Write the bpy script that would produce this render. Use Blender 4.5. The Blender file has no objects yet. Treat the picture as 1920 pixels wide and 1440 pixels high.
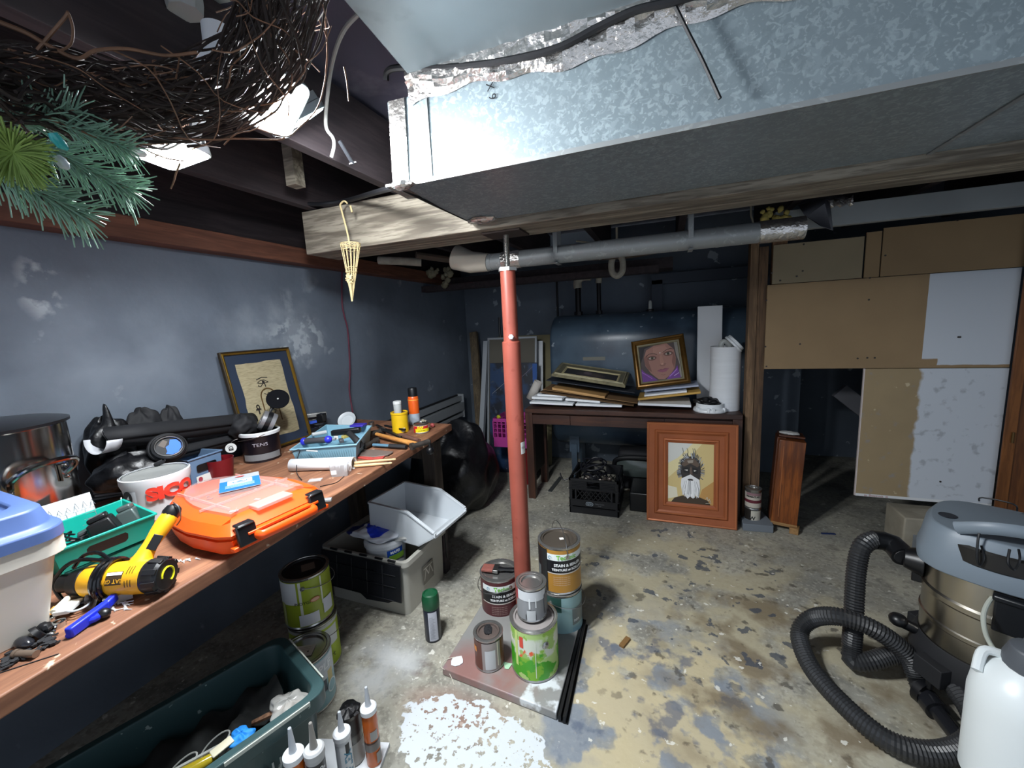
import bpy, bmesh, math, random
from math import pi, sin, cos, radians as R, atan2, hypot, sqrt
from mathutils import Vector as V, Matrix, Euler
random.seed(7)
S = bpy.context.scene
COL = S.collection
# ---------------- camera ----------------
FPX = 760.0; PITCH = R(8.42); ROLL = R(-2.89); YAW = R(-20.96); CH = 1.45
_cy, _sy, _cp, _sp, _cr, _sr = cos(YAW), sin(YAW), cos(PITCH), sin(PITCH), cos(ROLL), sin(ROLL)
FW = V((_sy*_cp, _cy*_cp, -_sp)); _r0 = V((_cy, -_sy, 0)); _u0 = _r0.cross(FW)
RT = _cr*_r0 + _sr*_u0; UP = -_sr*_r0 + _cr*_u0
CAM = V((0, 0, CH))
cd = bpy.data.cameras.new('camera'); cam = bpy.data.objects.new('camera', cd); COL.objects.link(cam)
cd.sensor_fit = 'HORIZONTAL'; cd.sensor_width = 36; cd.lens = 36*FPX/1920; cd.clip_start = .02
cam.matrix_world = Matrix(((RT.x, UP.x, -FW.x, 0), (RT.y, UP.y, -FW.y, 0), (RT.z, UP.z, -FW.z, CH), (0, 0, 0, 1)))
S.camera = cam
# ---------------- world, exposure ----------------
w = bpy.data.worlds.new('world'); S.world = w; w.use_nodes = True
w.node_tree.nodes['Background'].inputs[0].default_value = (.75, .85, 1, 1)
w.node_tree.nodes['Background'].inputs[1].default_value = .7
S.view_settings.view_transform = 'Standard'; S.view_settings.look = 'None'
S.view_settings.exposure = 0.58; S.view_settings.gamma = 1; S.view_settings.use_curve_mapping = False
LED = 430.0          # strength of the lamp's LED faces
# a point of the room seen at photo position (x, y), on a plane z=, y= or x=
def ray(x, y): return (FW*FPX + RT*(x-960) - UP*(y-720)).normalized()
def zp(x, y, z=0.0): d = ray(x, y); return CAM + d*((z-CH)/d.z)
def yp(x, y, Y): d = ray(x, y); return CAM + d*(Y/d.y)
def xp(x, y, X): d = ray(x, y); return CAM + d*(X/d.x)
def dp(x, y, dist): return CAM + ray(x, y)*dist

# ---------------- materials ----------------
MATS = {}
def srgb(h):
    if isinstance(h, str):
        c = [int(h[i:i+2], 16)/255 for i in (0, 2, 4)]
        return tuple((x/12.92 if x <= .04045 else ((x+.055)/1.055)**2.4) for x in c) + (1,)
    return tuple(h) + (1,)
def mat(name, col, rough=.5, metal=0, layers=(), bump=None, var=0, vs=6, emit=None, alpha=1, trans=0, coat=0, stretch=None, spec=None):
    if name in MATS: return MATS[name]
    m = bpy.data.materials.new(name); m.use_nodes = True; MATS[name] = m
    nt = m.node_tree; N = nt.nodes; L = nt.links; b = N['Principled BSDF']
    tc = N.new('ShaderNodeTexCoord'); src = tc.outputs['Object']
    if stretch:
        mp = N.new('ShaderNodeMapping'); mp.inputs['Scale'].default_value = stretch; L.new(src, mp.inputs[0]); ssrc = mp.outputs[0]
    else: ssrc = src
    def noise(scale, off=0, det=6, vec=None, dist=0):
        n = N.new('ShaderNodeTexNoise'); n.inputs['Scale'].default_value = scale; n.inputs['Detail'].default_value = det
        n.inputs['Distortion'].default_value = dist
        a = N.new('ShaderNodeVectorMath'); a.operation = 'ADD'; a.inputs[1].default_value = (off*3.1, off*1.7, off*2.3)
        L.new(vec or ssrc, a.inputs[0]); L.new(a.outputs[0], n.inputs['Vector']); return n.outputs['Fac']
    def mrange(v, a, c):
        r = N.new('ShaderNodeMapRange'); r.inputs[1].default_value = a; r.inputs[2].default_value = c; L.new(v, r.inputs[0]); return r.outputs[0]
    def mix(f, a, c):
        x = N.new('ShaderNodeMix'); x.data_type = 'RGBA'
        if isinstance(f, float): x.inputs[0].default_value = f
        else: L.new(f, x.inputs[0])
        for v, i in ((a, 6), (c, 7)):
            if isinstance(v, tuple): x.inputs[i].default_value = v
            else: L.new(v, x.inputs[i])
        return x.outputs[2]
    def math2(op, a, c):
        x = N.new('ShaderNodeMath'); x.operation = op
        for i, v in enumerate((a, c)):
            if isinstance(v, (int, float)): x.inputs[i].default_value = v
            else: L.new(v, x.inputs[i])
        return x.outputs[0]
    cur = srgb(col)
    if var:
        dk = tuple(x*(1-var) for x in cur[:3])+(1,); lt = tuple(min(1, x*(1+var*.6)) for x in cur[:3])+(1,)
        cur = mix(mrange(noise(vs), .3, .7), dk, lt)
    for ly in layers:
        f = None
        if 'ns' in ly:
            f = mrange(noise(ly['ns'], ly.get('off', 1), ly.get('det', 8), vec=(src if ly.get('iso') else None), dist=ly.get('dist', 0)), ly['th']-ly.get('soft', .02), ly['th']+ly.get('soft', .02))
        if 'reg' in ly:
            c, rr = ly['reg'][:3], ly['reg'][3:6]
            s = N.new('ShaderNodeVectorMath'); s.operation = 'SUBTRACT'; s.inputs[1].default_value = c; L.new(src, s.inputs[0])
            d = N.new('ShaderNodeVectorMath'); d.operation = 'DIVIDE'; d.inputs[1].default_value = rr; L.new(s.outputs[0], d.inputs[0])
            if ly.get('box'):
                a = N.new('ShaderNodeVectorMath'); a.operation = 'ABSOLUTE'; L.new(d.outputs[0], a.inputs[0])
                sx = N.new('ShaderNodeSeparateXYZ'); L.new(a.outputs[0], sx.inputs[0])
                ln = math2('MAXIMUM', math2('MAXIMUM', sx.outputs[0], sx.outputs[1]), sx.outputs[2])
            else:
                l = N.new('ShaderNodeVectorMath'); l.operation = 'LENGTH'; L.new(d.outputs[0], l.inputs[0]); ln = l.outputs['Value']
            if ly.get('rn'):
                ln = math2('ADD', ln, math2('MULTIPLY', math2('SUBTRACT', noise(ly.get('rns', 12), 5, vec=src), .5), ly['rn']))
            g = mrange(ln, 1.0, 1-ly.get('rs', .05))
            f = g if f is None else math2('MULTIPLY', f, g)
        if 'amt' in ly: f = math2('MULTIPLY', f, ly['amt'])
        cur = mix(f, cur, srgb(ly['col']))
    if isinstance(cur, tuple): b.inputs['Base Color'].default_value = cur
    else: L.new(cur, b.inputs['Base Color'])
    b.inputs['Roughness'].default_value = rough; b.inputs['Metallic'].default_value = metal
    if spec is not None: b.inputs['Specular IOR Level'].default_value = spec
    if coat: b.inputs['Coat Weight'].default_value = coat; b.inputs['Coat Roughness'].default_value = .1
    if alpha < 1: b.inputs['Alpha'].default_value = alpha
    if trans: b.inputs['Transmission Weight'].default_value = trans
    if emit: b.inputs['Emission Color'].default_value = (.93, .97, 1, 1); b.inputs['Emission Strength'].default_value = emit
    if bump:
        bn = N.new('ShaderNodeBump'); bn.inputs['Strength'].default_value = bump[1]; bn.inputs['Distance'].default_value = bump[2] if len(bump) > 2 else .004
        L.new(noise(bump[0], 9, 8), bn.inputs['Height']); L.new(bn.outputs[0], b.inputs['Normal'])
    return m
def pl(h, rough=.45, **k): return mat('paint_'+h+'_%d' % int(rough*100), h, rough, **k)   # plain coloured plastic, paper or paint
def wood(name, a, b2, axis=0, rough=.6, sc=1.0, dirt=None, **k):
    st = [14*sc, 14*sc, 14*sc]; st[axis] = 1.2*sc
    ly = [dict(col=b2, ns=2.2, th=.5, soft=.12, off=2, dist=.6), dict(col=b2, ns=9, th=.56, soft=.06, off=4, amt=.7)]
    if dirt: ly.append(dirt)
    return mat(name, a, rough, layers=ly, stretch=tuple(st), bump=(3, .25, .002), **k)

# ---------------- mesh building ----------------
class B:
    def __init__(s): s.bm = bmesh.new(); s.M = Matrix.Identity(4); s.mi = 0
    def _add(s, vs, fs):
        v = [s.bm.verts.new(s.M @ V(p)) for p in vs]
        for f in fs:
            try: g = s.bm.faces.new([v[i] for i in f]); g.material_index = s.mi
            except ValueError: pass
        return s
    def box(s, c, d, rz=0, rx=0, ry=0, tap=1.0):
        m = Euler((rx, ry, rz)).to_matrix(); c = V(c); x, y, z = d[0]/2, d[1]/2, d[2]/2
        P = [c + m @ V((a*x*t, e*y*t, g*z)) for g, t in ((-1, 1.0), (1, tap)) for a, e in ((-1, -1), (1, -1), (1, 1), (-1, 1))]
        return s._add(P, [(3, 2, 1, 0), (4, 5, 6, 7), (0, 1, 5, 4), (1, 2, 6, 5), (2, 3, 7, 6), (3, 0, 4, 7)])
    def bar(s, p0, p1, wd, th, up=(0, 0, 1)):
        p0, p1 = V(p0), V(p1); d = (p1-p0).normalized(); u = V(up); a = d.cross(u)
        if a.length < 1e-4: a = d.cross(V((1, 0, 0)))
        a.normalize(); u = a.cross(d); a *= wd/2; u *= th/2
        return s._add([p0-a-u, p0+a-u, p0+a+u, p0-a+u, p1-a-u, p1+a-u, p1+a+u, p1-a+u], [(0, 1, 2, 3), (7, 6, 5, 4), (1, 0, 4, 5), (2, 1, 5, 6), (3, 2, 6, 7), (0, 3, 7, 4)])
    def tube(s, pts, r, n=8, closed=False, rf=None, caps=True, flat=1.0):
        pts = [V(p) for p in pts]; K = len(pts); vs = []; fs = []
        t = (pts[1]-pts[0]).normalized(); nrm = t.cross(V((0, 0, 1)))
        if nrm.length < .05: nrm = t.cross(V((1, 0, 0)))
        nrm.normalize()
        for i, p in enumerate(pts):
            if closed: t = pts[(i+1) % K]-pts[i-1]
            else: t = pts[min(i+1, K-1)]-pts[max(i-1, 0)]
            if t.length < 1e-9: t = V((0, 0, 1))
            t.normalize(); nrm = nrm - t*nrm.dot(t)
            if nrm.length < 1e-6: nrm = t.orthogonal()
            nrm.normalize(); bn = t.cross(nrm); rr = rf(i/(K-1)) if rf else r
            for j in range(n):
                a = 2*pi*j/n; vs.append(p + nrm*(cos(a)*rr) + bn*(sin(a)*rr*flat))
        for i in range(K if closed else K-1):
            for j in range(n):
                a = i*n+j; b2 = i*n+(j+1) % n; c = ((i+1) % K)*n+(j+1) % n; d = ((i+1) % K)*n+j; fs.append((a, b2, c, d))
        if caps and not closed: fs.append(tuple(range(n))[::-1]); fs.append(tuple((K-1)*n+j for j in range(n)))
        return s._add(vs, fs)
    def cyl(s, p0, p1, r0, r1=None, n=24, caps=True):
        r1 = r0 if r1 is None else r1; p0, p1 = V(p0), V(p1)
        return s.tube([p0, p1], r0, n, rf=lambda t: r0+(r1-r0)*t, caps=caps)
    def lathe(s, prof, n=40, c=(0, 0, 0), a0=0, a1=2*pi, sx=1, sy=1):
        full = abs(a1-a0-2*pi) < 1e-6; m = n if full else n+1; vs = []; fs = []; c = V(c); K = len(prof)
        for r, z in prof:
            for j in range(m): a = a0+(a1-a0)*j/n; vs.append(c+V((cos(a)*r*sx, sin(a)*r*sy, z)))
        for i in range(K-1):
            for j in range(n):
                k = (j+1) % m; fs.append((i*m+j, i*m+k, (i+1)*m+k, (i+1)*m+j))
        if full:
            if prof[0][0] > 1e-6 and prof[0][0] < 9: pass
        return s._add(vs, fs)
    def prism(s, poly, z0, z1):
        n = len(poly); return s._add([(x, y, z0) for x, y in poly]+[(x, y, z1) for x, y in poly],
            [tuple(range(n))[::-1], tuple(range(n, 2*n))]+[(i, (i+1) % n, n+(i+1) % n, n+i) for i in range(n)])
    def face(s, pts): return s._add(pts, [tuple(range(len(pts)))])
    def sph(s, c, r, nu=16, nv=10, jit=0):
        if isinstance(r, (int, float)): r = (r, r, r)
        vs = []; fs = []; c = V(c)
        for i in range(nv+1):
            th = pi*i/nv
            for j in range(nu):
                a = 2*pi*j/nu; k = 1+(random.uniform(-jit, jit) if jit else 0)
                vs.append(c+V((r[0]*sin(th)*cos(a), r[1]*sin(th)*sin(a), r[2]*cos(th)))*1 if not jit else c+V((r[0]*sin(th)*cos(a)*k, r[1]*sin(th)*sin(a)*k, r[2]*cos(th)*k)))
        for i in range(nv):
            for j in range(nu): k = (j+1) % nu; fs.append((i*nu+j, (i+1)*nu+j, (i+1)*nu+k, i*nu+k))
        return s._add(vs, fs)
    def grid(s, fn, nu, nv, th=0):
        vs = [fn(i/nu, j/nv) for i in range(nu+1) for j in range(nv+1)]; q = nv+1
        s._add(vs, [(i*q+j, (i+1)*q+j, (i+1)*q+j+1, i*q+j+1) for i in range(nu) for j in range(nv)])
        if th: s._th = th
        return s
    def shell(s, rows, closed_bottom=True, th=0):
        """open box: rows = list of rings of points (same count) joined in order, last ring capped"""
        n = len(rows[0]); vs = [p for r in rows for p in r]; fs = []
        for i in range(len(rows)-1):
            for j in range(n): k = (j+1) % n; fs.append((i*n+j, i*n+k, (i+1)*n+k, (i+1)*n+j))
        if closed_bottom: fs.append(tuple((len(rows)-1)*n+j for j in range(n)))
        return s._add(vs, fs)
    def out(s, name, m, parent=None, bev=0, ang=35, mods=None, weld=True, solid=0, sub=0):
        if weld: bmesh.ops.remove_doubles(s.bm, verts=s.bm.verts, dist=1e-5)
        bmesh.ops.recalc_face_normals(s.bm, faces=s.bm.faces)
        me = bpy.data.meshes.new(name); s.bm.to_mesh(me); s.bm.free()
        for f in me.polygons: f.use_smooth = True
        me.set_sharp_from_angle(angle=R(ang))
        for x in (m if isinstance(m, (list, tuple)) else [m]): me.materials.append(x)
        o = bpy.data.objects.new(name, me); COL.objects.link(o)
        if parent: o.parent = parent
        if solid: q = o.modifiers.new('s', 'SOLIDIFY'); q.thickness = solid; q.offset = 0
        if bev: q = o.modifiers.new('b', 'BEVEL'); q.width = bev; q.segments = 2; q.limit_method = 'ANGLE'; q.angle_limit = R(40)
        if sub: q = o.modifiers.new('u', 'SUBSURF'); q.levels = sub; q.render_levels = sub
        return o
def tm(t): return Matrix.LocRotScale(t.location, t.rotation_euler, None)
def wout(b, name, m, t, **k):
    'link a part modelled in room coordinates under its thing'
    b.bm.transform(tm(t).inverted()); return b.out(name, m, t, **k)
B.wout = wout
def bin4(rim, z0, shrink=.86, th=.004, lip=0.0):
    'open tray from four rim corners'
    rim = [V(p) for p in rim]; c = sum(rim, V())/4
    def ring(k, z, base=None): return [V((c.x+(p.x-c.x)*k, c.y+(p.y-c.y)*k, z if z is not None else p.z)) for p in rim]
    sz = (rim[0]-rim[2]).length/2; t = 1-th*1.4/sz; b = B(); zr = [p.z for p in rim]
    def rr(k, dz):
        return [V((c.x+(p.x-c.x)*k, c.y+(p.y-c.y)*k, p.z+dz)) for p in rim]
    rows = [ring(shrink, z0)]
    if lip: rows += [rr(.995, -lip), rr(1+lip/sz, -lip), rr(1+lip/sz, 0)]
    else: rows += [rr(1, 0)]
    rows += [rr(t, 0), ring(shrink*t, z0+th)]
    b._add(rows[0], [(3, 2, 1, 0)]); b.shell(rows); return b
def away(px, py, z, r=0):
    p = zp(px, py, z); h = V((p.x, p.y, 0)).normalized(); return p+h*r
def cr(pts, k=8, closed=False):
    """smooth curve through points"""
    P = [V(p) for p in pts]; n = len(P); out = []
    for i in range(n if closed else n-1):
        a, b, c, d = (P[(i-1) % n], P[i], P[(i+1) % n], P[(i+2) % n]) if closed else (P[max(i-1, 0)], P[i], P[i+1], P[min(i+2, n-1)])
        for j in range(k):
            t = j/k; out.append(.5*((2*b)+(c-a)*t+(2*a-5*b+4*c-d)*t*t+(3*b-a-3*c+d)*t**3))
    if not closed: out.append(P[-1])
    return out
def tag(o, label, cat, group=None, kind=None):
    o['label'] = label; o['category'] = cat
    if group: o['group'] = group
    if kind: o['kind'] = kind
    return o
def thing(name, label, cat, loc=(0, 0, 0), rz=0, rx=0, ry=0, group=None):
    o = bpy.data.objects.new(name, None); COL.objects.link(o); o.empty_display_size = .05
    o.location = loc; o.rotation_euler = (rx, ry, rz); return tag(o, label, cat, group)
def struct(name, b, m, **k):
    o = b.out(name, m, **k); o['kind'] = 'structure'; return o
def rrect(w, h, r, k=4):
    P = []
    for cx, cy, a in ((w/2-r, h/2-r, 0), (-w/2+r, h/2-r, pi/2), (-w/2+r, -h/2+r, pi), (w/2-r, -h/2+r, 1.5*pi)):
        for i in range(k+1): t = a+pi/2*i/k; P.append((cx+r*cos(t), cy+r*sin(t)))
    return P
def lerp(a, b, t): return a+(b-a)*t
def art(name, parent, shapes, M, dz=.0004):
    """flat coloured shapes lying on a picture, label or lid; local x right, y up, z out"""
    b = B(); b.M = M; cols = []; z = 0
    for sh in shapes:
        m = sh[0] if not isinstance(sh[0], str) else pl(sh[0], .6)
        if m not in cols: cols.append(m)
        b.mi = cols.index(m); z += dz
        if len(sh) == 2: b.face([(x, y, z) for x, y in sh[1]])
        else:
            P = sh[1]; wd = sh[2]/2
            for i in range(len(P)-1):
                d = V((P[i+1][0]-P[i][0], P[i+1][1]-P[i][1])); 
                if d.length < 1e-9: continue
                d.normalize(); q = V((-d.y, d.x))*wd; e = d*wd*.5
                b.face([(P[i][0]-q.x-e.x, P[i][1]-q.y-e.y, z), (P[i+1][0]-q.x+e.x, P[i+1][1]-q.y+e.y, z), (P[i+1][0]+q.x+e.x, P[i+1][1]+q.y+e.y, z), (P[i][0]+q.x-e.x, P[i][1]+q.y-e.y, z)])
    return b.out(name, cols, parent, weld=False)
def ell(cx, cy, a, b2, n=20, rot=0, t0=0, t1=2*pi):
    return [(cx+a*cos(t)*cos(rot)-b2*sin(t)*sin(rot), cy+a*cos(t)*sin(rot)+b2*sin(t)*cos(rot)) for t in [t0+(t1-t0)*i/n for i in range(n if t1-t0 > 6.2 else n+1)]]
FRONT = Matrix.Rotation(pi/2, 4, 'X')      # picture plane facing -Y
def text(s, size, m, parent, M=None, cylr=None, z=0, a=0, name='lettering', sx=1, ex=0, vert=False, bold=0):
    """lettering; M = flat placement, or cylr = wrapped around a cylinder facing local +X"""
    cu = bpy.data.curves.new(name, 'FONT'); cu.body = s; cu.size = size; cu.align_x = 'CENTER'; cu.align_y = 'CENTER'; cu.offset = bold; cu.extrude = ex; cu.resolution_u = 3
    t = bpy.data.objects.new(name, cu); me = bpy.data.meshes.new_from_object(t); bpy.data.objects.remove(t); bpy.data.curves.remove(cu)
    me.name = name; me.materials.clear(); me.materials.append(m)
    for v in me.vertices:
        x, y, zz = v.co.x*sx, v.co.y, v.co.z
        if vert: x, y = -y, x
        v.co = (((cylr+zz)*cos(a+x/cylr), (cylr+zz)*sin(a+x/cylr), z+y) if cylr else M @ V((x, y, zz)))
    o = bpy.data.objects.new(name, me); COL.objects.link(o); o.parent = parent; return o
def wrap(name, parent, r, patches, n=16):
    """coloured areas of a cylinder's printed label: (angle0, angle1, z0, z1, colour)"""
    b = B(); cols = []; k = 0
    for a0, a1, z0, z1, m in patches:
        m = pl(m, .4) if isinstance(m, str) else m
        if m not in cols: cols.append(m)
        b.mi = cols.index(m); k += 1
        b.lathe([(r+.0004*k, z0), (r+.0004*k, z1)], n, a0=R(a0), a1=R(a1))
    return b.out(name, cols, parent, weld=False)
def face_cam(c): return atan2(-c[1], -c[0])
# ================= THE ROOM =================
XW, YW = -2.08, 4.10
m_floor = mat('concrete_floor', '8a8981', .82, var=.28, vs=5, bump=(26, .5, .006), layers=[
    dict(col='a7a394', ns=3, th=.5, soft=.12, off=1),
    dict(col='5e5d58', ns=9, th=.60, soft=.05, off=2, amt=.45), dict(col='6a6860', ns=45, th=.56, soft=.06, off=21, amt=.5), dict(col='b9b6aa', ns=60, th=.60, soft=.05, off=22, amt=.5),
    dict(col='aaa186', ns=4.5, th=.47, soft=.06, off=3, reg=(.05, 2.0, 0, 1.1, 1.0, 9), rs=.5, rn=.5, rns=4, amt=.85),
    dict(col='747e8b', ns=5, th=.48, soft=.06, off=6, reg=(-.05, 1.30, 0, .55, .75, 9), rs=.4, rn=.5, rns=5, amt=.8),
    dict(col='b9ac8a', ns=6, th=.525, soft=.02, off=7, reg=(.0, 1.42, 0, .55, .6, 9), rs=.4, rn=.5, amt=.85),
    dict(col='4c566b', ns=9, th=.63, soft=.03, off=8, reg=(-.1, 1.45, 0, .45, .7, 9), rs=.5, rn=.4, amt=.7),
    dict(col='3e3933', ns=16, th=.645, soft=.03, off=9, reg=(.45, 1.7, 0, .8, 1.3, 9), rs=.3, amt=.75),
    dict(col='6f614b', ns=5, th=.56, soft=.06, off=12, reg=(.45, 1.65, 0, .6, .8, 9), rs=.4, amt=.8),
    dict(col='36404f', ns=12, th=.64, soft=.01, off=14, reg=(.1, 2.2, 0, .7, .8, 9), rs=.3, amt=.8),
    dict(col='d8d6cc', ns=22, th=.67, soft=.01, off=15, amt=.8),
    dict(col='4b3022', ns=15, th=.50, soft=.08, off=16, reg=(-.98, 1.29, 0, .07, .05, 9), rs=.6, rn=.7),
    dict(col='8a6152', ns=4, th=.42, soft=.1, off=17, reg=(-.75, 1.15, 0, .28, .12, 9), rs=.7, rn=.5, amt=.6),
    dict(col='c6ccd2', ns=46, th=.41, soft=.012, off=18, reg=(-.65, 1.075, 0, .30, .15, 9), rs=.02, rn=.75, rns=13),
    dict(col='c3c6c8', ns=6, th=.5, soft=.1, off=19, reg=(-1.15, 1.25, 0, .22, .2, 9), rs=.6, rn=.5, amt=.7)])
struct('floor', B().box((.9, 1.5, -.05), (6.2, 7.4, .1)), m_floor)
m_wall = mat('painted_wall', '68727f', .62, var=.10, vs=3, bump=(4.5, .5, .02), layers=[
    dict(col='535c68', ns=2.2, th=.56, soft=.1, off=3, amt=.6),
    dict(col='a3acb3', ns=6, th=.69, soft=.03, off=4, amt=.7),
    dict(col='b3bcc3', ns=2.6, th=.60, soft=.03, off=5, reg=(XW, 2.0, 1.45, 1, .55, .4), rs=.5, amt=.7),
    dict(col='b3bbc2', ns=14, th=.55, soft=.03, off=6, reg=(XW, 1.85, 1.42, 1, .26, .17), rs=.5, rn=.5, amt=.85), dict(col='9aa3ac', ns=5, th=.5, soft=.1, off=26, reg=(XW, 1.75, 1.45, 1, .40, .25), rs=.6, rn=.5, amt=.6), dict(col='8d97a2', ns=3, th=.5, soft=.12, off=27, reg=(XW, 1.0, 1.45, 1, .6, .35), rs=.7, rn=.5, amt=.5),
    dict(col='b3bbc2', ns=12, th=.53, soft=.04, off=7, reg=(XW, .80, 1.66, 1, .07, .15), rs=.5, rn=.6, amt=.8)])
struct('wall_left', B().box((XW-.1, 1.5, .93), (.2, 7.4, 1.86)), m_wall)
m_wall2 = mat('painted_wall_back', '5a6470', .7, var=.15, vs=3, bump=(5, .5, .02), layers=[dict(col='a9b2ba', ns=8, th=.66, soft=.012, off=4, amt=.7)])
struct('wall_back', B().box((-.56, YW+.1, 1.15), (3.3, .2, 2.3)), m_wall2)
# alcove under the stairs behind the partition
struct('wall_alcove', B().box((2.0, 4.75, 1.15), (2.2, .1, 2.3)).box((.98, 4.45, 1.15), (.1, .55, 2.3)), m_wall2)
struct('wall_right', B().box((3.1, 2.4, 1.15), (.1, 4.6, 2.3)), m_wall2)
m_ceil = mat('ceiling_board', '4a4858', .8, var=.15, vs=3, bump=(8, .2, .004), layers=[dict(col='8a8690', ns=3, th=.56, soft=.05, off=2, amt=.5)])
struct('ceiling', B().box((.6, 1.9, 2.36), (5.6, 6.4, .06)), m_ceil)
# wooden sill plate and rim board over the masonry
m_plank = wood('sill_wood', '7a4f3c', '5d3a2d', 1, .7)
m_dark = wood('dark_joist_wood', '3b3134', '2b2427', 1, .8)
m_beamw = wood('grey_beam_wood', '978f80', '5f574c', 0, .75)
tag(B().box((XW+.02, 1.5, 1.905), (.14, 5.2, .09)).out('sill_plate', m_plank, bev=.004), 'reddish brown wooden sill plate along the top of the left wall', 'plank')
tag(B().box((XW-.06, 1.5, 2.14), (.06, 5.2, .36)).out('rim_board', m_dark), 'dark rim board above the sill plate on the left wall', 'board')
# main beam
YB0, YB1, ZB = 1.59, 1.81, 1.838
b = B().box((1.14, YB0+.055, ZB+.1), (5.6, .108, .2)).box((1.14, YB1-.055, ZB+.1), (5.6, .108, .2))
tag(b.out('support_beam', m_beamw, bev=.004), 'long weathered double timber beam resting on the red steel post', 'beam')
# joists running to the left wall end
for i, (x, z0, lb) in enumerate(((-1.60, 2.042, 'floor joist nearest the left wall, resting on the end of the beam'),
                          (-1.10, 2.042, 'floor joist ending at the corner of the big air duct'),)):
    tag(B().box((x, 1.75, z0+.13), (.045, 4.6, .26)).out('floor_joist', m_dark, bev=.002), lb, 'joist', 'floor joists')
for x in (-.5, .1, .7, 1.3, 1.9):
    tag(B().box((x, 2.97, 2.19), (.045, 2.1, .26)).out('floor_joist', m_dark), 'dark floor joist running back from behind the main beam', 'joist', 'joists behind the beam')
tag(B().box((-1.42, 1.35, 2.13), (.05, .05, .16)).out('wood_block', m_beamw), 'short upright wooden block between joists above the beam end', 'block')
# air duct
XD0, YD0, YD1, ZD, ZT = -.755, 1.08, 1.575, 1.868, 2.10
m_galv = mat('galvanized_steel', '78858b', .42, .15, layers=[dict(col='a3b0b5', ns=75, th=.56, soft=.03, off=1, dist=1.0, amt=.55), dict(col='94a2a8', ns=34, th=.56, soft=.03, off=31, dist=1.2, amt=.4), dict(col='6f7b80', ns=30, th=.58, soft=.03, off=4, dist=1, amt=.35), dict(col='7f8a90', ns=2, th=.55, soft=.1, off=7, amt=.4)], bump=(3, .3, .01))
m_galvd = mat('galvanized_steel_dull', '878b8c', .5, .3, var=.12, vs=4, layers=[dict(col='a3a8a8', ns=30, th=.62, soft=.03, off=1, dist=1, amt=.5)])
m_foil = mat('foil_tape', 'c8c4c0', .22, .9, bump=(60, 1.0, .006), var=.2, vs=20)
m_blk = mat('black_rubber', '0c0d12', .45, var=.3, vs=20)
d = thing('air_duct', 'big galvanized sheet metal air duct running under the ceiling in front of the beam', 'duct', (XD0, YD0, ZD))
def duct_pt(x, y, z): return (x, y, z)
LW = 3.75; DY = YD1-YD0; DZ = ZT-ZD
def ductbody(u0=0, u1=LW):
    b = B(); b._add([(u0, 0, 0), (u1, 0, 0), (u1, DY, 0), (u0, DY, 0), (u0, 0, DZ), (u1, 0, DZ), (u1, DY, DZ), (u0, DY, DZ)],
        [(3, 2, 1, 0), (4, 5, 6, 7), (0, 1, 5, 4), (1, 2, 6, 5), (2, 3, 7, 6), (3, 0, 4, 7)])
    return b
ductbody(.0).out('duct_body', m_galv, d, bev=.002)
B().box((LW/2, -.004, .001), (LW, .004, .012)).box((.13, -.002, DZ/2), (.006, .004, DZ)).box((1.45, DY/2, -.002), (.012, DY, .003)).out('seam', m_galvd, d)
B().box((.03, -.003, DZ/2), (.055, .004, DZ*.98), ry=.03).box((.0, .05, .002), (.05, .13, .006), rz=.1).out('foil_tape', m_foil, d)
def crumple(x, y, z, sx, sy, sz, name='foil_tape', par=d, m=m_foil):
    random.seed(int(x*100)); B().sph((x, y, z), (sx, sy, sz), 14, 8, jit=.25).out(name, m, par, ang=10)
crumple(.07, DY-.03, -.003, .06, .04, .014); crumple(.035, -.01, -.002, .035, .02, .012)
b = B(); K = 60
def foilstrip(u, v):
    x = .08+u*2.3; return (x, -.004-.012*abs(sin(u*70+v*9))*v*(1-v)*4-.02*v, DZ-.03+v*.09+.012*sin(u*23+v*5)+.006*sin(u*91))
b.grid(foilstrip, 110, 6); b.out('foil_tape', m_foil, d, ang=12)
# 6 X marks on the sheet
text('X 9', .030, m_blk, d, Matrix.Translation((.325, -.004, .185)) @ FRONT @ Matrix.Rotation(R(-80), 4, 'Z'), name='marking')
# joist bay pan above
m_pan = mat('pan_steel', '79858b', .5, .25, var=.14, vs=3, layers=[dict(col='5e666b', ns=5, th=.63, soft=.03, off=3, amt=.5)])
b = B(); zpn = 2.14
b._add([(XD0+.09, 1.06, zpn), (3.1, 1.14, zpn), (3.1, .2, zpn+.03), (-.60, .2, zpn+.03), (XD0+.09, 1.06, zpn+.16), (3.1, 1.14, zpn+.16), (3.1, .2, zpn+.16), (-.60, .2, zpn+.16)], [(3, 2, 1, 0), (4, 5, 6, 7), (0, 1, 5, 4), (1, 2, 6, 5), (2, 3, 7, 6), (3, 0, 4, 7)])
tag(b.out('duct_pan', m_pan, bev=.003), 'flat grey sheet metal return panel above the front of the big duct', 'duct')
# grey board over the partition, seen under the beam
b = B(); yy = 2.9
b.box((1.9, 2.92, 1.965), (2.6, .05, .115))
tag(b.out('grey_board', mat('grey_paint_board', '9aa0a2', .6, var=.1, vs=4), bev=.003), 'pale grey painted board running above the brown partition wall', 'board')
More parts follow.
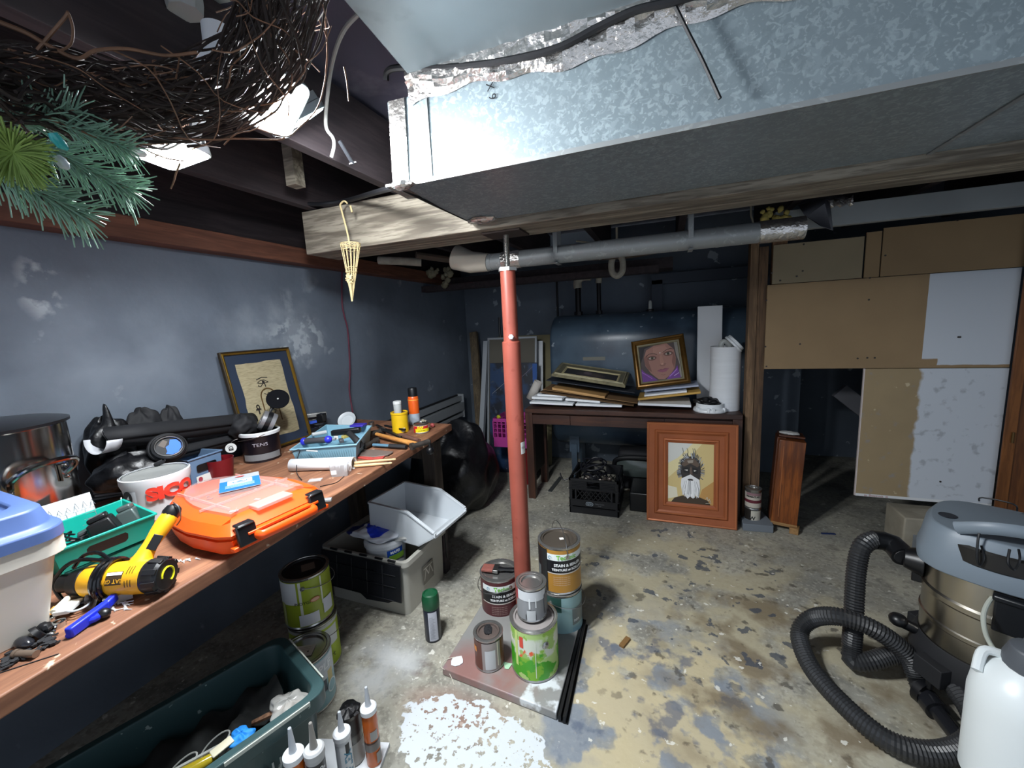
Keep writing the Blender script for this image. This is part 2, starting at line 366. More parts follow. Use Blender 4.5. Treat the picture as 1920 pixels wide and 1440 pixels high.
# ================= LAMP, COLUMN, PIPES =================
m_led = mat('led_face', 'ffffff', .5, emit=LED)
m_white = mat('white_plastic', 'dfe3e6', .4, var=.03)
m_white2 = mat('dusty_white_enamel', 'a9aba8', .55, var=.1)
m_alu = mat('aluminium', 'b8bcc0', .3, .9, var=.1)
m_steel = mat('steel', '9a9a98', .3, .95, var=.15, vs=14)
LX, LY = -.96, .74
d = thing('ceiling_lampholder', 'round dusty white porcelain lampholder plate on the ceiling', 'lampholder', (LX-.09, LY, 2.325))
B().lathe([(.0, -.03), (.06, -.03), (.13, -.012), (.135, 0), (0, 0)], 40).out('base_plate', m_white2, d)
B().lathe([(0, -.12), (.035, -.12), (.038, -.1), (.038, -.06), (.048, -.05), (.048, -.03), (0, -.03)], 8).out('socket', m_white2, d)
d = thing('garage_lamp', 'bright white LED garage lamp with hinged wing panels glowing below the ceiling', 'lamp', (LX, LY, 2.05))
B().lathe([(0, .10), (.028, .1), (.03, .03), (.055, .02), (.06, -.02), (.03, -.04), (0, -.04)], 24).out('hub', m_white, d)
B().lathe([(.018, .0), (.016, -.004), (.010, -.006), (0, -.007)], 24, c=(0, 0, -.042)).out('led_disc', m_led, d)
for az, rise, tl in ((-4, -.10, -42), (192, -.150, 10), (72, -.04, -38)):
    a = R(az); u = V((cos(a), sin(a), 0)); p0 = u*.06+V((0, 0, -.03)); n = u*.16+V((0, 0, rise))
    M = Matrix.Translation(u*.165+V((0, 0, rise))) @ Matrix.Rotation(a, 4, 'Z') @ Matrix.Rotation(R(tl), 4, 'Y')
    b = B(); b.M = M; b.prism(rrect(.13, .115, .02), -.006, .016)
    for k in range(7): b.box((0, -.045+k*.015, .026), (.12, .003, .02))
    wg = b.out('wing_panel', m_alu, d, bev=.002)
    b = B(); b.M = M; b.prism(rrect(.115, .10, .015), -.0085, -.0065); b.out('led_panel', m_led, wg)
    B().bar(p0*.8, M @ V((-.06, 0, .01)), .03, .012).out('hinge_arm', m_alu, d)
# red adjustable column
m_red = mat('red_oxide_paint', '904a3d', .38, var=.14, vs=9, layers=[dict(col='7c382c', ns=20, th=.63, soft=.02, off=3, amt=.6)])
m_bolt = mat('zinc_bolt', 'd8dadb', .3, .7)
CX, CY = -.645, 1.70
d = thing('steel_column', 'red painted adjustable steel post standing among paint cans and propping the beam', 'column', (CX, CY, .03))
top = ZB-.03
B().lathe([(.0405, 0), (.0405, 1.34), (.036, 1.345), (.036, 1.34)], 40).out('lower_tube', m_red, d)
B().lathe([(.0335, 1.30), (.0335, 1.65), (0, 1.65)], 36).out('upper_tube', m_red, d)
B().lathe([(0, 1.648), (.042, 1.648), (.042, 1.662), (0, 1.662)], 6).out('collar', m_bolt, d)
b = B(); z = 1.66; pr = []
while z < top-.008: pr += [(.0125, z), (.0105, z+.0025)]; z += .005
b.lathe(pr, 14).out('screw', m_steel, d)
B().box((0, 0, top-.005), (.17, .13, .008)).out('head_plate', mat('rusty_plate', '3b2f2a', .7, .4, var=.2), d)
ap = face_cam((CX, CY)); pv = V((cos(ap), sin(ap), 0))
B().cyl(pv*.033+V((0, 0, 1.365)), pv*.047+V((0, 0, 1.365)), .0115, n=6).out('pin', m_bolt, d)
a = ap-.2; B().lathe([(.0415, .83), (.0415, .885)], 8, a0=ap-1.0+1.5, a1=ap+.1+1.15).out('sticker', pl('d9dbd8', .5), d)
text('||||| |||', .012, m_blk, d, cylr=.042, z=.86, a=ap+.9, name='lettering')
# round galvanized pipe behind the beam
p0, p1 = zp(880, 470, 1.80), zp(1425, 403, 1.80); dr = (p1-p0).normalized()
Yp = 2.02
b = B(); b.cyl((-.88, Yp, 1.775), (.52, Yp, 1.775), .042, n=32)
for x in (-.86, -.3, .2, .42): b.cyl((x, Yp, 1.775), (x+.012, Yp, 1.775), .0435, n=32)
d = thing('round_duct', 'round galvanized pipe hanging along the back of the beam', 'pipe', (0, 0, 0)); b.out('pipe_body', m_galvd, d)
for x in (-.5, .1): B().box((x, Yp-.043, 1.93), (.02, .002, .31)).box((x, Yp+.043, 1.93), (.02, .002, .31)).box((x, Yp, 1.731), (.02, .088, .002)).out('hanger_strap', m_galvd, d)
b = B(); b.lathe([(.0435, -.05), (.046, -.02), (.046, .03), (.0435, .05)], 24); b.bm.verts.ensure_lookup_table()
for v in b.bm.verts: v.co = V((v.co.z-.74, v.co.y*random.uniform(.97, 1.05)+Yp, v.co.x*random.uniform(.97, 1.06)+1.775))
b.out('foil_wrap', m_foil, d, ang=10)
b = B(); b.cyl((.36, Yp, 1.775), (.52, Yp, 1.775), .045, n=24); b.out('foil_wrap', m_foil, d)
crn = [(-.88, Yp, 1.775), (-.96, Yp, 1.775), (-1.0, Yp+.02, 1.79)]
B().tube([(-.87, Yp, 1.775), (-.97, Yp, 1.785), (-1.06, Yp, 1.82)], .046, 24, rf=lambda t: .046+.02*t).out('boot', mat('tan_boot', 'a39c90', .7), d)
# yellow foam wad and torn grey paper above the post
d = B(); random.seed(3)
for i in range(26):
    p = yp(1455+random.uniform(-28, 30), 402+random.uniform(-12, 14), 2.86); d.sph(p, random.uniform(.010, .022), 8, 6, jit=.2)
tag(d.out('insulation_foam', mat('yellow_foam', 'b3a45c', .9, var=.2, vs=30), ang=60), 'lumpy yellow insulation foam bulging above the wooden post', 'foam')
b = B(); Q = [yp(x, y, Yq) for x, y, Yq in ((1495, 384, 2.86), (1548, 374, 2.84), (1562, 432, 2.78), (1540, 425, 2.76), (1510, 405, 2.80))]
b.face(Q); b.face([Q[0], Q[4], Q[3], yp(1526, 410, 2.84)]); b.face([Q[1], Q[2], yp(1556, 380, 2.86)])
tag(b.out('torn_paper', mat('grey_felt', '6e7077', .8, var=.15), solid=.003), 'torn grey building paper flap hanging beside the yellow foam', 'paper')
b = B(); b.grid(lambda u, v: yp(1550+u*50, 374+v*16-u*6+3*sin(u*17+v*5), 2.85+.02*sin(u*9)), 8, 3)
tag(b.out('foil_scrap', m_foil, ang=10, solid=.002), 'crumpled foil scrap tucked under the beam beside the torn paper', 'foil')
# ================= PARTITION =================
YP = 3.10
m_fib = mat('fibreboard', '99805f', .85, var=.06, vs=5, bump=(90, .15, .001), layers=[dict(col='877052', ns=2.2, th=.55, soft=.12, off=2, amt=.5)])
m_stud = wood('old_stud', '866a4e', '5d4834', 2, .8)
m_stud2 = wood('old_stud_dark', '6d543d', '493729', 2, .85)
def board(name, x0, x1, z0, z1, y, th, m, label, cat='panel', par=None, screws=(), tl=0, tr=0):
    t = thing(name, label, cat, ((x0+x1)/2, y, z0)); w2 = (x1-x0)/2; h = z1-z0
    b = B(); b._add([(-w2, 0, 0), (w2, 0, 0), (w2, th, 0), (-w2, th, 0), (-w2, 0, h+tl), (w2, 0, h+tr), (w2, th, h+tr), (-w2, th, h+tl)],
        [(3, 2, 1, 0), (4, 5, 6, 7), (0, 1, 5, 4), (1, 2, 6, 5), (2, 3, 7, 6), (3, 0, 4, 7)]); b.out('board', m, t, bev=.0015)
    for px, py in screws:
        q = yp(px, py, y); B().cyl((q.x-(x0+x1)/2, -.0018, q.z-z0), (q.x-(x0+x1)/2, .003, q.z-z0), .0055, n=8).out('screw', pl('2a211b', .5), t)
    return t
XL = yp(1403, 600, YP).x; XR = yp(1437, 600, YP).x; XM = yp(1419, 600, YP).x
tag(B().box(((XL+XM)/2, YP+.045, .95), (XM-XL-.002, .09, 1.90)).out('wall_stud', m_stud, bev=.002), 'left upright stud of the partition end, beside the desk', 'post')
tag(B().box(((XM+XR)/2, YP+.05, .93), (XR-XM-.002, .09, 1.86)).out('wall_stud', m_stud2, bev=.002), 'right upright stud of the partition end, against the brown panel', 'post')
tag(B().box((yp(1462, 470, YP+.03).x, YP+.045, 1.52), (.08, .04, .76)).out('wall_stud', wood('fresh_stud', '9a7350', '74543a', 2, .8)), 'short reddish stud showing behind the top left of the brown panel', 'post')
zA0 = yp(1437, 692, YP-.014).z; zA1 = yp(1640, 505, YP-.014).z
XP1 = yp(1893, 700, YP-.02).x
def pz(x, y): return yp(x, y, YP-.014)
m_fibp = mat('fibreboard_painted', '99805f', .8, var=.06, vs=5, layers=[dict(col='877052', ns=2.2, th=.55, soft=.12, off=2, amt=.5),
    dict(col='ccd2da', reg=(.62, 0, .30, .34, 9, .285), box=1, rn=.05, rns=14, rs=.012), dict(col='ccd2da', reg=(.26, 0, .30, .05, 9, .25), box=1, rn=.06, rns=14, rs=.03)])
board('wall_panel', XR-.005, XP1, zA0, 1.615, YP-.014, .012, m_fibp, 'large brown fibreboard panel, its right part painted white, nailed beside the post', screws=[(1455, 505, )][0:0] or [(1447, 512), (1463, 526), (1494, 518), (1631, 521), (1629, 562), (1608, 672), (1626, 671), (1640, 671), (1437, 563), (1435, 650), (1437, 687), (1500, 645), (1797, 632)])
board('wall_panel', XR+.02, yp(1618, 470, YP).x, 1.618, 1.86, YP-.012, .010, mat('fibreboard_pale', '94866c', .85, var=.14, vs=3), 'small pale fibreboard strip at the top left of the partition', tl=.0, screws=[(1507, 458), (1505, 508)])
board('wall_panel', yp(1620, 470, YP).x+.004, yp(1650, 470, YP).x, 1.618, 1.88, YP-.012, .010, m_fib, 'narrow brown fibreboard strip between two top pieces of the partition', screws=[])
board('wall_panel', yp(1652, 470, YP).x, XP1+.02, 1.618, 1.895, YP-.014, .010, m_fib, 'long brown fibreboard strip along the top right of the partition', screws=[(1660, 479), (1795, 413)])
m_dry = mat('drywall_painted', 'a18d6c', .8, var=.07, vs=6, layers=[dict(col='c9b998', ns=20, th=.68, soft=.02, off=2), dict(col='ced4dc', reg=(.30, 0, .5, .37, 9, .60), box=1, rn=.22, rns=9, rs=.04),
    dict(col='e3e5e6', reg=(0, 0, 0, 9, 9, .018), box=1, rs=.01), dict(col='8b8f96', ns=18, th=.64, soft=.05, off=7, amt=.5)])
xw0 = yp(1621, 700, YP-.01).x; zw0 = yp(1740, 941, YP-.02).z
t = board('gypsum_sheet', xw0, XP1, zw0, zA0-.003, YP-.016, .014, m_dry, 'lower drywall panel, brown paper at left and painted white at right', screws=[(1800, 632), (1763, 903)])
B().box((-(XP1-xw0)/2-.003, .007, (zA0-zw0)/2), (.006, .013, zA0-zw0-.004)).out('edge_tape', pl('d3c7c3', .7), t)
text('m  Sheetrock  m', .018, pl('a9474a', .6), t, Matrix.Translation((-.22, -.0015, .009)) @ FRONT)
# brown door frame at the right edge
m_door = wood('orange_brown_door', '7a4a22', '5d3518', 2, .5)
d = thing('brown_door', 'orange brown wooden door leaf standing at the right of the white painted panel', 'door', (XP1+.36, YP-.03, .13))
B().box((0, 0, .885), (.70, .035, 1.77)).out('door_leaf', m_door, d, bev=.003)
B().box((-.345, -.022, .885), (.05, .012, 1.77)).out('edge_strip', wood('door_strip', '8a5527', '6b3f1b', 2, .5), d, bev=.002)
for z in (.52, 1.12): B().cyl((-.338, -.034, z), (-.338, -.034, z+.06), .006, n=8).out('hinge', mat('brass_old', '6b5330', .45, .6), d)
# concrete kerb and block below the drywall
m_conc = mat('rough_concrete', '9b9484', .9, var=.2, vs=9, bump=(20, .6, .006))
tag(B().box((1.46, 3.02, .10), (.26, .22, .20)).out('concrete_block', m_conc, bev=.008), 'rough beige concrete block holding up the drywall panel', 'block')
bb = B(); bb.bar(zp(1674, 972, .05)+V((0, 0, 0)), V((1.35, 2.25, .05)), .035, .10)
tag(bb.out('grey_plank', mat('grey_plank', '7e858c', .7, var=.15, vs=12), bev=.002), 'grey painted plank lying on edge behind the shop vacuum', 'plank')
# stair underside seen through the opening
b = B(); b.box((1.75, 4.2, .95), (.7, .9, .05), ry=R(42)).box((1.5, 3.95, .62), (.5, .05, .12), ry=R(42))
tag(b.out('stair_underside', mat('stair_grey', '6f7076', .8, var=.1)), 'grey sloping underside of the stairs seen through the dark opening', 'stairs')
# ================= OIL TANK =================
m_tank = mat('blue_tank_paint', '4a5c6c', .32, var=.16, vs=4, bump=(9, .15, .003), layers=[dict(col='26313f', ns=2.6, th=.56, soft=.1, off=2, amt=.8), dict(col='8f9aa2', ns=16, th=.70, soft=.015, off=5)])
m_pipe = mat('black_iron', '17161a', .5, .4, var=.3, vs=12)
TX0, TX1, TY, TZ0, TZ1 = -.97, .66, 3.74, .30, 1.50
d = thing('oil_tank', 'big dark blue steel oil tank behind the brown desk', 'tank', ((TX0+TX1)/2, TY, 0))
b = B(); rad = .24; hh = (TZ1-TZ0)/2-rad; zc = (TZ0+TZ1)/2; n = 20; rows = []
L2 = (TX1-TX0)/2
for x, k in ((-L2, 0), (-L2, .75), (-L2+.012, .93), (-L2+.035, 1), (L2-.035, 1), (L2-.012, .93), (L2, .75), (L2, 0)):
    ring = []
    for i in range(2*n):
        a = 2*pi*i/(2*n); rr = max(.0, rad-(1-k)*.13) if k else 0
        ring.append((x, cos(a)*rr, zc+(hh if sin(a) >= 0 else -hh)*(1 if k else 0)*(1 if k > .5 else 0)+sin(a)*rr))
    rows.append(ring)
b.shell(rows, closed_bottom=False).out('tank_body', m_tank, d, ang=50)
b = B()
b.box((-.42, -rad-.001, zc+.22), (.19, .003, .03)); b.out('name_plate', mat('old_plate', '6b6a60', .6), d)
for x in (-.62, .62):
    for s2 in (-1, 1):
        B().box((x, s2*.19, .17), (.05, .05, .34)).box((x, s2*.19, .34), (.09, .02, .16)).out('leg', mat('leg_grey_blue', '51617a', .6, var=.1) if 0 else m_tank, d)
# fill and vent pipes
def zpipe(name, x, y, z0, z1, r, label, elbow):
    t = thing(name, label, 'pipe', (x, y, 0))
    B().cyl((0, 0, z0), (0, 0, z1), r, n=16).out('pipe_run', m_pipe, t)
    B().cyl((0, 0, z0), (0, 0, z0+.04), r*1.5, n=8).out('fitting', m_pipe, t)
    B().tube(cr([(0, 0, z1-.06), (0, 0, z1+.0), (-.04 if elbow else .04, .0, z1+.035), ((-.16 if elbow else .12), 0, z1+.035)], 6), r*1.45, 12).out('wrapped_elbow', mat('pipe_wrap', 'a29d90', .85, var=.2, vs=25), t)
    return t
q = yp(1084, 560, TY); zpipe('fill_pipe', q.x, TY, TZ1-.01, 1.80, .026, 'thick black iron pipe rising from the left part of the oil tank', False)
q = yp(1123, 560, TY); zpipe('vent_pipe', q.x, TY, TZ1-.01, 1.83, .019, 'thinner black iron pipe rising from the oil tank, right of the thick one', True)
b = B(); b.cyl((yp(1045, 560, 3.95).x, 3.95, .8), (yp(1045, 560, 3.95).x, 3.95, 1.86), .011, n=10)
tag(b.out('conduit', m_pipe), 'thin black vertical pipe on the back wall left of the tank pipes', 'pipe')
q = yp(1219, 575, TY); d = thing('tank_gauge', 'small clear float gauge standing on top of the oil tank', 'gauge', (q.x, TY, TZ1-.002))
B().lathe([(0, 0), (.03, 0), (.03, .018), (.014, .022), (0, .022)], 16).out('gauge_base', m_pipe, d)
B().lathe([(.015, .02), (.015, .08), (.008, .092), (0, .094)], 16).out('gauge_cap', mat('cloudy_clear', 'c6c9c4', .3, alpha=.7), d)
# white valve bulb, hanging pipe pieces and cable near the ceiling
q = yp(1157, 495, 3.0)
b = B(); b.cyl(q+V((0, 0, .06)), V((q.x, q.y, 2.07)), .008, n=8); b.tube(cr([q+V((.0, 0, .06)), q+V((.035, 0, .03)), q+V((.035, 0, -.05)), q+V((0, 0, -.08)), q+V((-.035, 0, -.05)), q+V((-.035, 0, .03))], 5, True), .022, 10, closed=True)
tag(b.out('pipe_lagging', mat('pipe_wrap', 'a29d90')), 'off white lagged pipe loop hanging below the ceiling behind the column', 'pipe')
b = B(); b.tube(cr([yp(780, 478, 2.3), yp(900, 492, 2.6), yp(1010, 486, 2.8), yp(1160, 480, 3.0), yp(1230, 470, 3.1)], 6), .022, 10)
tag(b.out('old_pipe', mat('brown_old_pipe', '54483f', .7, .2, var=.2)), 'brown horizontal pipe running behind the beam over the tank area', 'pipe')
b = B(); b.tube(cr([yp(710, 488, 2.3), yp(760, 490, 2.35), yp(790, 492, 2.4)], 5), .026, 12)
tag(b.out('pipe_stub', mat('pipe_wrap', 'a29d90')), 'short off white lagged pipe under the beam right of the wicker cone', 'pipe')
b = B(); b.tube(cr([yp(1080, 452, 2.3), yp(1180, 461, 2.4), yp(1250, 452, 2.4), yp(1330, 432, 2.45), yp(1405, 424, 2.5), yp(1408, 400, 2.52), V((yp(1408, 400, 2.52).x, 2.55, 2.07))], 6), .005, 6)
tag(b.out('white_cable', pl('8c897c', .6)), 'thin off white cable sagging behind the round pipe', 'cable')
for (x0, y0, sx) in ((812, 510, 1), (838, 522, .8)):
    b = B(); random.seed(x0)
    for i in range(12): b.sph(yp(x0+random.uniform(-9, 9)*sx, y0+random.uniform(-18, 14), 3.2), random.uniform(.014, .03), 8, 6, jit=.25)
    tag(b.out('foam_blob', mat('old_foam', '87826c', .9, var=.2, vs=20), ang=60), 'ragged beige foam blob on a pipe behind the beam, ' + ('left' if sx == 1 else 'right') + ' of a pair', 'foam')
b = B(); b.box((-1.1, 3.3, 1.80), (2.1, .10, .05)).box((-.95, 3.6, 1.86), (2.0, .3, .08))
tag(b.out('ceiling_plank', m_dark), 'dark planks crossing under the ceiling above the corner', 'plank')
b = B(); b.box((.35, 3.95, 1.78), (.95, .05, .09)).box((yp(1232, 540, 3.95).x, 3.95, 1.62), (.09, .05, .3))
tag(b.out('wall_frame', mat('dark_blue_wood', '39414d', .7)), 'dark blue wooden frame on the back wall above the oil tank', 'frame')
# ================= WORKBENCH =================
BT = .85
m_bench = wood('bench_top_wood', '93664b', '6f4935', 1, .6, dirt=dict(col='c9b8a2', ns=30, th=.69, soft=.02, off=6, iso=True, amt=.8))
m_bleg = wood('bench_leg_wood', '4b4138', '342d27', 2, .8)
fx = lambda y: -1.066-.085*y
d = thing('workbench', 'long brown wooden workbench along the left wall, littered with tools', 'workbench', (-1.5, .8, 0))
B().prism([(fx(-.9), -.9), (fx(2.175), 2.175), (XW+.03, 2.19), (XW+.03, -.9)], BT-.042, BT).wout('bench_top', m_bench, d, bev=.004)
for x, y in ((-1.36, 2.09), (-1.98, 2.08), (-1.98, .2), (-1.30, -.6)):
    B().box((x, y, (BT-.045)/2), (.085, .085, BT-.045)).wout('leg', m_bleg, d, bev=.003)
B().box((-1.62, 2.1, .70), (.62, .04, .12)).box((-1.98, .9, .72), (.04, 2.3, .12)).wout('rail', m_bleg, d)
m_black = mat('black_plastic', '101114', .38)
m_blkm = mat('black_matte', '17181c', .75, var=.2, vs=12)
m_foilg = mat('black_bag_film', '0a0b0f', .4, spec=.6, bump=(14, .8, .012))
def lathe_thing(name, label, cat, loc, prof, m, part, rz=0, group=None, n=40):
    t = thing(name, label, cat, loc, rz, group=group); B().lathe(prof, n).out(part, m, t); return t
# --- stock pot ---
m_ss = mat('stainless_steel', 'a3a2a0', .16, 1.0, var=.12, vs=3)
PC = V((-1.85, .515, BT)); pr_, ph_ = .176, .37
t = thing('stock_pot', 'large shiny stainless steel stock pot with lid at the left end of the bench', 'pot', PC, R(20))
B().lathe([(0, .004), (pr_-.01, .004), (pr_, .014), (pr_, ph_), (pr_+.006, ph_+.004), (pr_-.004, ph_+.006)], 64).out('pot_body', m_ss, t)
B().lathe([(pr_+.009, ph_+.004), (pr_+.009, ph_+.012), (pr_-.02, ph_+.02), (.08, ph_+.028), (0, ph_+.03)], 64).out('pot_lid', mat('dull_steel_lid', '47474b', .3, .9, var=.2, vs=8), t)
B().tube(cr([(-.03, 0, ph_+.028), (-.028, 0, ph_+.06), (0, 0, ph_+.072), (.028, 0, ph_+.06), (.03, 0, ph_+.028)], 6), .007, 10).out('lid_handle', m_ss, t)
for aa in (R(-5), R(170)):
    b = B(); b.tube(cr([(cos(aa+k)*(pr_+o), sin(aa+k)*(pr_+o), z) for k, o, z in ((-.36, .004, .22), (-.36, .035, .25), (-.2, .05, .275), (.2, .05, .275), (.36, .035, .25), (.36, .004, .22))], 6), .008, 10)
    for k in (-.36, .36): b.box((cos(aa+k)*(pr_+.004), sin(aa+k)*(pr_+.004), .225), (.006, .03, .05), rz=aa+k)
    for k in (-.36, .36):
        for z in (.21, .245): b.sph((cos(aa+k)*(pr_+.009), sin(aa+k)*(pr_+.009), z), .006, 8, 6)
    b.out('handle', m_ss, t)
# --- white tote with blue lid ---
m_tote = mat('cream_plastic', 'd9d4c9', .5, var=.03); m_blid = mat('periwinkle_plastic', '4c6396', .45, var=.04)
TQ = zp(99, 1158, BT)
t = thing('storage_tote', 'cream plastic tote with a periwinkle blue lid at the front left of the bench', 'tote', (TQ.x-.115, TQ.y-.225, BT), R(-4))
tw, tl_, th_ = .34, .50, .215
rows = [[(x*k, y*k, z) for x, y in rrect(tw, tl_, .04)] for k, z in ((.88, 0), (1, th_-.05), (1.06, th_-.05), (1.06, th_))]
b = B().shell(rows[::-1]); 
for y in (-.06, .10): b.box((tw/2*.955+.003, y, .09), (.012, .010, .16), ry=R(7))
b.out('tote_body', m_tote, t, bev=.002)
rows = [[(x*k, y*k2, z) for x, y in rrect(tw, tl_, .045)] for k, k2, z in ((1.10, 1.07, th_-.012), (1.10, 1.07, th_+.012), (1.02, 1.02, th_+.020), (.98, .98, th_+.055), (.90, .93, th_+.062), (.78, .84, th_+.062), (.76, .82, th_+.052))]
B().shell(rows).out('lid', m_blid, t, bev=.003, ang=50)
# --- teal basket and contents ---
m_teal = mat('teal_plastic', '0fa08f', .4, var=.03)
rimz = BT+.105
RC = [zp(*q, rimz) for q in ((95, 1036), (291, 962), (230, 936))]; RC.append(RC[0]+(RC[2]-RC[1])*.9)
t = thing('plastic_basket', 'teal plastic basket full of tools and batteries between the tote and the orange case', 'basket', (sum((p.x for p in RC))/4, sum((p.y for p in RC))/4, BT))
bk = bin4(RC, BT, .84, .003, .006).wout('basket_body', m_teal, t, bev=.0015)
def side_slot(a, c, f0, f1, g0, g1, k=1.004, shr=.84, z0=BT, zr=rimz, nm='grip_hole', par=t, cols=m_black):
    cen = sum(RC, V())/4
    def P(f, g):
        top = a.lerp(c, f); s = lerp(shr, 1, g)*k; return V((cen.x+(top.x-cen.x)*s, cen.y+(top.y-cen.y)*s, lerp(z0, zr, g)))
    b = B(); pts = []
    for f, g in ((f0, g0+.06), (f0+.03, g0), (f1-.03, g0), (f1, g0+.06), (f1, g1-.06), (f1-.03, g1), (f0+.03, g1), (f0, g1-.06)): pts.append(P(f, g))
    b.face(pts); return b.wout(nm, cols, par)
side_slot(RC[0], RC[1], .28, .70, .52, .78); side_slot(RC[2], RC[3], .30, .62, .5, .76, k=.985)
side_slot(RC[0], RC[1], .03, .97, .30, .335, k=1.006, nm='groove', cols=mat('teal_dark', '0b7f74', .5))
q = zp(128, 978, rimz-.01)
s_ = thing('paper_note', 'white paper sheet with a printed grid standing in the teal basket', 'paper', q, face_cam(q)+pi/2+R(18), rx=R(-14))
B().box((0, 0, .0), (.125, .0012, .13)).out('sheet', pl('dfe3e6', .7), s_)
gs = [('8c9299', [(-.06+.12*i/6, -.055), (-.06+.12*i/6, .02)], .001) for i in range(7)]+[('8c9299', [(-.06, -.055+.075*i/5), (.06, -.055+.075*i/5)], .001) for i in range(6)]
random.seed(2); gs += [('6a6f76', [(-.055+.018*i, .026), (-.05+.018*i, .026+random.uniform(.012, .02)), (-.045+.018*i, .026)], .0012) for i in range(7)]
art('printed_grid', s_, gs, Matrix.Translation((0, -.001, 0)) @ FRONT)
def battery(px, py, z, rz, label, mcol, sz=(.075, .06, .05)):
    p = zp(px, py, z); u = thing('tool_battery', label, 'battery', p, rz, rx=R(18), ry=R(-8))
    B().box((0, 0, 0), sz, tap=.85).box((0, 0, sz[2]*.62), (sz[0]*.55, sz[1]*.7, sz[2]*.3)).out('battery_case', mcol, u, bev=.005)
    B().box((0, -sz[1]*.47, 0), (sz[0]*.6, .006, sz[2]*.35)).out('battery_label', pl('7a3a3c', .4), u, bev=.001)
    text('18V', .014, pl('c9c9c9', .5), u, Matrix.Translation((0, -sz[1]*.53, 0)) @ FRONT)
battery(195, 988, .935, R(-30), 'black power tool battery in the middle of the teal basket', m_black)
battery(168, 1006, .905, R(-20), 'dark grey slim battery at the left of the teal basket', mat('dark_grey', '3a3a3e', .5), (.085, .05, .03))
battery(246, 970, .925, R(-40), 'silver and dark green battery at the right of the teal basket', mat('greengrey', '54605f', .35, .3), (.06, .05, .055))
u = thing('loose_wire', 'tangled black and white wire at the left end of the teal basket', 'wire', zp(115, 1012, .93)); random.seed(5)
B().tube(cr([V((random.uniform(-.035, .035), random.uniform(-.03, .03), random.uniform(-.015, .015))) for _ in range(12)], 6), .0025, 6).out('wire', m_black, u)
# --- heat gun ---
m_yel = mat('yellow_plastic', 'e2a61c', .36, var=.03)
g0 = zp(118, 1093, BT+.045); g1 = zp(322, 1076, BT+.045); ax = (g1-g0).normalized()
t = thing('heat_gun', 'yellow and black heat gun lying on the bench with its cord wrapped around it', 'heat gun', ((g0+g1)/2).to_tuple(), 0)
Lg = (g1-g0).length; rg = .040
def ringc(f0, f1, r0, r1, n=32): return (g0+ax*(Lg*f0), g0+ax*(Lg*f1), r0, r1, n)
b = B(); b.tube([g0+ax*(Lg*f) for f in (.22, .25, .35, .6, .8, .81)], .04, 32, rf=lambda t_: (.030, .035, .037, .038, .039, .036)[min(5, int(round(t_*5)))])
b.wout('body_shell', m_yel, t)
b = B(); b.tube([g0+ax*(Lg*f) for f in (0, .02, .10, .12, .22, .23)], .03, 28, rf=lambda t_: (.020, .022, .022, .029, .033, .03)[min(5, int(round(t_*5)))]).wout('nozzle', m_black, t)
b = B(); b.tube([g0+ax*(Lg*f) for f in (.80, .83, .93, .96, .965)], .03, 32, rf=lambda t_: (.038, .040, .040, .034, .0)[min(4, int(round(t_*4)))])
side = ax.cross(V((0, 0, 1))).normalized(); upv = side.cross(ax).normalized()
for k in range(9):
    a = 2*pi*k/9; o_ = side*cos(a)+upv*sin(a); b.bar(g0+ax*(Lg*.84)+o_*.040, g0+ax*(Lg*.955)+o_*.036, .012, .008, up=o_)
b.wout('rear_cap', m_black, t, bev=.001)
b = B(); cen = g0+ax*(Lg*.967); b.tube([cen+(side*cos(a)+upv*sin(a))*.018 for a in [2*pi*k/20 for k in range(15)]], .0022, 6).wout('ring_mark', pl('d8d21c', .5), t)
h0 = g0+ax*(Lg*.66); h1 = zp(318, 968, 1.0)
b = B(); pth = cr([h0, h0.lerp(h1, .3)+upv*.010, h0.lerp(h1, .6)+upv*.008, h1], 6)
b.tube(pth, .02, 20, rf=lambda t_: .034-.016*min(1, t_*3.2)+.002*sin(t_*9)).wout('handle', m_yel, t)
h2 = h1+(h1-h0).normalized()*.03
B().tube([h1, h1.lerp(h2, .3), h2.lerp(h1, .2), h2], .02, 12, rf=lambda t_: (.019, .021, .017, .008)[int(round(t_*3))]).wout('handle_end', m_black, t)
B().tube(cr([h2, h2+V((.01, -.01, .012)), h2+V((.03, -.01, 0)), h2+V((.028, -.01, -.03)), h2+V((.01, -.012, -.05))], 5), .0016, 6).tube(cr([h2+V((-.01, -.01, .0)), h2+V((-.022, -.015, -.02)), h2+V((-.03, -.015, -.05))], 5), .0016, 6).wout('hanging_wire', m_steel, t)
hm = h0.lerp(h1, .55); vw = (CAM-hm).normalized()
hd = (h1-h0).normalized(); B().bar(hm+vw*.019-hd*.018, hm+vw*.019+hd*.018, .02, .006, up=vw).wout('switch', m_black, t, bev=.001)
b = B()
for f in (.40, .425, .45, .475):
    cc = g0+ax*(Lg*f); b.tube([cc+(side*cos(a)+upv*sin(a))*(.0435+.003*sin(f*90+a)) for a in [2*pi*k/28 for k in range(28)]], .0048, 8, closed=True)
b.tube(cr([g0+ax*(Lg*.45)+upv*.045, g0+ax*(Lg*.22)+upv*.055-side*.0, g0+ax*(Lg*.05)+upv*.04, g0+ax*(-.02)+upv*.0, g0+ax*(Lg*.05)-upv*.030+side*.02, g0+ax*(Lg*.2)-upv*.034+side*.035, g0+ax*(Lg*.4)-upv*.03+side*.035], 7), .0045, 8)
b.tube(cr([g0+ax*(Lg*.47)+upv*.045, g0+ax*(Lg*.3)+upv*.058-side*.02, g0+ax*(Lg*.12)+upv*.05-side*.03, g0+ax*(-.0)+upv*.02-side*.03], 7), .0045, 8)
b.wout('power_cord', mat('shiny_black_cord', '0e0f12', .2), t)
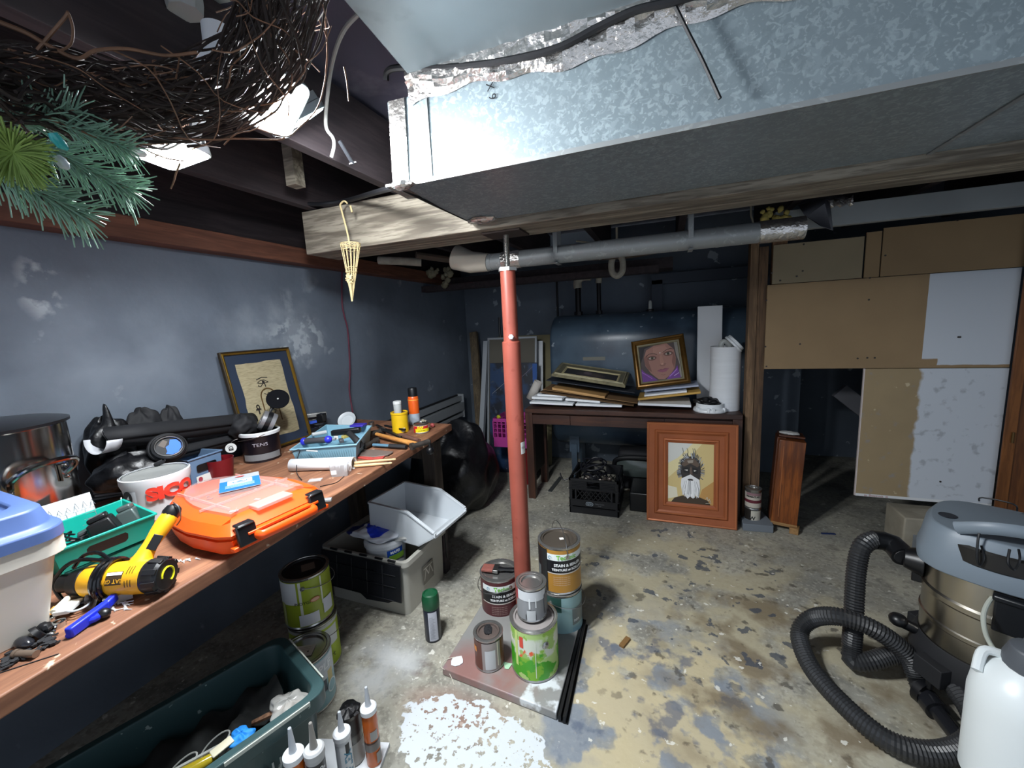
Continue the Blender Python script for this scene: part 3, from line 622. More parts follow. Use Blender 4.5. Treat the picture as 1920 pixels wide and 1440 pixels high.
# printed plate on the side toward the camera
M0 = Matrix((( ax.x, upv.x, side.x, 0), (ax.y, upv.y, side.y, 0), (ax.z, upv.z, side.z, 0), (0, 0, 0, 1)))
cv = V((ax.dot(CAM-g0), 0, 0)); va = atan2((CAM-g0).dot(upv), (CAM-g0).dot(side))
def on_barrel(name, f0, f1, a0, a1, m, r=.0385, txt=None, size=.012, fl=True):
    b = B(); n = 8; vs = []
    for i in range(n+1):
        a = va+R(lerp(a0, a1, i/n)); o_ = side*cos(a)+upv*sin(a); vs += [g0+ax*(Lg*f0)+o_*r, g0+ax*(Lg*f1)+o_*r]
    b._add(vs, [(2*i, 2*i+1, 2*i+3, 2*i+2) for i in range(n)]); return b.wout(name, m, t)
on_barrel('rating_plate', .515, .66, -22, 22, pl('3a2a14', .5)); on_barrel('plate_strip', .52, .655, 10, 20, pl('e5e0d5', .5), r=.0395)
a = va-.14; o_ = side*cos(a)+upv*sin(a); tn = (upv*cos(a)-side*sin(a))
MT = Matrix(((-ax.x, -tn.x, o_.x, 0), (-ax.y, -tn.y, o_.y, 0), (-ax.z, -tn.z, o_.z, 0), (0, 0, 0, 1)))
text('HEAT GUN', .0125, m_yel, t, tm(t).inverted() @ Matrix.Translation(g0+ax*(Lg*.588)+o_*.0408) @ MT, bold=.0002)
for f in (.69, .715, .74):
    on_barrel('vent_slot', f, f+.006, 12, 38, m_black, r=.0392); on_barrel('vent_slot', f, f+.006, -32, -8, m_black, r=.0392)
# --- small clutter in front of the tote ---
def solo(b, name, m, label, cat, group=None, **k): return tag(b.out(name, m, **k), label, cat, group)
zc_ = BT
p = zp(170, 1122, BT+.022)
b = B(); sp = []
for i in range(120): a = i*.35; r = .006+.00014*i; sp.append(p+V((cos(a)*r*.9, sin(a)*r*.35, sin(a)*r)))
b.tube(sp, .0011, 4, flat=7); b2 = b
solo(b, 'steel_tape_roll', mat('worn_steel_tape', '6e6963', .4, .6, var=.3, vs=60), 'coiled steel strapping roll standing behind the blue spring clamp', 'tape')
b = B(); 
for k in range(3): b.tube(cr([zp(x, y, BT+.008+.005*k) for x, y in ((118, 1128), (140, 1112), (168, 1106), (176, 1118), (162, 1136), (138, 1146), (120, 1143))], 6, True), .0022, 6, closed=True)
solo(b, 'wire_loop', pl('b9c1c4', .35), 'loop of pale grey wire lying on the coiled tape', 'wire')
b = B(); m_blue = mat('royal_blue_plastic', '1d2fc4', .4)
t = thing('spring_clamp', 'royal blue plastic spring clamp lying near the front edge of the bench', 'clamp', zp(165, 1155, BT))
B().bar(zp(128, 1188, BT+.012), zp(200, 1135, BT+.016), .016, .022).bar(zp(198, 1136, BT+.016), zp(216, 1118, BT+.02), .014, .018).wout('upper_handle', m_blue, t, bev=.003)
B().tube(cr([zp(130, 1192, BT+.006), zp(150, 1172, BT+.008), zp(182, 1158, BT+.012), zp(183, 1146, BT+.012), zp(168, 1152, BT+.012)], 5), .007, 10).wout('lower_handle', m_blue, t)
B().sph(zp(195, 1150, BT+.012), (.014, .012, .011), 10, 8).wout('jaw_pad', m_black, t)
b = B().bar(zp(75, 1170, BT+.006), zp(105, 1138, BT+.012), .008, .006); solo(b, 'wooden_stick', pl('c9883c', .6), 'orange brown wooden brush handle under the white tube', 'brush')
b = B().cyl(zp(100, 1148, BT+.02), zp(127, 1122, BT+.026), .0065, n=12); solo(b, 'white_tube', pl('e0dccb', .4), 'short cream tube lying on the wooden stick beside the tote', 'tube')
b = B().box(zp(128, 1138, BT+.016), (.03, .045, .010), rz=R(35)); solo(b, 'white_bracket', pl('dfe1df', .4), 'small white plastic bracket beside the grey wire loop', 'bracket', bev=.002)
b = B(); 
for (x, y, r) in ((110, 1175, .013),): b.lathe([(r*.45, 0), (r, 0), (r, r*.9), (r*.7, r), (r*.45, r)], 16, c=zp(x, y, BT))
solo(b, 'chrome_fitting', mat('chrome', 'c4c8ca', .15, 1), 'shiny chrome threaded fitting next to the blue clamp', 'fitting')
b = B().lathe([(.005, 0), (.011, 0), (.011, .010), (.008, .011), (.005, .011)], 16, c=zp(98, 1164, BT)); solo(b, 'chrome_fitting', mat('chrome', 'c4c8ca'), 'smaller chrome fitting behind the one beside the blue clamp', 'fitting')
b = B(); b.sph(zp(93, 1187, BT+.004), (.012, .009, .004), 10, 6); solo(b, 'metal_washer', mat('chrome', 'c4c8ca'), 'small polished metal disc in front of the chrome fittings', 'washer')
b = B().sph(zp(45, 1205, BT+.010), (.024, .013, .011), 14, 8); solo(b, 'oval_stopper', mat('gloss_black', '202126', .2), 'glossy black oval knob in the hardware pile', 'knob')
b = B().cyl(zp(66, 1190, BT+.014), zp(76, 1182, BT+.018), .017, .014, n=16).sph(zp(83, 1176, BT+.014), (.016, .012, .010), 10, 8, jit=.1); solo(b, 'furniture_caster', m_black, 'small black caster wheel beside the tote corner', 'caster')
t = thing('spent_cartridge', 'short bronze coloured metal cylinder at the front of the hardware pile', 'metal tube', zp(50, 1226, BT+.008))
B().cyl(zp(30, 1226, BT+.008), zp(68, 1226, BT+.008), .007, n=14).cyl(zp(28, 1226, BT+.008), zp(34, 1226, BT+.008), .0085, n=14).wout('tube', mat('bronze_dull', '8a7a6c', .35, .7), t)
b = B().bar(zp(-20, 1268, BT+.001), zp(110, 1226, BT+.001), .002, .0016); solo(b, 'hacksaw_blade', m_blkm, 'thin black saw blade lying flat near the front edge of the bench', 'blade')
random.seed(11); pool = []
for i in range(46):
    x = random.uniform(2, 100); y = 1245-x*.52+random.uniform(-10, 14); p = zp(x, y, BT+.0035); a = random.uniform(0, 6.28); l = random.uniform(.006, .014)
    if i < 2:
        b = B(); b.tube(cr([V((-l, 0, 0)), V((0, 0, .002)), V((l*.8, .004, 0)), V((l, .010, .0))], 3), .0018, 6); 
        if i: b = B().lathe([(.0, 0), (.006, 0), (.006, .004), (0, .004)], 6)
        o = b.out('loose_screw' if not i else 'loose_nut', m_blkm); pool.append(o)
    else: o = pool[i % 2].copy(); COL.objects.link(o)
    o.location = p; o.rotation_euler = (0, 0, a); tag(o, ('small dark screw' if o.name.startswith('loose_screw') else 'small dark nut')+' in the hardware pile at the front left of the bench', 'screw' if o.name.startswith('loose_screw') else 'nut', 'dark screws in the pile' if o.name.startswith('loose_screw') else 'dark nuts in the pile')
pool = None; random.seed(4)
for i in range(20):
    if i < 14: x, y = random.uniform(206, 246), 1138-random.uniform(-6, 14)
    else: x, y = random.uniform(333, 372), 1051+random.uniform(-5, 5)
    if pool is None:
        o = B().cyl((-.008, 0, 0), (.008, 0, 0), .0013, .0006, n=6).cyl((-.0095, 0, 0), (-.0078, 0, 0), .003, n=8).out('drywall_screw', mat('bright_screw', 'e8eaec', .3, .3)); pool = o
    else: o = pool.copy(); COL.objects.link(o)
    o.location = zp(x, y, BT+.002); o.rotation_euler = (0, 0, random.uniform(-.6, .9))
    if i < 14: tag(o, 'bright white screw in the loose heap beside the blue clamp', 'screw', 'white screws by the clamp')
    else: tag(o, 'bright white screw in the row between heat gun and orange case', 'screw', 'white screws by the heat gun')
solo(B().box(zp(222, 1120, BT+.012), (.05, .02, .018), rz=R(60)), 'clear_box', mat('clear_plastic', 'd8dcdf', .1, alpha=.35), 'tiny clear plastic box behind the blue clamp jaw', 'box')
# --- orange organiser case ---
m_or = mat('orange_plastic', 'ee5212', .36, var=.03)
m_clr = mat('clear_lid', 'b9a5a2', .12, alpha=.34, spec=.6)
fr = [zp(452, 1028, .875), zp(600, 956, .875)]
cx0 = (fr[0]+fr[1])/2; ay = (fr[1]-fr[0]).normalized(); azr = atan2(ay.y, ay.x)-pi/2
t = thing('organizer_case', 'bright orange parts organiser case with a clear lid overhanging the bench edge', 'case', (cx0.x, cx0.y, BT+.001), azr)
Wc = (fr[1]-fr[0]).length+.08; Dc = .50
def outl(g, d0=0):
    w = Wc/2-g; P = [(-d0-g, -w+.02), (-d0-g, w-.02), (-.04, w), (-.16, w+.015)]
    for i in range(1, 12): a = pi/2+pi*i/12; P.append((-.16+cos(a)*(Dc-.16-g), sin(a)*(w+.015)))
    return P+[(-.16, -w-.015), (-.04, -w)]
rows = [[(x, y, z) for x, y in outl(g, dd)] for g, dd, z in ((.035, .0, 0), (.012, 0, .012), (.002, 0, .052), (.010, 0, .053), (.010, 0, .058), (.002, 0, .060), (.0, 0, .068), (.02, .015, .092), (.045, .03, .100))]
b = B(); b._add(rows[0], [tuple(range(len(rows[0])))[::-1]]); b.shell(rows).out('case_shell', m_or, t, ang=30)
rows = [[(x*.93-.015, y*.84, z) for x, y in outl(g, .02)] for g, z in ((.03, .098), (.032, .108), (.05, .111))]
rows = [[(max(min(x, -.05), -.6), y, z) for x, y, z in r] for r in rows]
B().shell(rows).out('clear_lid', m_clr, t, ang=40)
b = B()
for y in (-.09, .09): b.box((-.25, y, .106), (.30, .004, .006))
b.box((-.17, 0, .106), (.004, .27, .006)).box((-.30, 0, .106), (.004, .2, .006)); b.out('divider', mat('milky_plastic', 'c9aaa2', .4, alpha=.5), t)
B().box((-.045, 0, .103), (.05, .11, .012)).out('lid_tab', mat('milky_plastic', 'e8c9c0'), t, bev=.003)
B().tube(cr([(-.012, -.085, .05), (.030, -.085, .05), (.038, -.06, .05), (.038, .06, .05), (.030, .085, .05), (-.012, .085, .05)], 5), .010, 12, flat=1.4).out('carry_handle', m_or, t)
b = B().box((.004, 0, .03), (.02, Wc*.9, .012)).box((.01, 0, .062), (.02, .22, .008)); b.out('rib', m_or, t, bev=.002)
for y in (-Wc/2+.055, Wc/2-.055): B().box((.010, y, .060), (.014, .052, .055), ry=R(-12)).box((.0, y, .089), (.03, .046, .008)).out('latch', m_black, t, bev=.004)
random.seed(9)
for i in range(16):
    xx = random.uniform(-.32, -.08); yy = random.uniform(-.12, .14)
    B().box((xx, yy, .1025), (random.uniform(.01, .03), random.uniform(.004, .012), .002), rz=random.uniform(0, 3)).out('stored_part', m_bolt if i % 3 else pl('8a5a4a', .4), t)
q = zp(450, 903, BT+.116)
u = thing('cardboard_tag', 'blue and grey packaging card lying on the clear lid of the orange case', 'card', (q.x, q.y, BT+.1155), azr+R(62))
B().box((0, 0, 0), (.115, .16, .0012)).out('card', pl('8f9398', .4), u)
art('print', u, [('1760b4', [(-.057, -.078), (.057, -.078), (.057, .03), (-.057, .03)]), ('dfe6ee', [(-.035, -.02), (.035, -.02), (.035, .024), (-.035, .024)]), ('1760b4', ell(0, .002, .022, .016)), ('dfe6ee', ell(0, .002, .018, .012)), ('1760b4', [(-.014, -.006), (0, .012), (.014, -.006)]),
    ('c8433c', ell(0, .055, .014, .005))]+[('b9cfe8', [(-.04, -.032-.008*i), (.04, -.032-.008*i)], .0018) for i in range(5)], Matrix.Translation((0, 0, .0008)))
text('GIT', .010, pl('f2f5f8', .5), u, Matrix.Translation((0, .002, .0045)))
# ================= REST OF THE BENCH =================
SC = 1.18
def paint_can(name, label, loc, r, h, rz, patches, lid='steel', bail=None, lidm=None, group=None, cat='paint can', tilt=0, sc=SC):
    t = thing(name, label, cat, loc, rz, rx=tilt, group=group); t.scale = (sc, sc, sc); ms = mat('can_steel', 'b0afac', .25, .85, var=.12, vs=15)
    B().lathe([(0, .002), (r-.004, .002), (r, 0), (r+.0015, .003), (r, .007), (r-.001, .009), (r-.001, h-.009), (r+.001, h-.006), (r+.002, h-.001), (r-.002, h), (r-.009, h), (r-.011, h-.006), (r-.013, h-.006)], 48).out('can_body', ms, t)
    B().lathe([(r-.011, h-.007), (r-.012, h-.001), (r-.018, h-.001), (r-.019, h-.007), (0, h-.006)], 48).out('lid', lidm or ms, t)
    if patches: wrap('label', t, r-.0004, patches)
    if bail:
        a0, kind = bail; aa = R(a0); e = [V((cos(aa+s2*pi/2), sin(aa+s2*pi/2), 0)) for s2 in (-1, 1)]
        for k in e: B().cyl(k*(r-.001)+V((0, 0, h-.035)), k*(r+.004)+V((0, 0, h-.035)), .008, n=12).out('bail_ear', ms, t)
        f = V((cos(aa), sin(aa), 0)); P = []
        for i in range(15):
            q = pi*i/14; lift = {'down': -.02, 'mid': .055, 'up': .10}[kind]; out_ = {'down': 1.10, 'mid': .75, 'up': .0}[kind]
            P.append(e[0]*cos(q)*(r+.004)+f*(sin(q)*(r+.006)*out_)+V((0, 0, h-.035+lift*sin(q))))
        B().tube(P, .0016, 6).out('bail_handle', m_steel, t)
    return t
# --- wide white pail SICO ---
pc = zp(291, 885, BT+.145); ang = face_cam(pc)
m_pail = mat('white_pail', 'd5d8db', .4, var=.05)
t = thing('paint_pail', 'white paint pail with red letters standing behind the orange case', 'pail', (pc.x, pc.y, BT), ang)
rp, hp = .098, .145
B().lathe([(0, .002), (rp-.012, 0), (rp-.006, hp-.04), (rp, hp-.02), (rp, hp), (rp-.006, hp+.003), (rp-.010, hp)], 56).out('pail_body', m_pail, t)
B().lathe([(rp-.010, hp-.002), (rp-.018, hp-.006), (0, hp-.006)], 56).out('lid', mat('grey_lid', '8b8d8b', .6, var=.25, vs=12), t)
B().lathe([(rp-.0095, hp+.001), (rp-.004, hp+.0035)], 56).out('lid_rim', m_black, t)
text('SICO', .056, pl('d93a2b', .4), t, cylr=rp+.0005, z=.092, a=.40, bold=.004, sx=1.15)
wrap('label', t, rp-.004, [(-70, -38, .02, .11, 'c3c8cc')])
b = B(); art('badge', t, [('23292c', ell(0, 0, .018, .024)), ('c9ced0', [(-.006, -.004), (.004, .008), (.006, -.006)])], Matrix.Rotation(R(-52), 4, 'Z') @ Matrix.Translation((rp+.001, 0, .09)) @ Matrix.Rotation(pi/2, 4, 'Z') @ FRONT)
aa = R(-75); B().tube(cr([(cos(aa)*rp, sin(aa)*rp, .09), (cos(aa+.25)*(rp+.015), sin(aa+.25)*(rp+.015), .06), (cos(aa+.55)*(rp+.03), sin(aa+.55)*(rp+.03), .035), (cos(aa+.9)*(rp+.03), sin(aa+.9)*(rp+.03), .02)], 5), .002, 6).out('pail_handle', pl('e4e6e8', .3), t)
# --- mask / headlamp with blue pad on the pail ---
q = zp(316, 838, BT+.20)
t = thing('diving_mask', 'black round goggle mask with a bright blue pad resting on the white pail', 'mask', q, face_cam(q)-pi/2+pi+R(10), rx=R(-22))
M1 = FRONT
def ringp(rx_, rz_, y, n=32): return [(cos(2*pi*i/n)*rx_, y, sin(2*pi*i/n)*rz_) for i in range(n)]
B().tube(ringp(.048, .043, -.004), .007, 8, closed=True).out('mask_rim', m_black, t)
B().tube(ringp(.042, .037, -.012), .0025, 8, closed=True).out('chrome_rim', m_steel, t)
B().tube(ringp(.052, .048, .014), .010, 8, closed=True).tube(ringp(.045, .04, .03), .008, 8, closed=True).out('skirt', m_blkm, t)
art('blue_pad', t, [('101216', ell(0, 0, .042, .037)), ('2f6fe0', [(x*.0385, y*.034) for x, y in [(-.35, -.75), (.1, -.95), (.6, -.8), (.93, -.3), (.95, .2), (.7, .68), (.2, .75), (.05, .2), (-.25, .0), (-.2, -.5)]]), ('5a5049', [(-.030, .012), (-.012, .03), (.0, .02), (-.014, -.002)])], Matrix.Translation((0, -.006, 0)) @ FRONT)
B().tube(cr([(-.02, .0, -.045), (-.035, .0, -.065), (-.05, -.015, -.058), (-.03, -.02, -.052)], 5), .008, 8, flat=.5).out('strap', m_blkm, t)
# --- black vinyl rolls along the wall ---
def roll(name, p0, p1, r, label, m, wob=.12, inner=True):
    p0, p1 = V(p0), V(p1); c = (p0+p1)/2; t = thing(name, label, 'roll', c); d0 = (p1-p0).normalized(); sd = d0.cross(V((0, 0, 1))).normalized(); u = sd.cross(d0)
    b = B(); n = 60; L = []
    for i in range(n): a = i*2*pi*2.0/n; rr = r*(1-.35*i/n); L.append(sd*cos(a)*rr+u*sin(a)*rr)
    vs = []; K = 6
    for k in range(K+1):
        o_ = p0.lerp(p1, k/K)-c
        for i, l in enumerate(L): vs.append(o_+l+(-d0*(.05*max(0, sin(i*.21+1))) if k == 0 else V()))
    fs = [(k*n+i, k*n+i+1, (k+1)*n+i+1, (k+1)*n+i) for k in range(K) for i in range(n-1)]
    b._add(vs, fs).out('rolled_sheet', m, t, solid=.0015, ang=60)
    if inner:
        b = B(); b.grid(lambda a_, c_: -(p1-p0)/2-d0*(.055*c_)+sd*cos(pi+pi*a_*1.0)*r*(1+.2*c_)+u*sin(pi+pi*a_)*r*(1+.1*c_), 14, 3); b.out('white_backing', pl('c9ccd2', .7), t, solid=.001)
        b = B(); vs = []
        for k in range(2):
            o_ = p0+d0*(k*.05)-c
            for i, l in enumerate(L): vs.append(o_+l*.97-d0*(.05*max(0, sin(i*.21+1)) if k == 0 else 0))
        b._add(vs, [(i, i+1, n+i+1, n+i) for i in range(n-1)]).out('white_backing', pl('c9ccd2', .7), t)
    return t
roll('vinyl_roll', xp(212, 822, -1.90), xp(470, 790, -1.985), .046, 'long black rolled vinyl sheet with white backing lying behind the bench clutter', m_blkm)
roll('vinyl_roll', xp(300, 858, -1.94), xp(470, 815, -2.0), .032, 'second black vinyl roll below and behind the longer one', m_blkm)
def bag(name, label, c, sz, seed, m, spikes=(), nu=28, nv=18, cat='bag', flat=.0, amp=.22, shp=1.0):
    random.seed(seed); ph = [random.uniform(0, 6) for _ in range(12)]; b = B(); vs = []; fs = []
    for i in range(nv+1):
        th = pi*i/nv
        for j in range(nu):
            a = 2*pi*j/nu; k = 1+amp*.4*sin(3*a+ph[0]+2*th)+amp*.35*sin(5*a+ph[1]-3*th)+amp*.25*sin(9*a+7*th+ph[2])+amp*.12*sin(17*a+ph[3]+9*th)+amp*.15*sin(11*th+ph[4]+2*a)
            x, y, z = sin(th)*cos(a)*k, sin(th)*sin(a)*k, cos(th)*k
            for (sa, sth, sh, wd) in spikes:
                dd = (1-cos(a-sa))+(1-cos(th-sth)); e = math.exp(-dd/wd); x *= 1+sh*e; y *= 1+sh*e; z *= 1+sh*e
            z = max(z, -flat) if flat else z; vs.append((x*sz[0], y*sz[1], z*sz[2]))
    for i in range(nv):
        for j in range(nu): k = (j+1) % nu; fs.append((i*nu+j, (i+1)*nu+j, (i+1)*nu+k, i*nu+k))
    t = b._add(vs, fs).out(name, m, sub=1, ang=180); t.location = c; return tag(t, label, cat)
bag('black_bag', 'crumpled glossy black plastic bag behind the stock pot', xp(205, 835, -1.98)+V((0, 0, -.015)), (.06, .075, .12), 3, m_foilg, spikes=((0, .3, .5, .05),), flat=.9)
bag('black_bag', 'black plastic bag lump between the pot and the vinyl rolls', xp(270, 800, -2.0)+V((0, 0, -.04)), (.05, .07, .11), 5, m_blkm, flat=.9)
bag('black_bag', 'pointed black plastic bag standing behind the vinyl roll', xp(322, 800, -2.0)+V((0, 0, -.04)), (.05, .05, .12), 6, m_blkm, spikes=((0, .2, .4, .03),), flat=.9)
bag('black_bag', 'low black plastic bag under the ends of the vinyl rolls', xp(245, 885, -1.88), (.10, .11, .07), 9, m_foilg, flat=.8)
# striped white book edges
q = zp(213, 915, BT+.03); t = thing('paper_stack', 'small stack of white papers between the pot and the white pail', 'papers', (q.x, q.y, BT), R(40))
random.seed(1)
for k in range(5): B().box((random.uniform(-.004, .004), 0, .006+k*.011), (.10, .07, .007), rz=random.uniform(-.1, .1)).out('sheet_bundle', pl('b9bcc0' if k % 2 else '9a9da2', .7), t)
# --- blue grey basket ---
def basket(name, label, rim, z0, col, cat='basket', sh=.86, th=.003, lip=.006):
    c = sum([V(p) for p in rim], V())/4; t = thing(name, label, cat, (c.x, c.y, z0)); bin4(rim, z0, sh, th, lip).wout('basket_body', col, t, bev=.0012); return t
m_bgrey = mat('blue_grey_plastic', '66809f', .45, var=.04)
a_ = zp(352, 863, BT+.12); c_ = zp(414, 843, BT+.12); dv = V((-.17, .03, 0)); dv = V((-(c_-a_).y, (c_-a_).x, 0)).normalized()*.16
t = basket('plastic_basket', 'blue grey plastic basket behind the orange case, right of the white pail', [a_, c_, c_+dv, a_+dv], BT, m_bgrey, sh=.92)
cm = (a_+c_)/2; nn = (-dv).normalized(); tt = (c_-a_).normalized()
MB = Matrix(((tt.x, 0, nn.x, 0), (tt.y, 0, nn.y, 0), (0, 1, 0, 0), (0, 0, 0, 1)))
art('grip_hole', t, [(m_black, [(x, y) for x, y in rrect(.085, .030, .008)])], tm(t).inverted() @ Matrix.Translation(cm-V((0, 0, .048))+nn*.001) @ MB)
art('picture_label', t, [('d9dbd8', [(-.05, -.016), (.035, -.016), (.035, .016), (-.05, .016)]), ('a03a48', ell(-.035, 0, .009, .011)), ('3f5a4a', [(.01, -.01), (.028, -.01), (.028, .012), (.015, .010)])], tm(t).inverted() @ Matrix.Translation(cm-V((0, 0, .095))+nn*.0025) @ MB)
# red bucket beside it
q = zp(432, 872, BT+.06); lathe_thing('red_tub', 'dark red plastic tub behind the orange case under the black pot', 'tub', (q.x-.07, q.y+.0, BT), [(0, 0), (.045, 0), (.055, .085), (.053, .085), (.043, .004), (0, .004)], mat('dark_red_plastic', '6d0f18', .4), 'tub_body')
# --- black paint pot with white rim and contents ---
pc = zp(492, 812, BT+.13); ang = face_cam(pc); r, h = .088, .145
pc.x -= .02
t = thing('black_paint_pot', 'black paint pot with a white rim, stuffed with cloth and wire, behind the orange case', 'pot', (pc.x, pc.y, BT), ang)
B().lathe([(0, 0), (r-.006, 0), (r-.004, h-.02), (r, h-.012), (r, h), (r-.006, h), (r-.010, h-.03), (r-.012, .01), (0, .008)], 48).out('pot_body', mat('dark_glossy_label', '18151c', .25), t)
B().lathe([(r+.001, h-.016), (r+.003, h-.002), (r-.003, h+.002), (r-.008, h-.004)], 48).out('rim', m_white, t)
wrap('label', t, r-.0035, [(-60, 60, .012, .042, '77797c')]); text('TENS', .022, pl('a9a3ad', .4), t, cylr=r-.002, z=.088, a=-.05, sx=1.3)
B().tube(cr([(.02, r, h-.03), (.05, r*.8, h-.012), (r, r*.2, h-.008), (r+.003, -r*.4, h-.02), (.03, -r-.002, h-.035)], 6), .0015, 6).out('bail_handle', m_steel, t)
top = V((pc.x, pc.y, BT+h))
bag('black_cloth', 'black cloth glove bunched on top of the black paint pot', top+V((-.055, -.045, .03)), (.07, .065, .055), 21, m_blkm, cat='cloth', spikes=((2.5, 1.9, .3, .1),))
t = thing('tape_reel', 'silver and grey roll of sheet standing in the black paint pot', 'roll', top+V((.02, .035, .035)), ang, rx=R(60))
B().lathe([(.02, -.03), (.048, -.03), (.05, 0), (.048, .03), (.02, .03), (.02, -.03)], 32).out('reel_body', mat('dull_silver', '8f9094', .35, .5, var=.2), t)
B().lathe([(.0485, -.01), (.0515, -.01), (.0515, .012), (.0485, .012)], 32).out('reel_band', m_black, t)
q = zp(433, 840, BT+.10)
t = thing('round_tag', 'round white printed tag hanging from the wire of the black paint pot', 'tag', q, face_cam(q)+pi/2)
B().lathe([(0, -.001), (.022, -.001), (.022, .001), (0, .001)], 28).out('tag_disc', pl('d6d9d7', .5), t).rotation_euler = (pi/2, 0, 0)
art('tag_print', t, [('2a2d2e', ell(0, 0, .009, .009, t0=0, t1=pi)+[(-.009, -.012), (.009, -.012)]), ('d6d9d7', ell(0, 0, .0055, .0055)), ('2a2d2e', ell(0, -.001, .0025, .0025)), ('2a2d2e', [(-.014, .006), (-.010, .012), (0, .0145), (.010, .012)], .0009)], Matrix.Translation((0, -.0014, 0)) @ FRONT)
B().tube(cr([(0, 0, .02), (.012, 0, .032), (.03, 0, .036)], 4), .001, 5).out('tag_wire', m_steel, t)
q = zp(521, 748, 1.06); q = xp(521, 748, pc.x+.05)
t = thing('sanding_disc', 'round black disc pad standing up above the black paint pot', 'disc', q, face_cam(q)+pi/2+R(-20), rx=R(-38), ry=R(28))
b = B(); b.lathe([(0, -.003), (.052, -.003), (.052, .003), (0, .003)], 36); o = b.out('disc', mat('disc_black', '0c0d11', .9, spec=.1), t); o.rotation_euler = (pi/2, 0, 0)
B().cyl((0, -.004, 0), (0, .012, 0), .004, n=12).out('hub', m_steel, t)
b = B()
for k in range(5): b.tube(cr([(-.02+.008*k, .005, 0), (-.025+.01*k, .012, -.03), (-.01+.004*k, .012, -.05), (.0, .02, -.09-.01*k)], 4), .002, 5)
b.out('cables', m_black, t)
# --- papyrus picture ---
T0 = xp(405, 662, -2.05); T1 = xp(537, 656, -2.05); T0.z = T1.z = (T0.z+T1.z)/2
wf = T1.y-T0.y; hf = T0.z-BT+.004; lean = atan2(.10, hf)
t = thing('papyrus_picture', 'gold framed papyrus picture of Egyptian signs leaning on the left wall', 'picture', ((-1.945), (T0.y+T1.y)/2, BT+.002), R(90), rx=-lean)
# local: x along wall (+y world), picture faces -Y local -> +X world
M_GOLD = mat('gold_frame', 'b08a3a', .28, .85, var=.2, vs=12); m_gdk = mat('dark_gold', '3a2f1e', .4, .5)
hl = hf/cos(lean); fwid = .018
def frame(t, w, h, prof, m, name='frame', M=None):
    """mitred frame: prof = list of (inset from outer edge, depth toward viewer)"""
    b = B(); b.M = M or Matrix(); rows = []
    for ins, dep in prof:
        rows.append([(-w/2+ins, -dep, ins), (w/2-ins, -dep, ins), (w/2-ins, -dep, h-ins), (-w/2+ins, -dep, h-ins)])
    b.shell(rows, closed_bottom=False); return b.out(name, m, t, ang=20)
frame(t, wf, hl, [(0, 0), (0, .016), (.004, .020), (.008, .018)], m_gdk, 'frame_edge')
frame(t, wf, hl, [(.007, .016), (.010, .021), (.016, .019), (.019, .010)], M_GOLD, 'frame')
B().box((0, .0, hl/2), (wf-.004, .006, hl-.004)).out('backing', m_black, t)
W2, H2 = wf/2, hl
MP = Matrix.Translation((0, -.006, H2/2)) @ FRONT
m_pap = mat('papyrus', 'a79c7d', .8, var=.1, vs=8, layers=[dict(col='7d7455', ns=30, th=.56, soft=.08, off=3, amt=.6)], stretch=(1, 1, 8))
random.seed(4); pp = []
pw, ph = wf*.33, H2*.38
for i in range(9): pp.append((-pw+2*pw*i/9, ph+random.uniform(-.004, .004)))
for i in range(9): pp.append((pw+random.uniform(-.004, .004), ph-2*ph*i/9))
for i in range(9): pp.append((pw-2*pw*i/9, -ph+random.uniform(-.004, .004)))
for i in range(9): pp.append((-pw+random.uniform(-.004, .004), -ph+2*ph*i/9))
ink = '231f1d'; brn = '5c4422'
ey = H2*.17
arch = [(-.042, -.14), (-.042, .0)]+[(cos(a)*.042, sin(a)*.042) for a in [pi-pi*i/10 for i in range(11)]]+[(.042, -.14)]
eye = lambda P: [(x*.9-.01, y*.9+ey) for x, y in P]
def ankh(cx, cy, s): return [(ink, [(cx+x*s, cy+y*s) for x, y in ell(0, .55, .28, .4, 14)]+[(cx+.28*s, cy+.55*s)], .22*s), (ink, [(cx-.5*s, cy+.05*s), (cx+.5*s, cy+.05*s)], .26*s), (ink, [(cx, cy+.1*s), (cx, cy-.8*s)], .28*s)]
art('papyrus_sheet', t, [('232f42', [(-wf/2+.017, -H2/2+.017), (wf/2-.017, -H2/2+.017), (wf/2-.017, H2/2-.017), (-wf/2+.017, H2/2-.017)]), (m_pap, pp),
    (ink, eye([(-.035, .022), (0, .032), (.035, .028)]), .005), (ink, eye([(-.035, .002), (-.015, .014), (.01, .015), (.034, .0)]), .004), (ink, eye([(-.03, .0), (0, -.006), (.034, .0)]), .004), (ink, eye(ell(.003, .004, .009, .008))),
    (ink, eye([(.008, -.005), (.010, -.026)]), .005), (ink, eye([(-.005, -.006), (-.02, -.022), (-.034, -.018), (-.03, -.010)]), .004),
    (brn, [(x, y+ey-.075) for x, y in arch], .007), (ink, [(-.02, ey-.058), (-.005, ey-.066), (.004, ey-.055), (.02, ey-.062)], .003), (ink, [(0, ey-.072), (0, ey-.11)], .006), (ink, [(-.012, ey-.085), (.012, ey-.085)], .003)]
    + ankh(-.075, ey-.135, .026)+ankh(.02, ey-.12, .016)+[(ink, [(.0, ey-.15), (.02, ey-.155), (.01, ey-.17)], .004)], MP, dz=.0003)
# --- red cord hanging down the wall ---
m_cord = mat('maroon_cord', '5b1f33', .5)
b = B(); b.tube(cr([xp(642, 478, -2.05), xp(641, 560, -2.06), xp(645, 590, -2.06), xp(652, 620, -2.06), xp(656, 690, -2.055), xp(655, 730, -2.05), xp(660, 765, -2.03), zp(664, 788, BT+.006)], 8), .0052, 8)
solo(b, 'hanging_cord', m_cord, 'maroon electric cord hanging down the left wall behind the bench', 'cord')
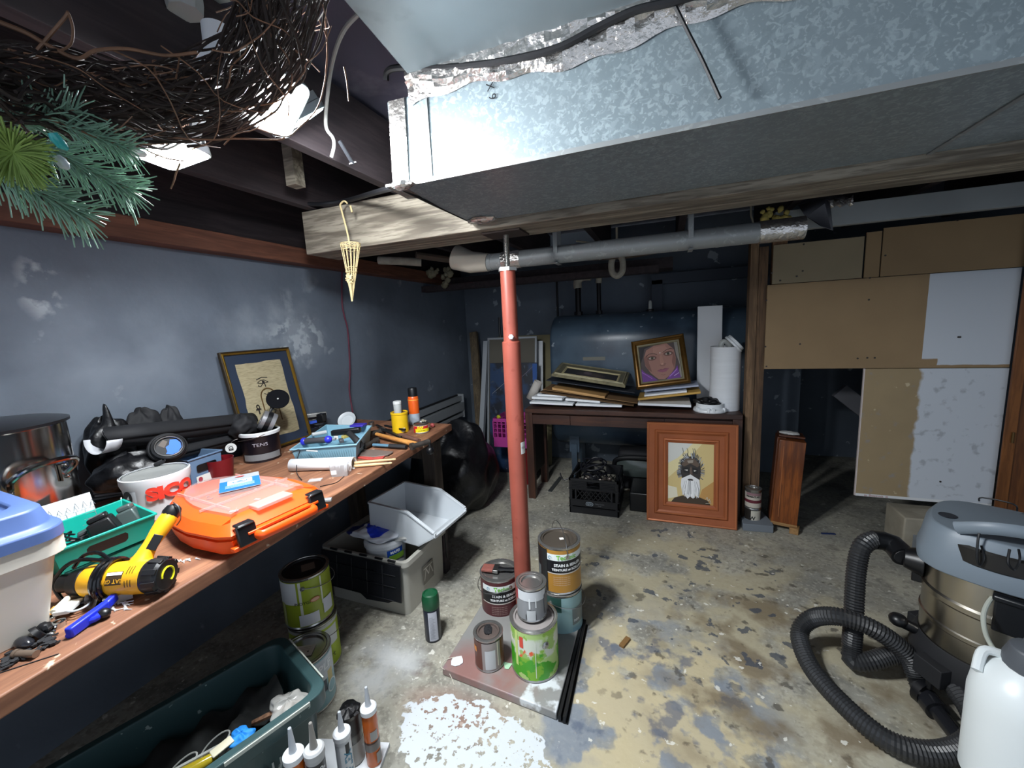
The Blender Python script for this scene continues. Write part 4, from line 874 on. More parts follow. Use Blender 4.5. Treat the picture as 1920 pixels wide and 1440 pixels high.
# --- baseboard heater on the wall ---
HA, HB = xp(776, 797, XW+.02), xp(860, 752, XW+.02)
t = thing('wall_heater', 'pale grey baseboard heater on the left wall beyond the end of the bench', 'heater', (XW+.003, (2.45+HB.y)/2, .50))
hl_ = HB.y-2.45
for z, dx, hh_, nm in ((.20, .045, .05, 'top_rail'), (.115, .065, .085, 'front_panel'), (.03, .055, .035, 'bottom_rail')):
    B().box((dx/2+.015, 0, z), (dx, hl_, hh_)).out(nm, mat('heater_enamel', '8d9296', .45, var=.06), t, bev=.003)
B().box((.008, 0, .12), (.012, hl_, .24)).out('back_plate', m_blkm, t)
B().box((.04, hl_/2, .12), (.08, .012, .25)).out('end_cap', mat('heater_enamel', '8d9296'), t, bev=.003)
# --- rods, rails and tubes ---
solo(B().bar(zp(535, 785, BT+.10), zp(612, 775, BT+.10), .030, .022), 'aluminium_rail', mat('brushed_alu', 'c2c2be', .35, .7), 'pale aluminium rail lying behind the black paint pot', 'rail', bev=.002)
t = thing('tripod', 'folded black tripod lying beside the aluminium rail', 'tripod', zp(560, 800, BT+.05))
b = B(); b.bar(zp(525, 806, BT+.05), zp(610, 786, BT+.07), .02, .03).bar(zp(530, 816, BT+.03), zp(600, 806, BT+.03), .018, .02).wout('legs', m_black, t, bev=.003)
B().cyl(zp(555, 815, BT+.035), zp(607, 803, BT+.035), .016, n=16).wout('tube', mat('satin_black', '1b1c20', .25), t)
B().cyl(zp(598, 805, BT+.035), zp(604, 803.5, BT+.035), .0168, n=16).wout('silver_band', m_alu, t)
B().box(zp(603, 783, BT+.09), (.04, .05, .05), rz=R(20)).wout('clamp_head', m_black, t, bev=.004)
B().bar(zp(560, 797, BT+.066), zp(594, 790, BT+.078), .004, .016).wout('blue_band', pl('3557c0', .4), t)
B().bar(zp(549, 799, BT+.06), zp(559, 797, BT+.062), .004, .012).wout('yellow_band', pl('d2a21f', .4), t)
q = zp(648, 790, BT+.05)
t = thing('reflector_lamp', 'black lamp shade with a white inside lying on its side against the wall', 'lamp shade', zp(650, 787, BT+.055), face_cam(q)+pi/2+R(-25), rx=R(-60))
B().lathe([(.058, 0), (.06, .004), (.048, .05), (.03, .085), (.018, .095), (0, .096)], 36).out('shade', m_black, t).rotation_euler = (0, 0, 0)
B().lathe([(.056, -.001), (.040, .006), (.036, .012), (.02, .01), (0, .012)], 36).out('white_face', pl('cfd6db', .35), t)
t.rotation_euler = (-((CAM-V(t.location)).normalized()+V((-.45, .1, .35))).normalized()).to_track_quat('Z', 'Y').to_euler()
# --- light blue basket with tools ---
m_lb = mat('light_blue_plastic', '7fa9bb', .45, var=.03)
rm = [zp(545, 842, BT+.085), zp(668, 832, BT+.085), zp(696, 798, BT+.085), zp(612, 796, BT+.085)]
t = basket('plastic_basket', 'light blue woven plastic basket full of tools in the middle of the bench', rm, BT, m_lb, sh=.9)
b = B(); a_, c_ = rm[0], rm[1]; cen = sum(rm, V())/4
for k in range(26):
    for g in (1,):
        f = .03+.94*k/26; p1 = a_.lerp(c_, f); p2 = a_.lerp(c_, min(1, f+.03)); q1 = cen+(p1-cen)*.985; q2 = cen+(p2-cen)*.915; q1.z = BT+.06; q2.z = BT+.01; n_ = (p1-cen); n_.z = 0; n_.normalize(); b.bar(q1+n_*.0035, q2+n_*.003, .0014, .0014)
b.wout('weave', mat('light_blue_dark', '64899a', .5), t)
dpt = lambda f, g: (cen+(a_.lerp(c_, f)-cen)*1.0)
solo(B().box(zp(672, 797, BT+.095), (.075, .055, .01), rz=R(15)), 'purple_box', pl('3a2fa0', .45), 'flat purple blue box on the back corner of the light blue basket', 'box', bev=.002)
def knob_tool(x0, y0, x1, y1, label):
    u = thing('screwdriver', label, 'screwdriver', zp((x0+x1)/2, (y0+y1)/2, BT+.09)); p, q2 = zp(x0, y0, BT+.085), zp(x1, y1, BT+.095)
    B().tube([p.lerp(q2, f) for f in (0, .1, .5, .9, 1)], .01, 16, rf=lambda s: (.010, .016, .014, .016, .012)[int(round(s*4))]).wout('grip', mat('dark_grey', '3a3a3e'), u)
    for f in (-.02, .88):
        c = p.lerp(q2, f+.07); B().sph(c, (.019, .019, .019), 14, 10).wout('blue_cap', pl('2b2fb4', .35), u)
    e = (q2-p).normalized(); B().cyl(q2+e*.018, q2+e*.032, .007, n=10).wout('tip', m_bolt, u)
knob_tool(568, 828, 618, 824, 'thick handled screwdriver with blue end caps across the light blue basket')
solo(B().cyl(zp(585, 815, BT+.09), zp(612, 810, BT+.09), .010, n=12), 'grey_tube', pl('a9aeb0', .4), 'short pale grey tube behind the blue capped screwdriver', 'tube')
t = thing('glue_gun', 'black glue gun hanging over the right side of the light blue basket', 'glue gun', zp(665, 825, BT+.08))
B().bar(zp(622, 812, BT+.09), zp(676, 806, BT+.10), .03, .028).wout('gun_body', m_black, t, bev=.006)
B().tube(cr([zp(655, 812, BT+.095), zp(668, 825, BT+.075), zp(677, 838, BT+.04)], 5), .016, 12, rf=lambda s: .013+.006*s).wout('gun_handle', m_blkm, t)
solo(B().cyl(zp(575, 845, BT+.075), zp(595, 846, BT+.078), .003, .003, n=8), 'white_pen', pl('dfe2e2', .3), 'small white pen clipped on the near side of the light blue basket', 'pen')
random.seed(6)
for i, (x, y, cc) in enumerate(((630, 820, 'c9c9c5'), (640, 826, '4b4c50'), (648, 818, 'b9a85c'), (640, 812, '2a2a2e'))):
    solo(B().box(zp(x, y, BT+.07), (.04, .02, .016), rz=random.uniform(0, 3)), 'small_part', pl(cc, .4), ('white', 'grey', 'brass yellow', 'black')[i]+' small fitting lying inside the light blue basket', 'fitting', bev=.002)
# --- paper roll with drum sticks, cup of screws ---
t = thing('paper_roll', 'white paper roll lying across the bench in front of the light blue basket', 'roll', zp(600, 872, BT+.026))
p, q2 = zp(546, 872, BT+.027), zp(664, 868, BT+.027)
B().cyl(p, q2, .026, n=32, caps=False).wout('paper_tube', pl('dcdfe2', .6), t, solid=.002); B().cyl(p.lerp(q2, .03), q2.lerp(p, .03), .018, n=20).wout('core', pl('7b746c', .8), t)
for k, (x0, y0, x1, y1, s) in enumerate(((664, 868, 742, 861, 'upper'), (664, 874, 735, 868, 'lower'))):
    p, q2 = zp(x0, y0, BT+.022-.012*k), zp(x1, y1, BT+.008)
    b = B().tube([p.lerp(q2, f) for f in (0, .5, .9, .95, 1)], .006, 10, rf=lambda s_: (.0065, .0065, .004, .0055, .003)[int(round(s_*4))]); solo(b, 'drumstick', mat('pale_wood', 'd2b183', .55), s+' of two pale wooden drumsticks poking out of the white paper roll', 'drumstick')
q = zp(641, 893, BT); pq = away(641, 893, BT, .03)
t = thing('plastic_cup', 'clear plastic box full of screws in front of the white paper roll', 'container', (pq.x, pq.y, BT), R(25))
B().shell([[(x*k, y*k, z) for x, y in rrect(.07, .06, .008)] for k, z in ((1.15, .062), (1.0, .0))]).out('cup', mat('clear_plastic', 'd8dcdf'), t)
b = B(); random.seed(8)
for i in range(34):
    x, y = random.uniform(-.028, .028), random.uniform(-.022, .022); a = random.uniform(0, 6); e = random.uniform(.2, 1.2); l = .03
    b.cyl((x, y, .004), (x+cos(a)*.01, y+sin(a)*.008, .004+l*e), .0014, n=5)
o = b.out('loose_screws', mat('brown_screw', '6d5348', .4, .5), t); o['kind'] = 'stuff'
B().box((-.02, -.0315, .02), (.022, .001, .018)).out('price_label', pl('dfe0e0', .5), t)
b = B().tube(cr([zp(645, 893, BT+.002), zp(630, 905, BT+.002), zp(600, 912, BT+.002)], 5), .0015, 5); solo(b, 'thin_wire', m_black, 'thin black wire lying in front of the screw box', 'wire')
b = B().tube(cr([zp(545, 850, BT+.075), zp(562, 843, BT+.08), zp(558, 860, BT+.05), zp(556, 885, BT+.02), zp(566, 900, BT+.004)], 6), .0018, 6); solo(b, 'thin_wire', m_black, 'thin black wire drooping over the light blue basket and paper roll', 'wire')
b = B().box(zp(591, 900, BT+.003), (.05, .03, .003), rz=R(30)); solo(b, 'metal_plate', mat('clear_plastic', 'd8dcdf'), 'small translucent plastic plate right of the orange case', 'plate')
b = B().bar(zp(606, 938, BT+.006), zp(622, 936, BT+.006), .018, .010); solo(b, 'zinc_clip', m_bolt, 'small zinc clip on the bench edge next to the orange case', 'clip', bev=.002)
# saw, hammers, cutters
t = thing('hand_saw', 'dark flat handsaw with a red edge lying behind the drumsticks', 'saw', zp(695, 855, BT))
B().prism([tuple((zp(x, y, BT)).xy) for x, y in ((655, 856), (660, 848), (700, 846), (738, 850), (728, 856), (700, 860))], BT+.004, BT+.010).wout('saw_handle', mat('grey_brown', '6a5c55', .6), t, bev=.002)
B().prism([tuple((zp(x, y, BT)).xy) for x, y in ((656, 858), (662, 855), (700, 860), (722, 857), (718, 861), (690, 863))], BT+.001, BT+.007).wout('red_edge', pl('b0453e', .5), t, bev=.001)
def hammer(name, label, hd, e0, e1, hm, gm=None, hs=.02):
    t = thing(name, label, 'hammer', hd); 
    if gm: mid = e0.lerp(e1, .5); B().tube([e0, mid], .010, 12, flat=.8).wout('shaft', hm, t); B().tube([mid, mid.lerp(e1, .1), mid.lerp(e1, .6), e1], .014, 12, flat=.8).wout('grip', gm, t)
    else: B().tube([e0.lerp(e1, f) for f in (0, .3, .6, .9, 1)], .014, 16, rf=lambda s: (.011, .012, .0135, .0165, .015)[int(round(s*4))], flat=.85).wout('handle', hm, t)
    sd = (e1-e0).cross(V((0, 0, 1))).normalized()
    B().cyl(hd-sd*.05, hd+sd*.045, hs*.7, hs*.75, n=14).cyl(hd-sd*.06, hd-sd*.045, hs, n=14).wout('hammer_head', mat('old_iron', '4b4642', .55, .6, var=.3, vs=25), t)
    return t
hammer('claw_hammer', 'hammer with a thick honey coloured wooden handle near the bench end', zp(702, 812, BT+.03), zp(706, 814, BT+.03), zp(783, 834, BT+.028), wood('hammer_wood', 'c58a4a', 'a06a33', 0, .5), hs=.022)
hammer('claw_hammer', 'hammer with a blue and black grip below the wooden handled one', zp(694, 832, BT+.02), zp(700, 834, BT+.016), zp(762, 838, BT+.014), pl('54788e', .5), m_blkm, hs=.018)
hammer('ball_hammer', 'brown handled hammer sticking out over the bench edge by the tins', zp(790, 832, BT+.03), zp(786, 826, BT+.03), zp(752, 816, BT+.03), wood('dark_handle', '6f4c3e', '53382e', 0, .6), hs=.018)
for k, (x0, y0, x1, y1) in enumerate(((706, 797, 745, 816), (722, 798, 760, 806), (712, 803, 752, 820))):
    b = B().bar(zp(x0, y0, BT+.02+.012*k), zp(x1, y1, BT+.012+.012*k), .016, .010); solo(b, 'plier', m_black, ('black pliers handle, lowest of the three between hammer and yellow tin', 'black pliers handle nearest the yellow tin', 'black pliers handle, topmost of the three behind the hammer')[k], 'pliers', bev=.003)
b = B().lathe([(.006, 0), (.018, 0), (.018, .03), (.006, .03)], 14, c=zp(697, 800, BT)); solo(b, 'steel_socket', m_steel, 'steel socket standing at the corner of the light blue basket', 'socket')
# tins at the bench end
pq = away(752, 812, BT, .045); ang = face_cam(pq)
t = thing('yellow_tin', 'yellow tin with a small barcode, standing near the far end of the bench', 'tin', (pq.x, pq.y, BT), ang); my = mat('yellow_tin', 'e3b81a', .4, var=.08, vs=20)
B().lathe([(0, 0), (.048, 0), (.048, .105), (.051, .108), (.051, .118), (.046, .12), (.044, .113), (0, .112)], 40).out('tin_body', my, t)
wrap('label', t, .0481, [(8, 30, .006, .03, 'e8e6dc')]); text('||||||', .018, m_black, t, cylr=.0492, z=.018, a=.33)
B().lathe([(0, .1135), (.043, .1135)], 30).out('tin_lid', mat('brown_lid', '6d5236', .6), t)
t = thing('white_jar', 'small white capped jar standing on the yellow tin', 'jar', (pq.x-.004, pq.y-.006, BT+.1145), ang)
B().lathe([(0, 0), (.022, 0), (.023, .05), (.021, .054), (0, .054)], 28).out('jar_body', pl('a9adad', .4), t); B().lathe([(.022, .052), (.024, .054), (.024, .068), (.022, .07), (0, .07)], 28).out('cap', pl('d9dcdc', .4), t)
pq = away(772, 800, BT, .04); pq = V((pq.x-.0, pq.y+.04, BT)); ang = face_cam(pq)
t = thing('spray_can', 'orange spray can with a black cap behind the yellow tin', 'spray can', pq, ang)
B().lathe([(0, 0), (.031, 0), (.033, .004), (.033, .165), (.030, .178), (.024, .186), (0, .186)], 32).out('can_body', mat('orange_can', 'e8621f', .35), t)
wrap('label', t, .0332, [(-80, 80, .0, .07, 'a9b6c2'), (-80, 80, .155, .160, 'f0b04a')]); B().lathe([(.029, .178), (.029, .225), (.026, .232), (0, .233)], 28).out('cap', m_black, t)
pq = away(791, 813, BT, .04); ang = face_cam(pq)
t = thing('filler_tin', 'short red and yellow filler tin with a shiny lid at the bench end', 'tin', (pq.x, pq.y, BT), ang)
B().lathe([(0, 0), (.043, 0), (.043, .05), (.045, .053), (.041, .056), (.039, .051), (0, .05)], 40).out('tin_body', m_steel, t)
wrap('label', t, .0432, [(-85, 85, .004, .046, 'd8d5cc'), (-75, 60, .028, .044, 'c0282a'), (-60, 75, .008, .028, 'e7d31c'), (-85, -50, .004, .03, 'c0282a')]); text('DAP', .018, pl('f0dc20', .4), t, cylr=.0455, z=.036, a=-.15, bold=.001); text('wood filler', .010, m_black, t, cylr=.0455, z=.018, a=-.0)
solo(B().sph(zp(811, 797, BT+.014), (.014, .012, .012), 12, 8, jit=.15), 'red_stopper', pl('a04a48', .5), 'small red rubber lump beside the filler tin', 'stopper')
solo(B().sph(zp(798, 789, BT+.062), (.006, .006, .006), 8, 6, jit=.2).sph(zp(793, 789, BT+.060), (.012, .008, .008), 8, 6, jit=.25), 'putty_lump', pl('8f8c7c', .7), 'tiny putty lump behind the filler tin lid', 'lump')
# cup hook / lamp socket dangling under the end of the bench
t = thing('dangling_bulb_socket', 'black bulb socket dangling under the bench edge by the tins', 'socket', zp(806, 838, BT-.02))
B().sph((0, 0, -.02), (.022, .02, .022), 12, 8).cyl((0, 0, 0), (0, 0, .035), .008, n=10).out('socket_body', m_black, t)
# ================= UNDER THE BENCH AND AROUND THE COLUMN =================
def hz(px, py, b):
    d = ray(px, py); return CH + d.z*hypot(b[0], b[1])/hypot(d.x, d.y)
m_gtote = mat('grey_translucent_plastic', 'a8a69d', .5, var=.06, vs=5)
c1 = zp(767, 1156, 0); c2 = zp(832, 1083, 0); rd = (c2-c1).normalized(); ld = V((-rd.y, rd.x, 0)); Hc = hz(760, 1052, c1)
Lc = (c2-c1).length*1.08; Wd = .52
cc = c1+rd*Lc/2+ld*Wd/2; rzc = atan2(rd.y, rd.x)-pi/2
t = thing('flap_lid_tote', 'large grey tote with hanging black flap lids on the floor under the bench end', 'tote', cc, rzc)
rows = [[(x*k, y*k, z) for x, y in rrect(Wd*1.06, Lc*1.06, .03)] for k, z in ((.955, Hc-.0), (.95, .02), (.93, .01))][::1]
rim = [[(x*k, y*k, z) for x, y in rrect(Wd*1.06, Lc*1.06, .03)] for k, z in ((.93, .0), (.96, Hc-.03), (1.03, Hc-.03), (1.03, Hc), (.95, Hc), (.92, .008))]
b = B(); b.shell(rim[::1]).out('tote_body', m_gtote, t, bev=.002)
B().box((Wd/2*1.03, .0, Hc*.45), (.003, .10, .10)).out('brand_label', pl('6a675f', .6), t)
art('label_marks', t, [('b3afa5', [(-.04, -.03), (-.02, .03), (0, -.01), (.02, .03), (.04, -.02)], .006), ('b3afa5', [(-.04, .035), (.04, .035)], .006)], Matrix.Translation((Wd/2*1.03+.002, 0, Hc*.45)) @ Matrix.Rotation(pi/2, 4, 'Z') @ FRONT)
fl = thing('x', 'x', 'x') if 0 else None
b = B(); M = Matrix.Translation((0, -Lc/2*1.06-.012, Hc-.01)) @ Matrix.Rotation(R(-5), 4, 'X'); b.M = M; hw = Wd/2
b.prism([(-hw, -.012), (hw, -.012), (hw, 0), (-hw, 0)], -.19, 0)
o_ = b; b2 = B(); b2.M = M @ FRONT
P = [(-hw, 0), (hw, 0), (hw, -.19), (hw-.05, -.19), (hw-.08, -.205), (hw-.22, -.215), (hw-.26, -.19), (-hw, -.19)]
b3 = B(); b3.M = M @ FRONT; b3.prism(P, 0, .008)
for z in (-.055, -.115, -.185): b3.box((0, z, .010), (2*hw-.06, .004, .006))
for x in (-.15, -.05, .05, .15): b3.box((x, -.1, .010), (.003, .18, .004))
b3.out('flap_lid', mat('black_flap', '14161b', .4, var=.15), t, bev=.0015); o_.bm.free(); b2.bm.free()
b = B(); M2 = Matrix.Translation((0, Lc/2*1.06+.012, Hc-.01)) @ FRONT; b.M = M2; b.prism([(-hw, 0), (hw, 0), (hw, -.20), (-hw, -.20)], -.01, 0); b.out('flap_lid', mat('black_flap', '14161b'), t, bev=.0015)
b = B()
for x in (-.18, -.08, .02, .12, .2): b.cyl((x-.022, -Lc/2*1.06-.008, Hc+.002), (x+.022, -Lc/2*1.06-.008, Hc+.002), .006, n=10)
b.out('hinge', m_black, t)
# joint compound bucket in it
q = zp(722, 1004, Hc+.04); ang = face_cam(q)
t = thing('compound_bucket', 'white plastic bucket with blue and green label standing inside the grey tote', 'bucket', (q.x, q.y, .012), ang); hb = Hc+.03
B().lathe([(0, 0), (.088, 0), (.105, hb-.03), (.105, hb-.02)], 40).out('bucket_body', mat('bucket_white', 'd4d8da', .4), t)
B().lathe([(.107, hb-.035), (.112, hb-.03), (.112, hb-.012), (.106, hb), (.098, hb+.003), (.094, hb-.004), (0, hb-.004)], 48).lathe([(.06, hb-.003), (.062, hb), (.064, hb-.003)], 32).out('bucket_lid', mat('bucket_white', 'd4d8da'), t, ang=25)
wrap('label', t, .1045, [(0, 50, hb-.075, hb-.04, '1d4fae'), (5, 55, hb-.10, hb-.07, '7fae3c')]); text('MAPEI', .02, pl('e8eef2', .4), t, cylr=.1062, z=hb-.055, a=.42, bold=.001)
bag('plastic_sack', 'crumpled blue and white plastic sack draped over the bucket lid', (q.x-.05, q.y-.01, Hc+.062), (.15, .09, .034), 31, mat('sack_film', 'd0d4dc', .3, layers=[dict(col='2340d0', reg=(.03, 0, 0, .09, .07, 9), rn=.9, rns=9, rs=.05), dict(col='1a2460', reg=(-.13, 0, 0, .06, .08, 9), rn=.9, rns=9, rs=.05)]), cat='sack', amp=.3, flat=.5)
bag('clear_wrap', 'clear crinkled plastic wrap beside the blue sack on the bucket', (q.x+.12, q.y+.02, Hc+.05), (.07, .055, .02), 33, mat('clear_wrap', 'c9c9c4', .2, alpha=.6), cat='plastic wrap', amp=.35)
# light grey stacking bin
m_bin = mat('pale_grey_bin', 'c3c9ce', .42, var=.03)
p00 = zp(700, 938, .60); p10 = zp(800, 962, .56)
zb = Hc+.0
fl_, fr_, br_, bl_ = zp(688, 940, zb+.16), zp(798, 985, zb+.13), zp(848, 925, zb+.13), zp(735, 893, zb+.19)
ctr = V((-1.315, 1.80, 0)); t = thing('stacking_bin', 'pale grey open fronted stacking bin tilted on the far end of the grey tote', 'bin', (ctr.x, ctr.y, zb+.035), R(86), rx=R(3), ry=R(0))
# local: open front toward -Y ; side profile in YZ
bw, bl2, bh = .30, .38, .18
prof = [(-bl2*.35, 0), (bl2*.5, 0), (bl2*.5, bh), (-bl2*.18, bh), (-bl2*.62, bh*.55), (-bl2*.62, bh*.40)]
b = B()
for s2 in (-1, 1):
    x = s2*bw/2; b._add([(x, y, z) for y, z in prof]+[(x*.96, y, z) for y, z in prof], [(0, 1, 2, 3, 4, 5), (6, 7, 8, 9, 10, 11)]+[(i, (i+1) % 6, (i+1) % 6+6, i+6) for i in range(6)])
b.box((0, bl2*.075, .003), (bw, bl2*.85, .006)).box((0, bl2*.495, bh/2), (bw, .006, bh))
b._add([(-bw/2, -bl2*.35, 0), (bw/2, -bl2*.35, 0), (bw/2, -bl2*.62, bh*.42), (-bw/2, -bl2*.62, bh*.42), (-bw/2, -bl2*.35+.006, .005), (bw/2, -bl2*.35+.006, .005), (bw/2, -bl2*.62+.006, bh*.43), (-bw/2, -bl2*.62+.006, bh*.43)], [(0, 1, 2, 3), (7, 6, 5, 4), (3, 2, 6, 7), (0, 3, 7, 4), (1, 5, 6, 2)])
b.out('bin_body', m_bin, t, bev=.001)
b = B(); rimp = [(-bl2*.62, bh*.42), (-bl2*.62, bh*.55), (-bl2*.18, bh), (bl2*.5, bh)]
for s2 in (-1, 1):
    for i in range(3): b.bar((s2*bw/2, rimp[i][0], rimp[i][1]), (s2*bw/2, rimp[i+1][0], rimp[i+1][1]), .016, .010)
b.bar((-bw/2, -bl2*.62, bh*.43), (bw/2, -bl2*.62, bh*.43), .014, .014).bar((-bw/2, bl2*.5, bh), (bw/2, bl2*.5, bh), .014, .010).out('rim', m_bin, t, bev=.0015)
# board standing behind the tote
solo(B().box(c2+rd*.06+ld*.02+V((0, 0, .14)), (.03, .05, .28), rz=rzc), 'board_offcut', m_dark, 'dark board offcut standing against the far end of the grey tote', 'board')
# olive and teal cans
ol = zp(570, 1062, .385*SC); ga = face_cam(ol)
m_blid2 = mat('dark_lid', '17151a', .6, var=.2)
t = paint_can('paint_can', 'lower lime green paint can of the stack of two under the bench', (ol.x+.01, ol.y+.0, 0), .0825, .19, ga, [(-90, 90, .008, .18, '9db41c'), (20, 60, .09, .16, 'c9cdc9'), (-90, 90, .17, .182, 'b8bcb6'), (-60, -10, .02, .06, 'b9bdb4')], bail=(60, 'down'))
text('vert', .03, pl('4b5a12', .5), t, cylr=.0845, z=.05, a=.5)
t = paint_can('paint_can', 'upper olive green can with white drips and dark lid, stacked under the bench', (ol.x, ol.y, .193*SC), .0825, .19, ga, [(-90, 90, .008, .18, '8a9a26'), (-80, -25, .095, .178, 'c0c3c4'), (-20, -14, .03, .178, 'c6c9bd'), (30, 34, .07, .178, 'c6c9bd'), (-70, -60, .01, .1, 'aab07a'), (-25, 20, .012, .055, 'c9cccf'), (32, 62, .03, .085, 'c3c7cf')], lidm=m_blid2, bail=(80, 'down'))
text('INOYGREE', .016, m_black, t, cylr=.0845, z=.098, a=-.12)
art('red_oval', t, [('a8683a', ell(0, 0, .017, .009)), ('c9a184', ell(0, 0, .014, .006))], Matrix.Rotation(.25, 4, 'Z') @ Matrix.Translation((.0842, 0, .102)) @ Matrix.Rotation(pi/2, 4, 'Z') @ FRONT)
art('lid_label', t, [('6f645a', [(-.025, -.02), (.025, -.02), (.025, .025), (-.025, .025)])], Matrix.Translation((0, .01, .1855)))
tc = zp(572, 1212, .19*SC)+V((.004, -.012, 0)); ga = face_cam(tc)
t = paint_can('paint_can', 'pale teal paint can with paper label on its lid behind the green tote', (tc.x, tc.y, 0), .0825, .19, ga, [(-90, 90, .008, .18, '8fb4bd'), (10, 90, .10, .175, 'c3cbd0'), (45, 62, .04, .12, 'c2b478'), (20, 40, .06, .1, '3b4550')])
art('lid_label', t, [('d5d2c8', [(-.032, -.022), (.030, -.026), (.034, .022), (-.028, .026)]), ('55544f', ell(.015, -.006, .003, .003))]+[('8b8982', [(-.022, .014-.008*i), (.02, .014-.008*i)], .0012) for i in range(3)], Matrix.Translation((.005, 0, .1855)) @ Matrix.Rotation(R(70), 4, 'Z'))
text('PLF', .035, pl('e9edef', .4), t, cylr=.0845, z=.145, a=.7, bold=.001)
art('round_mark', t, [('d7e2e6', ell(0, 0, .022, .022)), ('8fb4bd', ell(0, 0, .018, .018))], Matrix.Rotation(.95, 4, 'Z') @ Matrix.Translation((.0836, 0, .06)) @ Matrix.Rotation(pi/2, 4, 'Z') @ FRONT)
# --- dark green tote ---
m_gt = mat('dark_green_plastic', '2c4648', .42, var=.12, vs=5, layers=[dict(col='9aaca8', ns=30, th=.70, soft=.01, off=5, amt=.7)])
zr = .40
A = zp(497, 1206, zr); Bc = zp(618, 1288, zr); v = zp(398, 1445, zr)-Bc; v.z = 0; v.normalize(); u = V((-v.y, v.x, 0)); wid = abs((Bc-A).dot(u))*1.0; ln = .66
ctr = Bc-u*wid/2+v*ln/2; rzg = atan2(u.y, u.x)
t = thing('green_tote', 'open dark green plastic tote full of odds and ends under the front of the bench', 'tote', (ctr.x, ctr.y, 0), rzg)
# local x = across (u), local -y = v
rows = [[(x*k, y*k2, z) for x, y in rrect(wid, ln, .045)] for k, k2, z in ((.80, .86, 0), (.90, .93, zr-.05), (1.0, 1.0, zr-.05), (1.0, 1.0, zr), (.86, .91, zr), (.85, .90, zr-.01), (.78, .84, .008))]
b = B(); b._add(rows[0], [tuple(range(len(rows[0])))[::-1]]); b.shell(rows).out('tote_body', m_gt, t, bev=.003, ang=30)
b = B()
for s2 in (1,):
    for y0, y1 in ((-.28, -.10), (-.07, -.01), (.06, .27)): b.bar((wid/2+.004, y0, zr-.004), (wid/2+.004, y1, zr-.004), .004, .010)
b.bar((-wid/2+.05, ln/2+.003, zr-.003), (wid/2-.05, ln/2+.003, zr-.003), .004, .008); b.out('worn_edge', mat('worn_white', 'aeb4ab', .7), t)
b = B(); b.box((wid/2+.012, -.03, zr-.055), (.035, .012, .06)).box((wid/2+.012, -.17, zr-.055), (.035, .012, .06)).box((wid/2+.030, -.10, zr-.08), (.012, .15, .03)).out('handle', m_gt, t, bev=.003)
text('LAMBEAU', .040, pl('9aa5a2', .5), t, Matrix.Translation((wid/2*.965-.006, .10, .27)) @ Matrix.Rotation(R(-7), 4, 'Y') @ Matrix.Rotation(pi/2, 4, 'Z') @ FRONT, bold=.0005)
GTM = tm(t)
def gl(x, y, z): return GTM @ V((x, y+.10, z+.01))
GT = t
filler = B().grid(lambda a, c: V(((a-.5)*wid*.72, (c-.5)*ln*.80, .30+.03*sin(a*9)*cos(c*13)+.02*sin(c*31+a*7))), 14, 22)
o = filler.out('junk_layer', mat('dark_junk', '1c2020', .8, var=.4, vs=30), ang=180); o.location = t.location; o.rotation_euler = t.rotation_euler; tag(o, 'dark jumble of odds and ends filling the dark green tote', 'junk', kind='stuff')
bag('clear_wrap', 'clump of clear plastic film at the far end inside the dark green tote', gl(.09, .14, .285+.055), (.055, .05, .025), 41, mat('clear_wrap', 'c9c9c4'), cat='plastic wrap', amp=.35)
bag('blue_cloth', 'bright blue rag inside the dark green tote', gl(.085, .02, .285+.055), (.035, .03, .018), 42, pl('1b7fd0', .7), cat='cloth', amp=.35)
random.seed(12)
for i in range(6):
    o = B().bar(gl(.02+.010*i, .06+.008*i, .25+.006*i+.055), gl(.06+.011*i, .17+.004*i, .262+.004*i+.055), .012, .008); solo(o, 'wood_strip', wood('brown_strip', '8e6a50', '5d4130', 1, .7), ('first', 'second', 'third', 'fourth', 'fifth', 'sixth')[i]+' brown wooden strip from the left in the dark green tote', 'wood strip', group='wood strips in the dark green tote')
t2 = thing('yellow_bottle', 'translucent yellow bottle lying inside the dark green tote', 'bottle', gl(.07, -.09, .28+.055))
B().tube([gl(.088, -.035, .285+.055), gl(.086, -.04, .285+.055), gl(.080, -.08, .285+.055), gl(.068, -.13, .285+.055), gl(.066, -.14, .285+.055)], .02, 16, rf=lambda s: (.006, .012, .016, .017, .008)[int(round(s*4))]).wout('bottle_body', mat('yellow_clear', 'b9a52a', .15, alpha=.85), t2)
t2 = thing('safety_glasses', 'clear safety glasses lying in the dark green tote', 'glasses', gl(.03, -.06, .27+.055))
for k in (0, 1): B().tube([gl(.035+.0*k+cos(a)*.022, -.03-.075*k+sin(a)*.034, .275+.01*sin(a)+.055) for a in [2*pi*i/20 for i in range(20)]], .0022, 6, closed=True).wout('lens_rim', mat('cloudy_clear', 'c6c9c4'), t2)
B().bar(gl(.07, -.01, .29+.055), gl(.03, -.20, .29+.055), .006, .004).bar(gl(.055, -.01, .28+.055), gl(.02, -.18, .28+.055), .004, .004).wout('temple', mat('cloudy_clear', 'c6c9c4'), t2)
solo(B().box(gl(.05, -.155, .28+.055), (.05, .04, .02), rz=R(30)), 'torn_box', pl('c99a72', .7), 'small torn tan cardboard box in the dark green tote', 'box', bev=.003)
solo(B().bar(gl(.083, .0, .30+.055), gl(.088, -.05, .297+.055), .028, .006), 'bone_handle', pl('c9c4ac', .5), 'cream plastic handle piece beside the blue rag', 'handle', bev=.002)
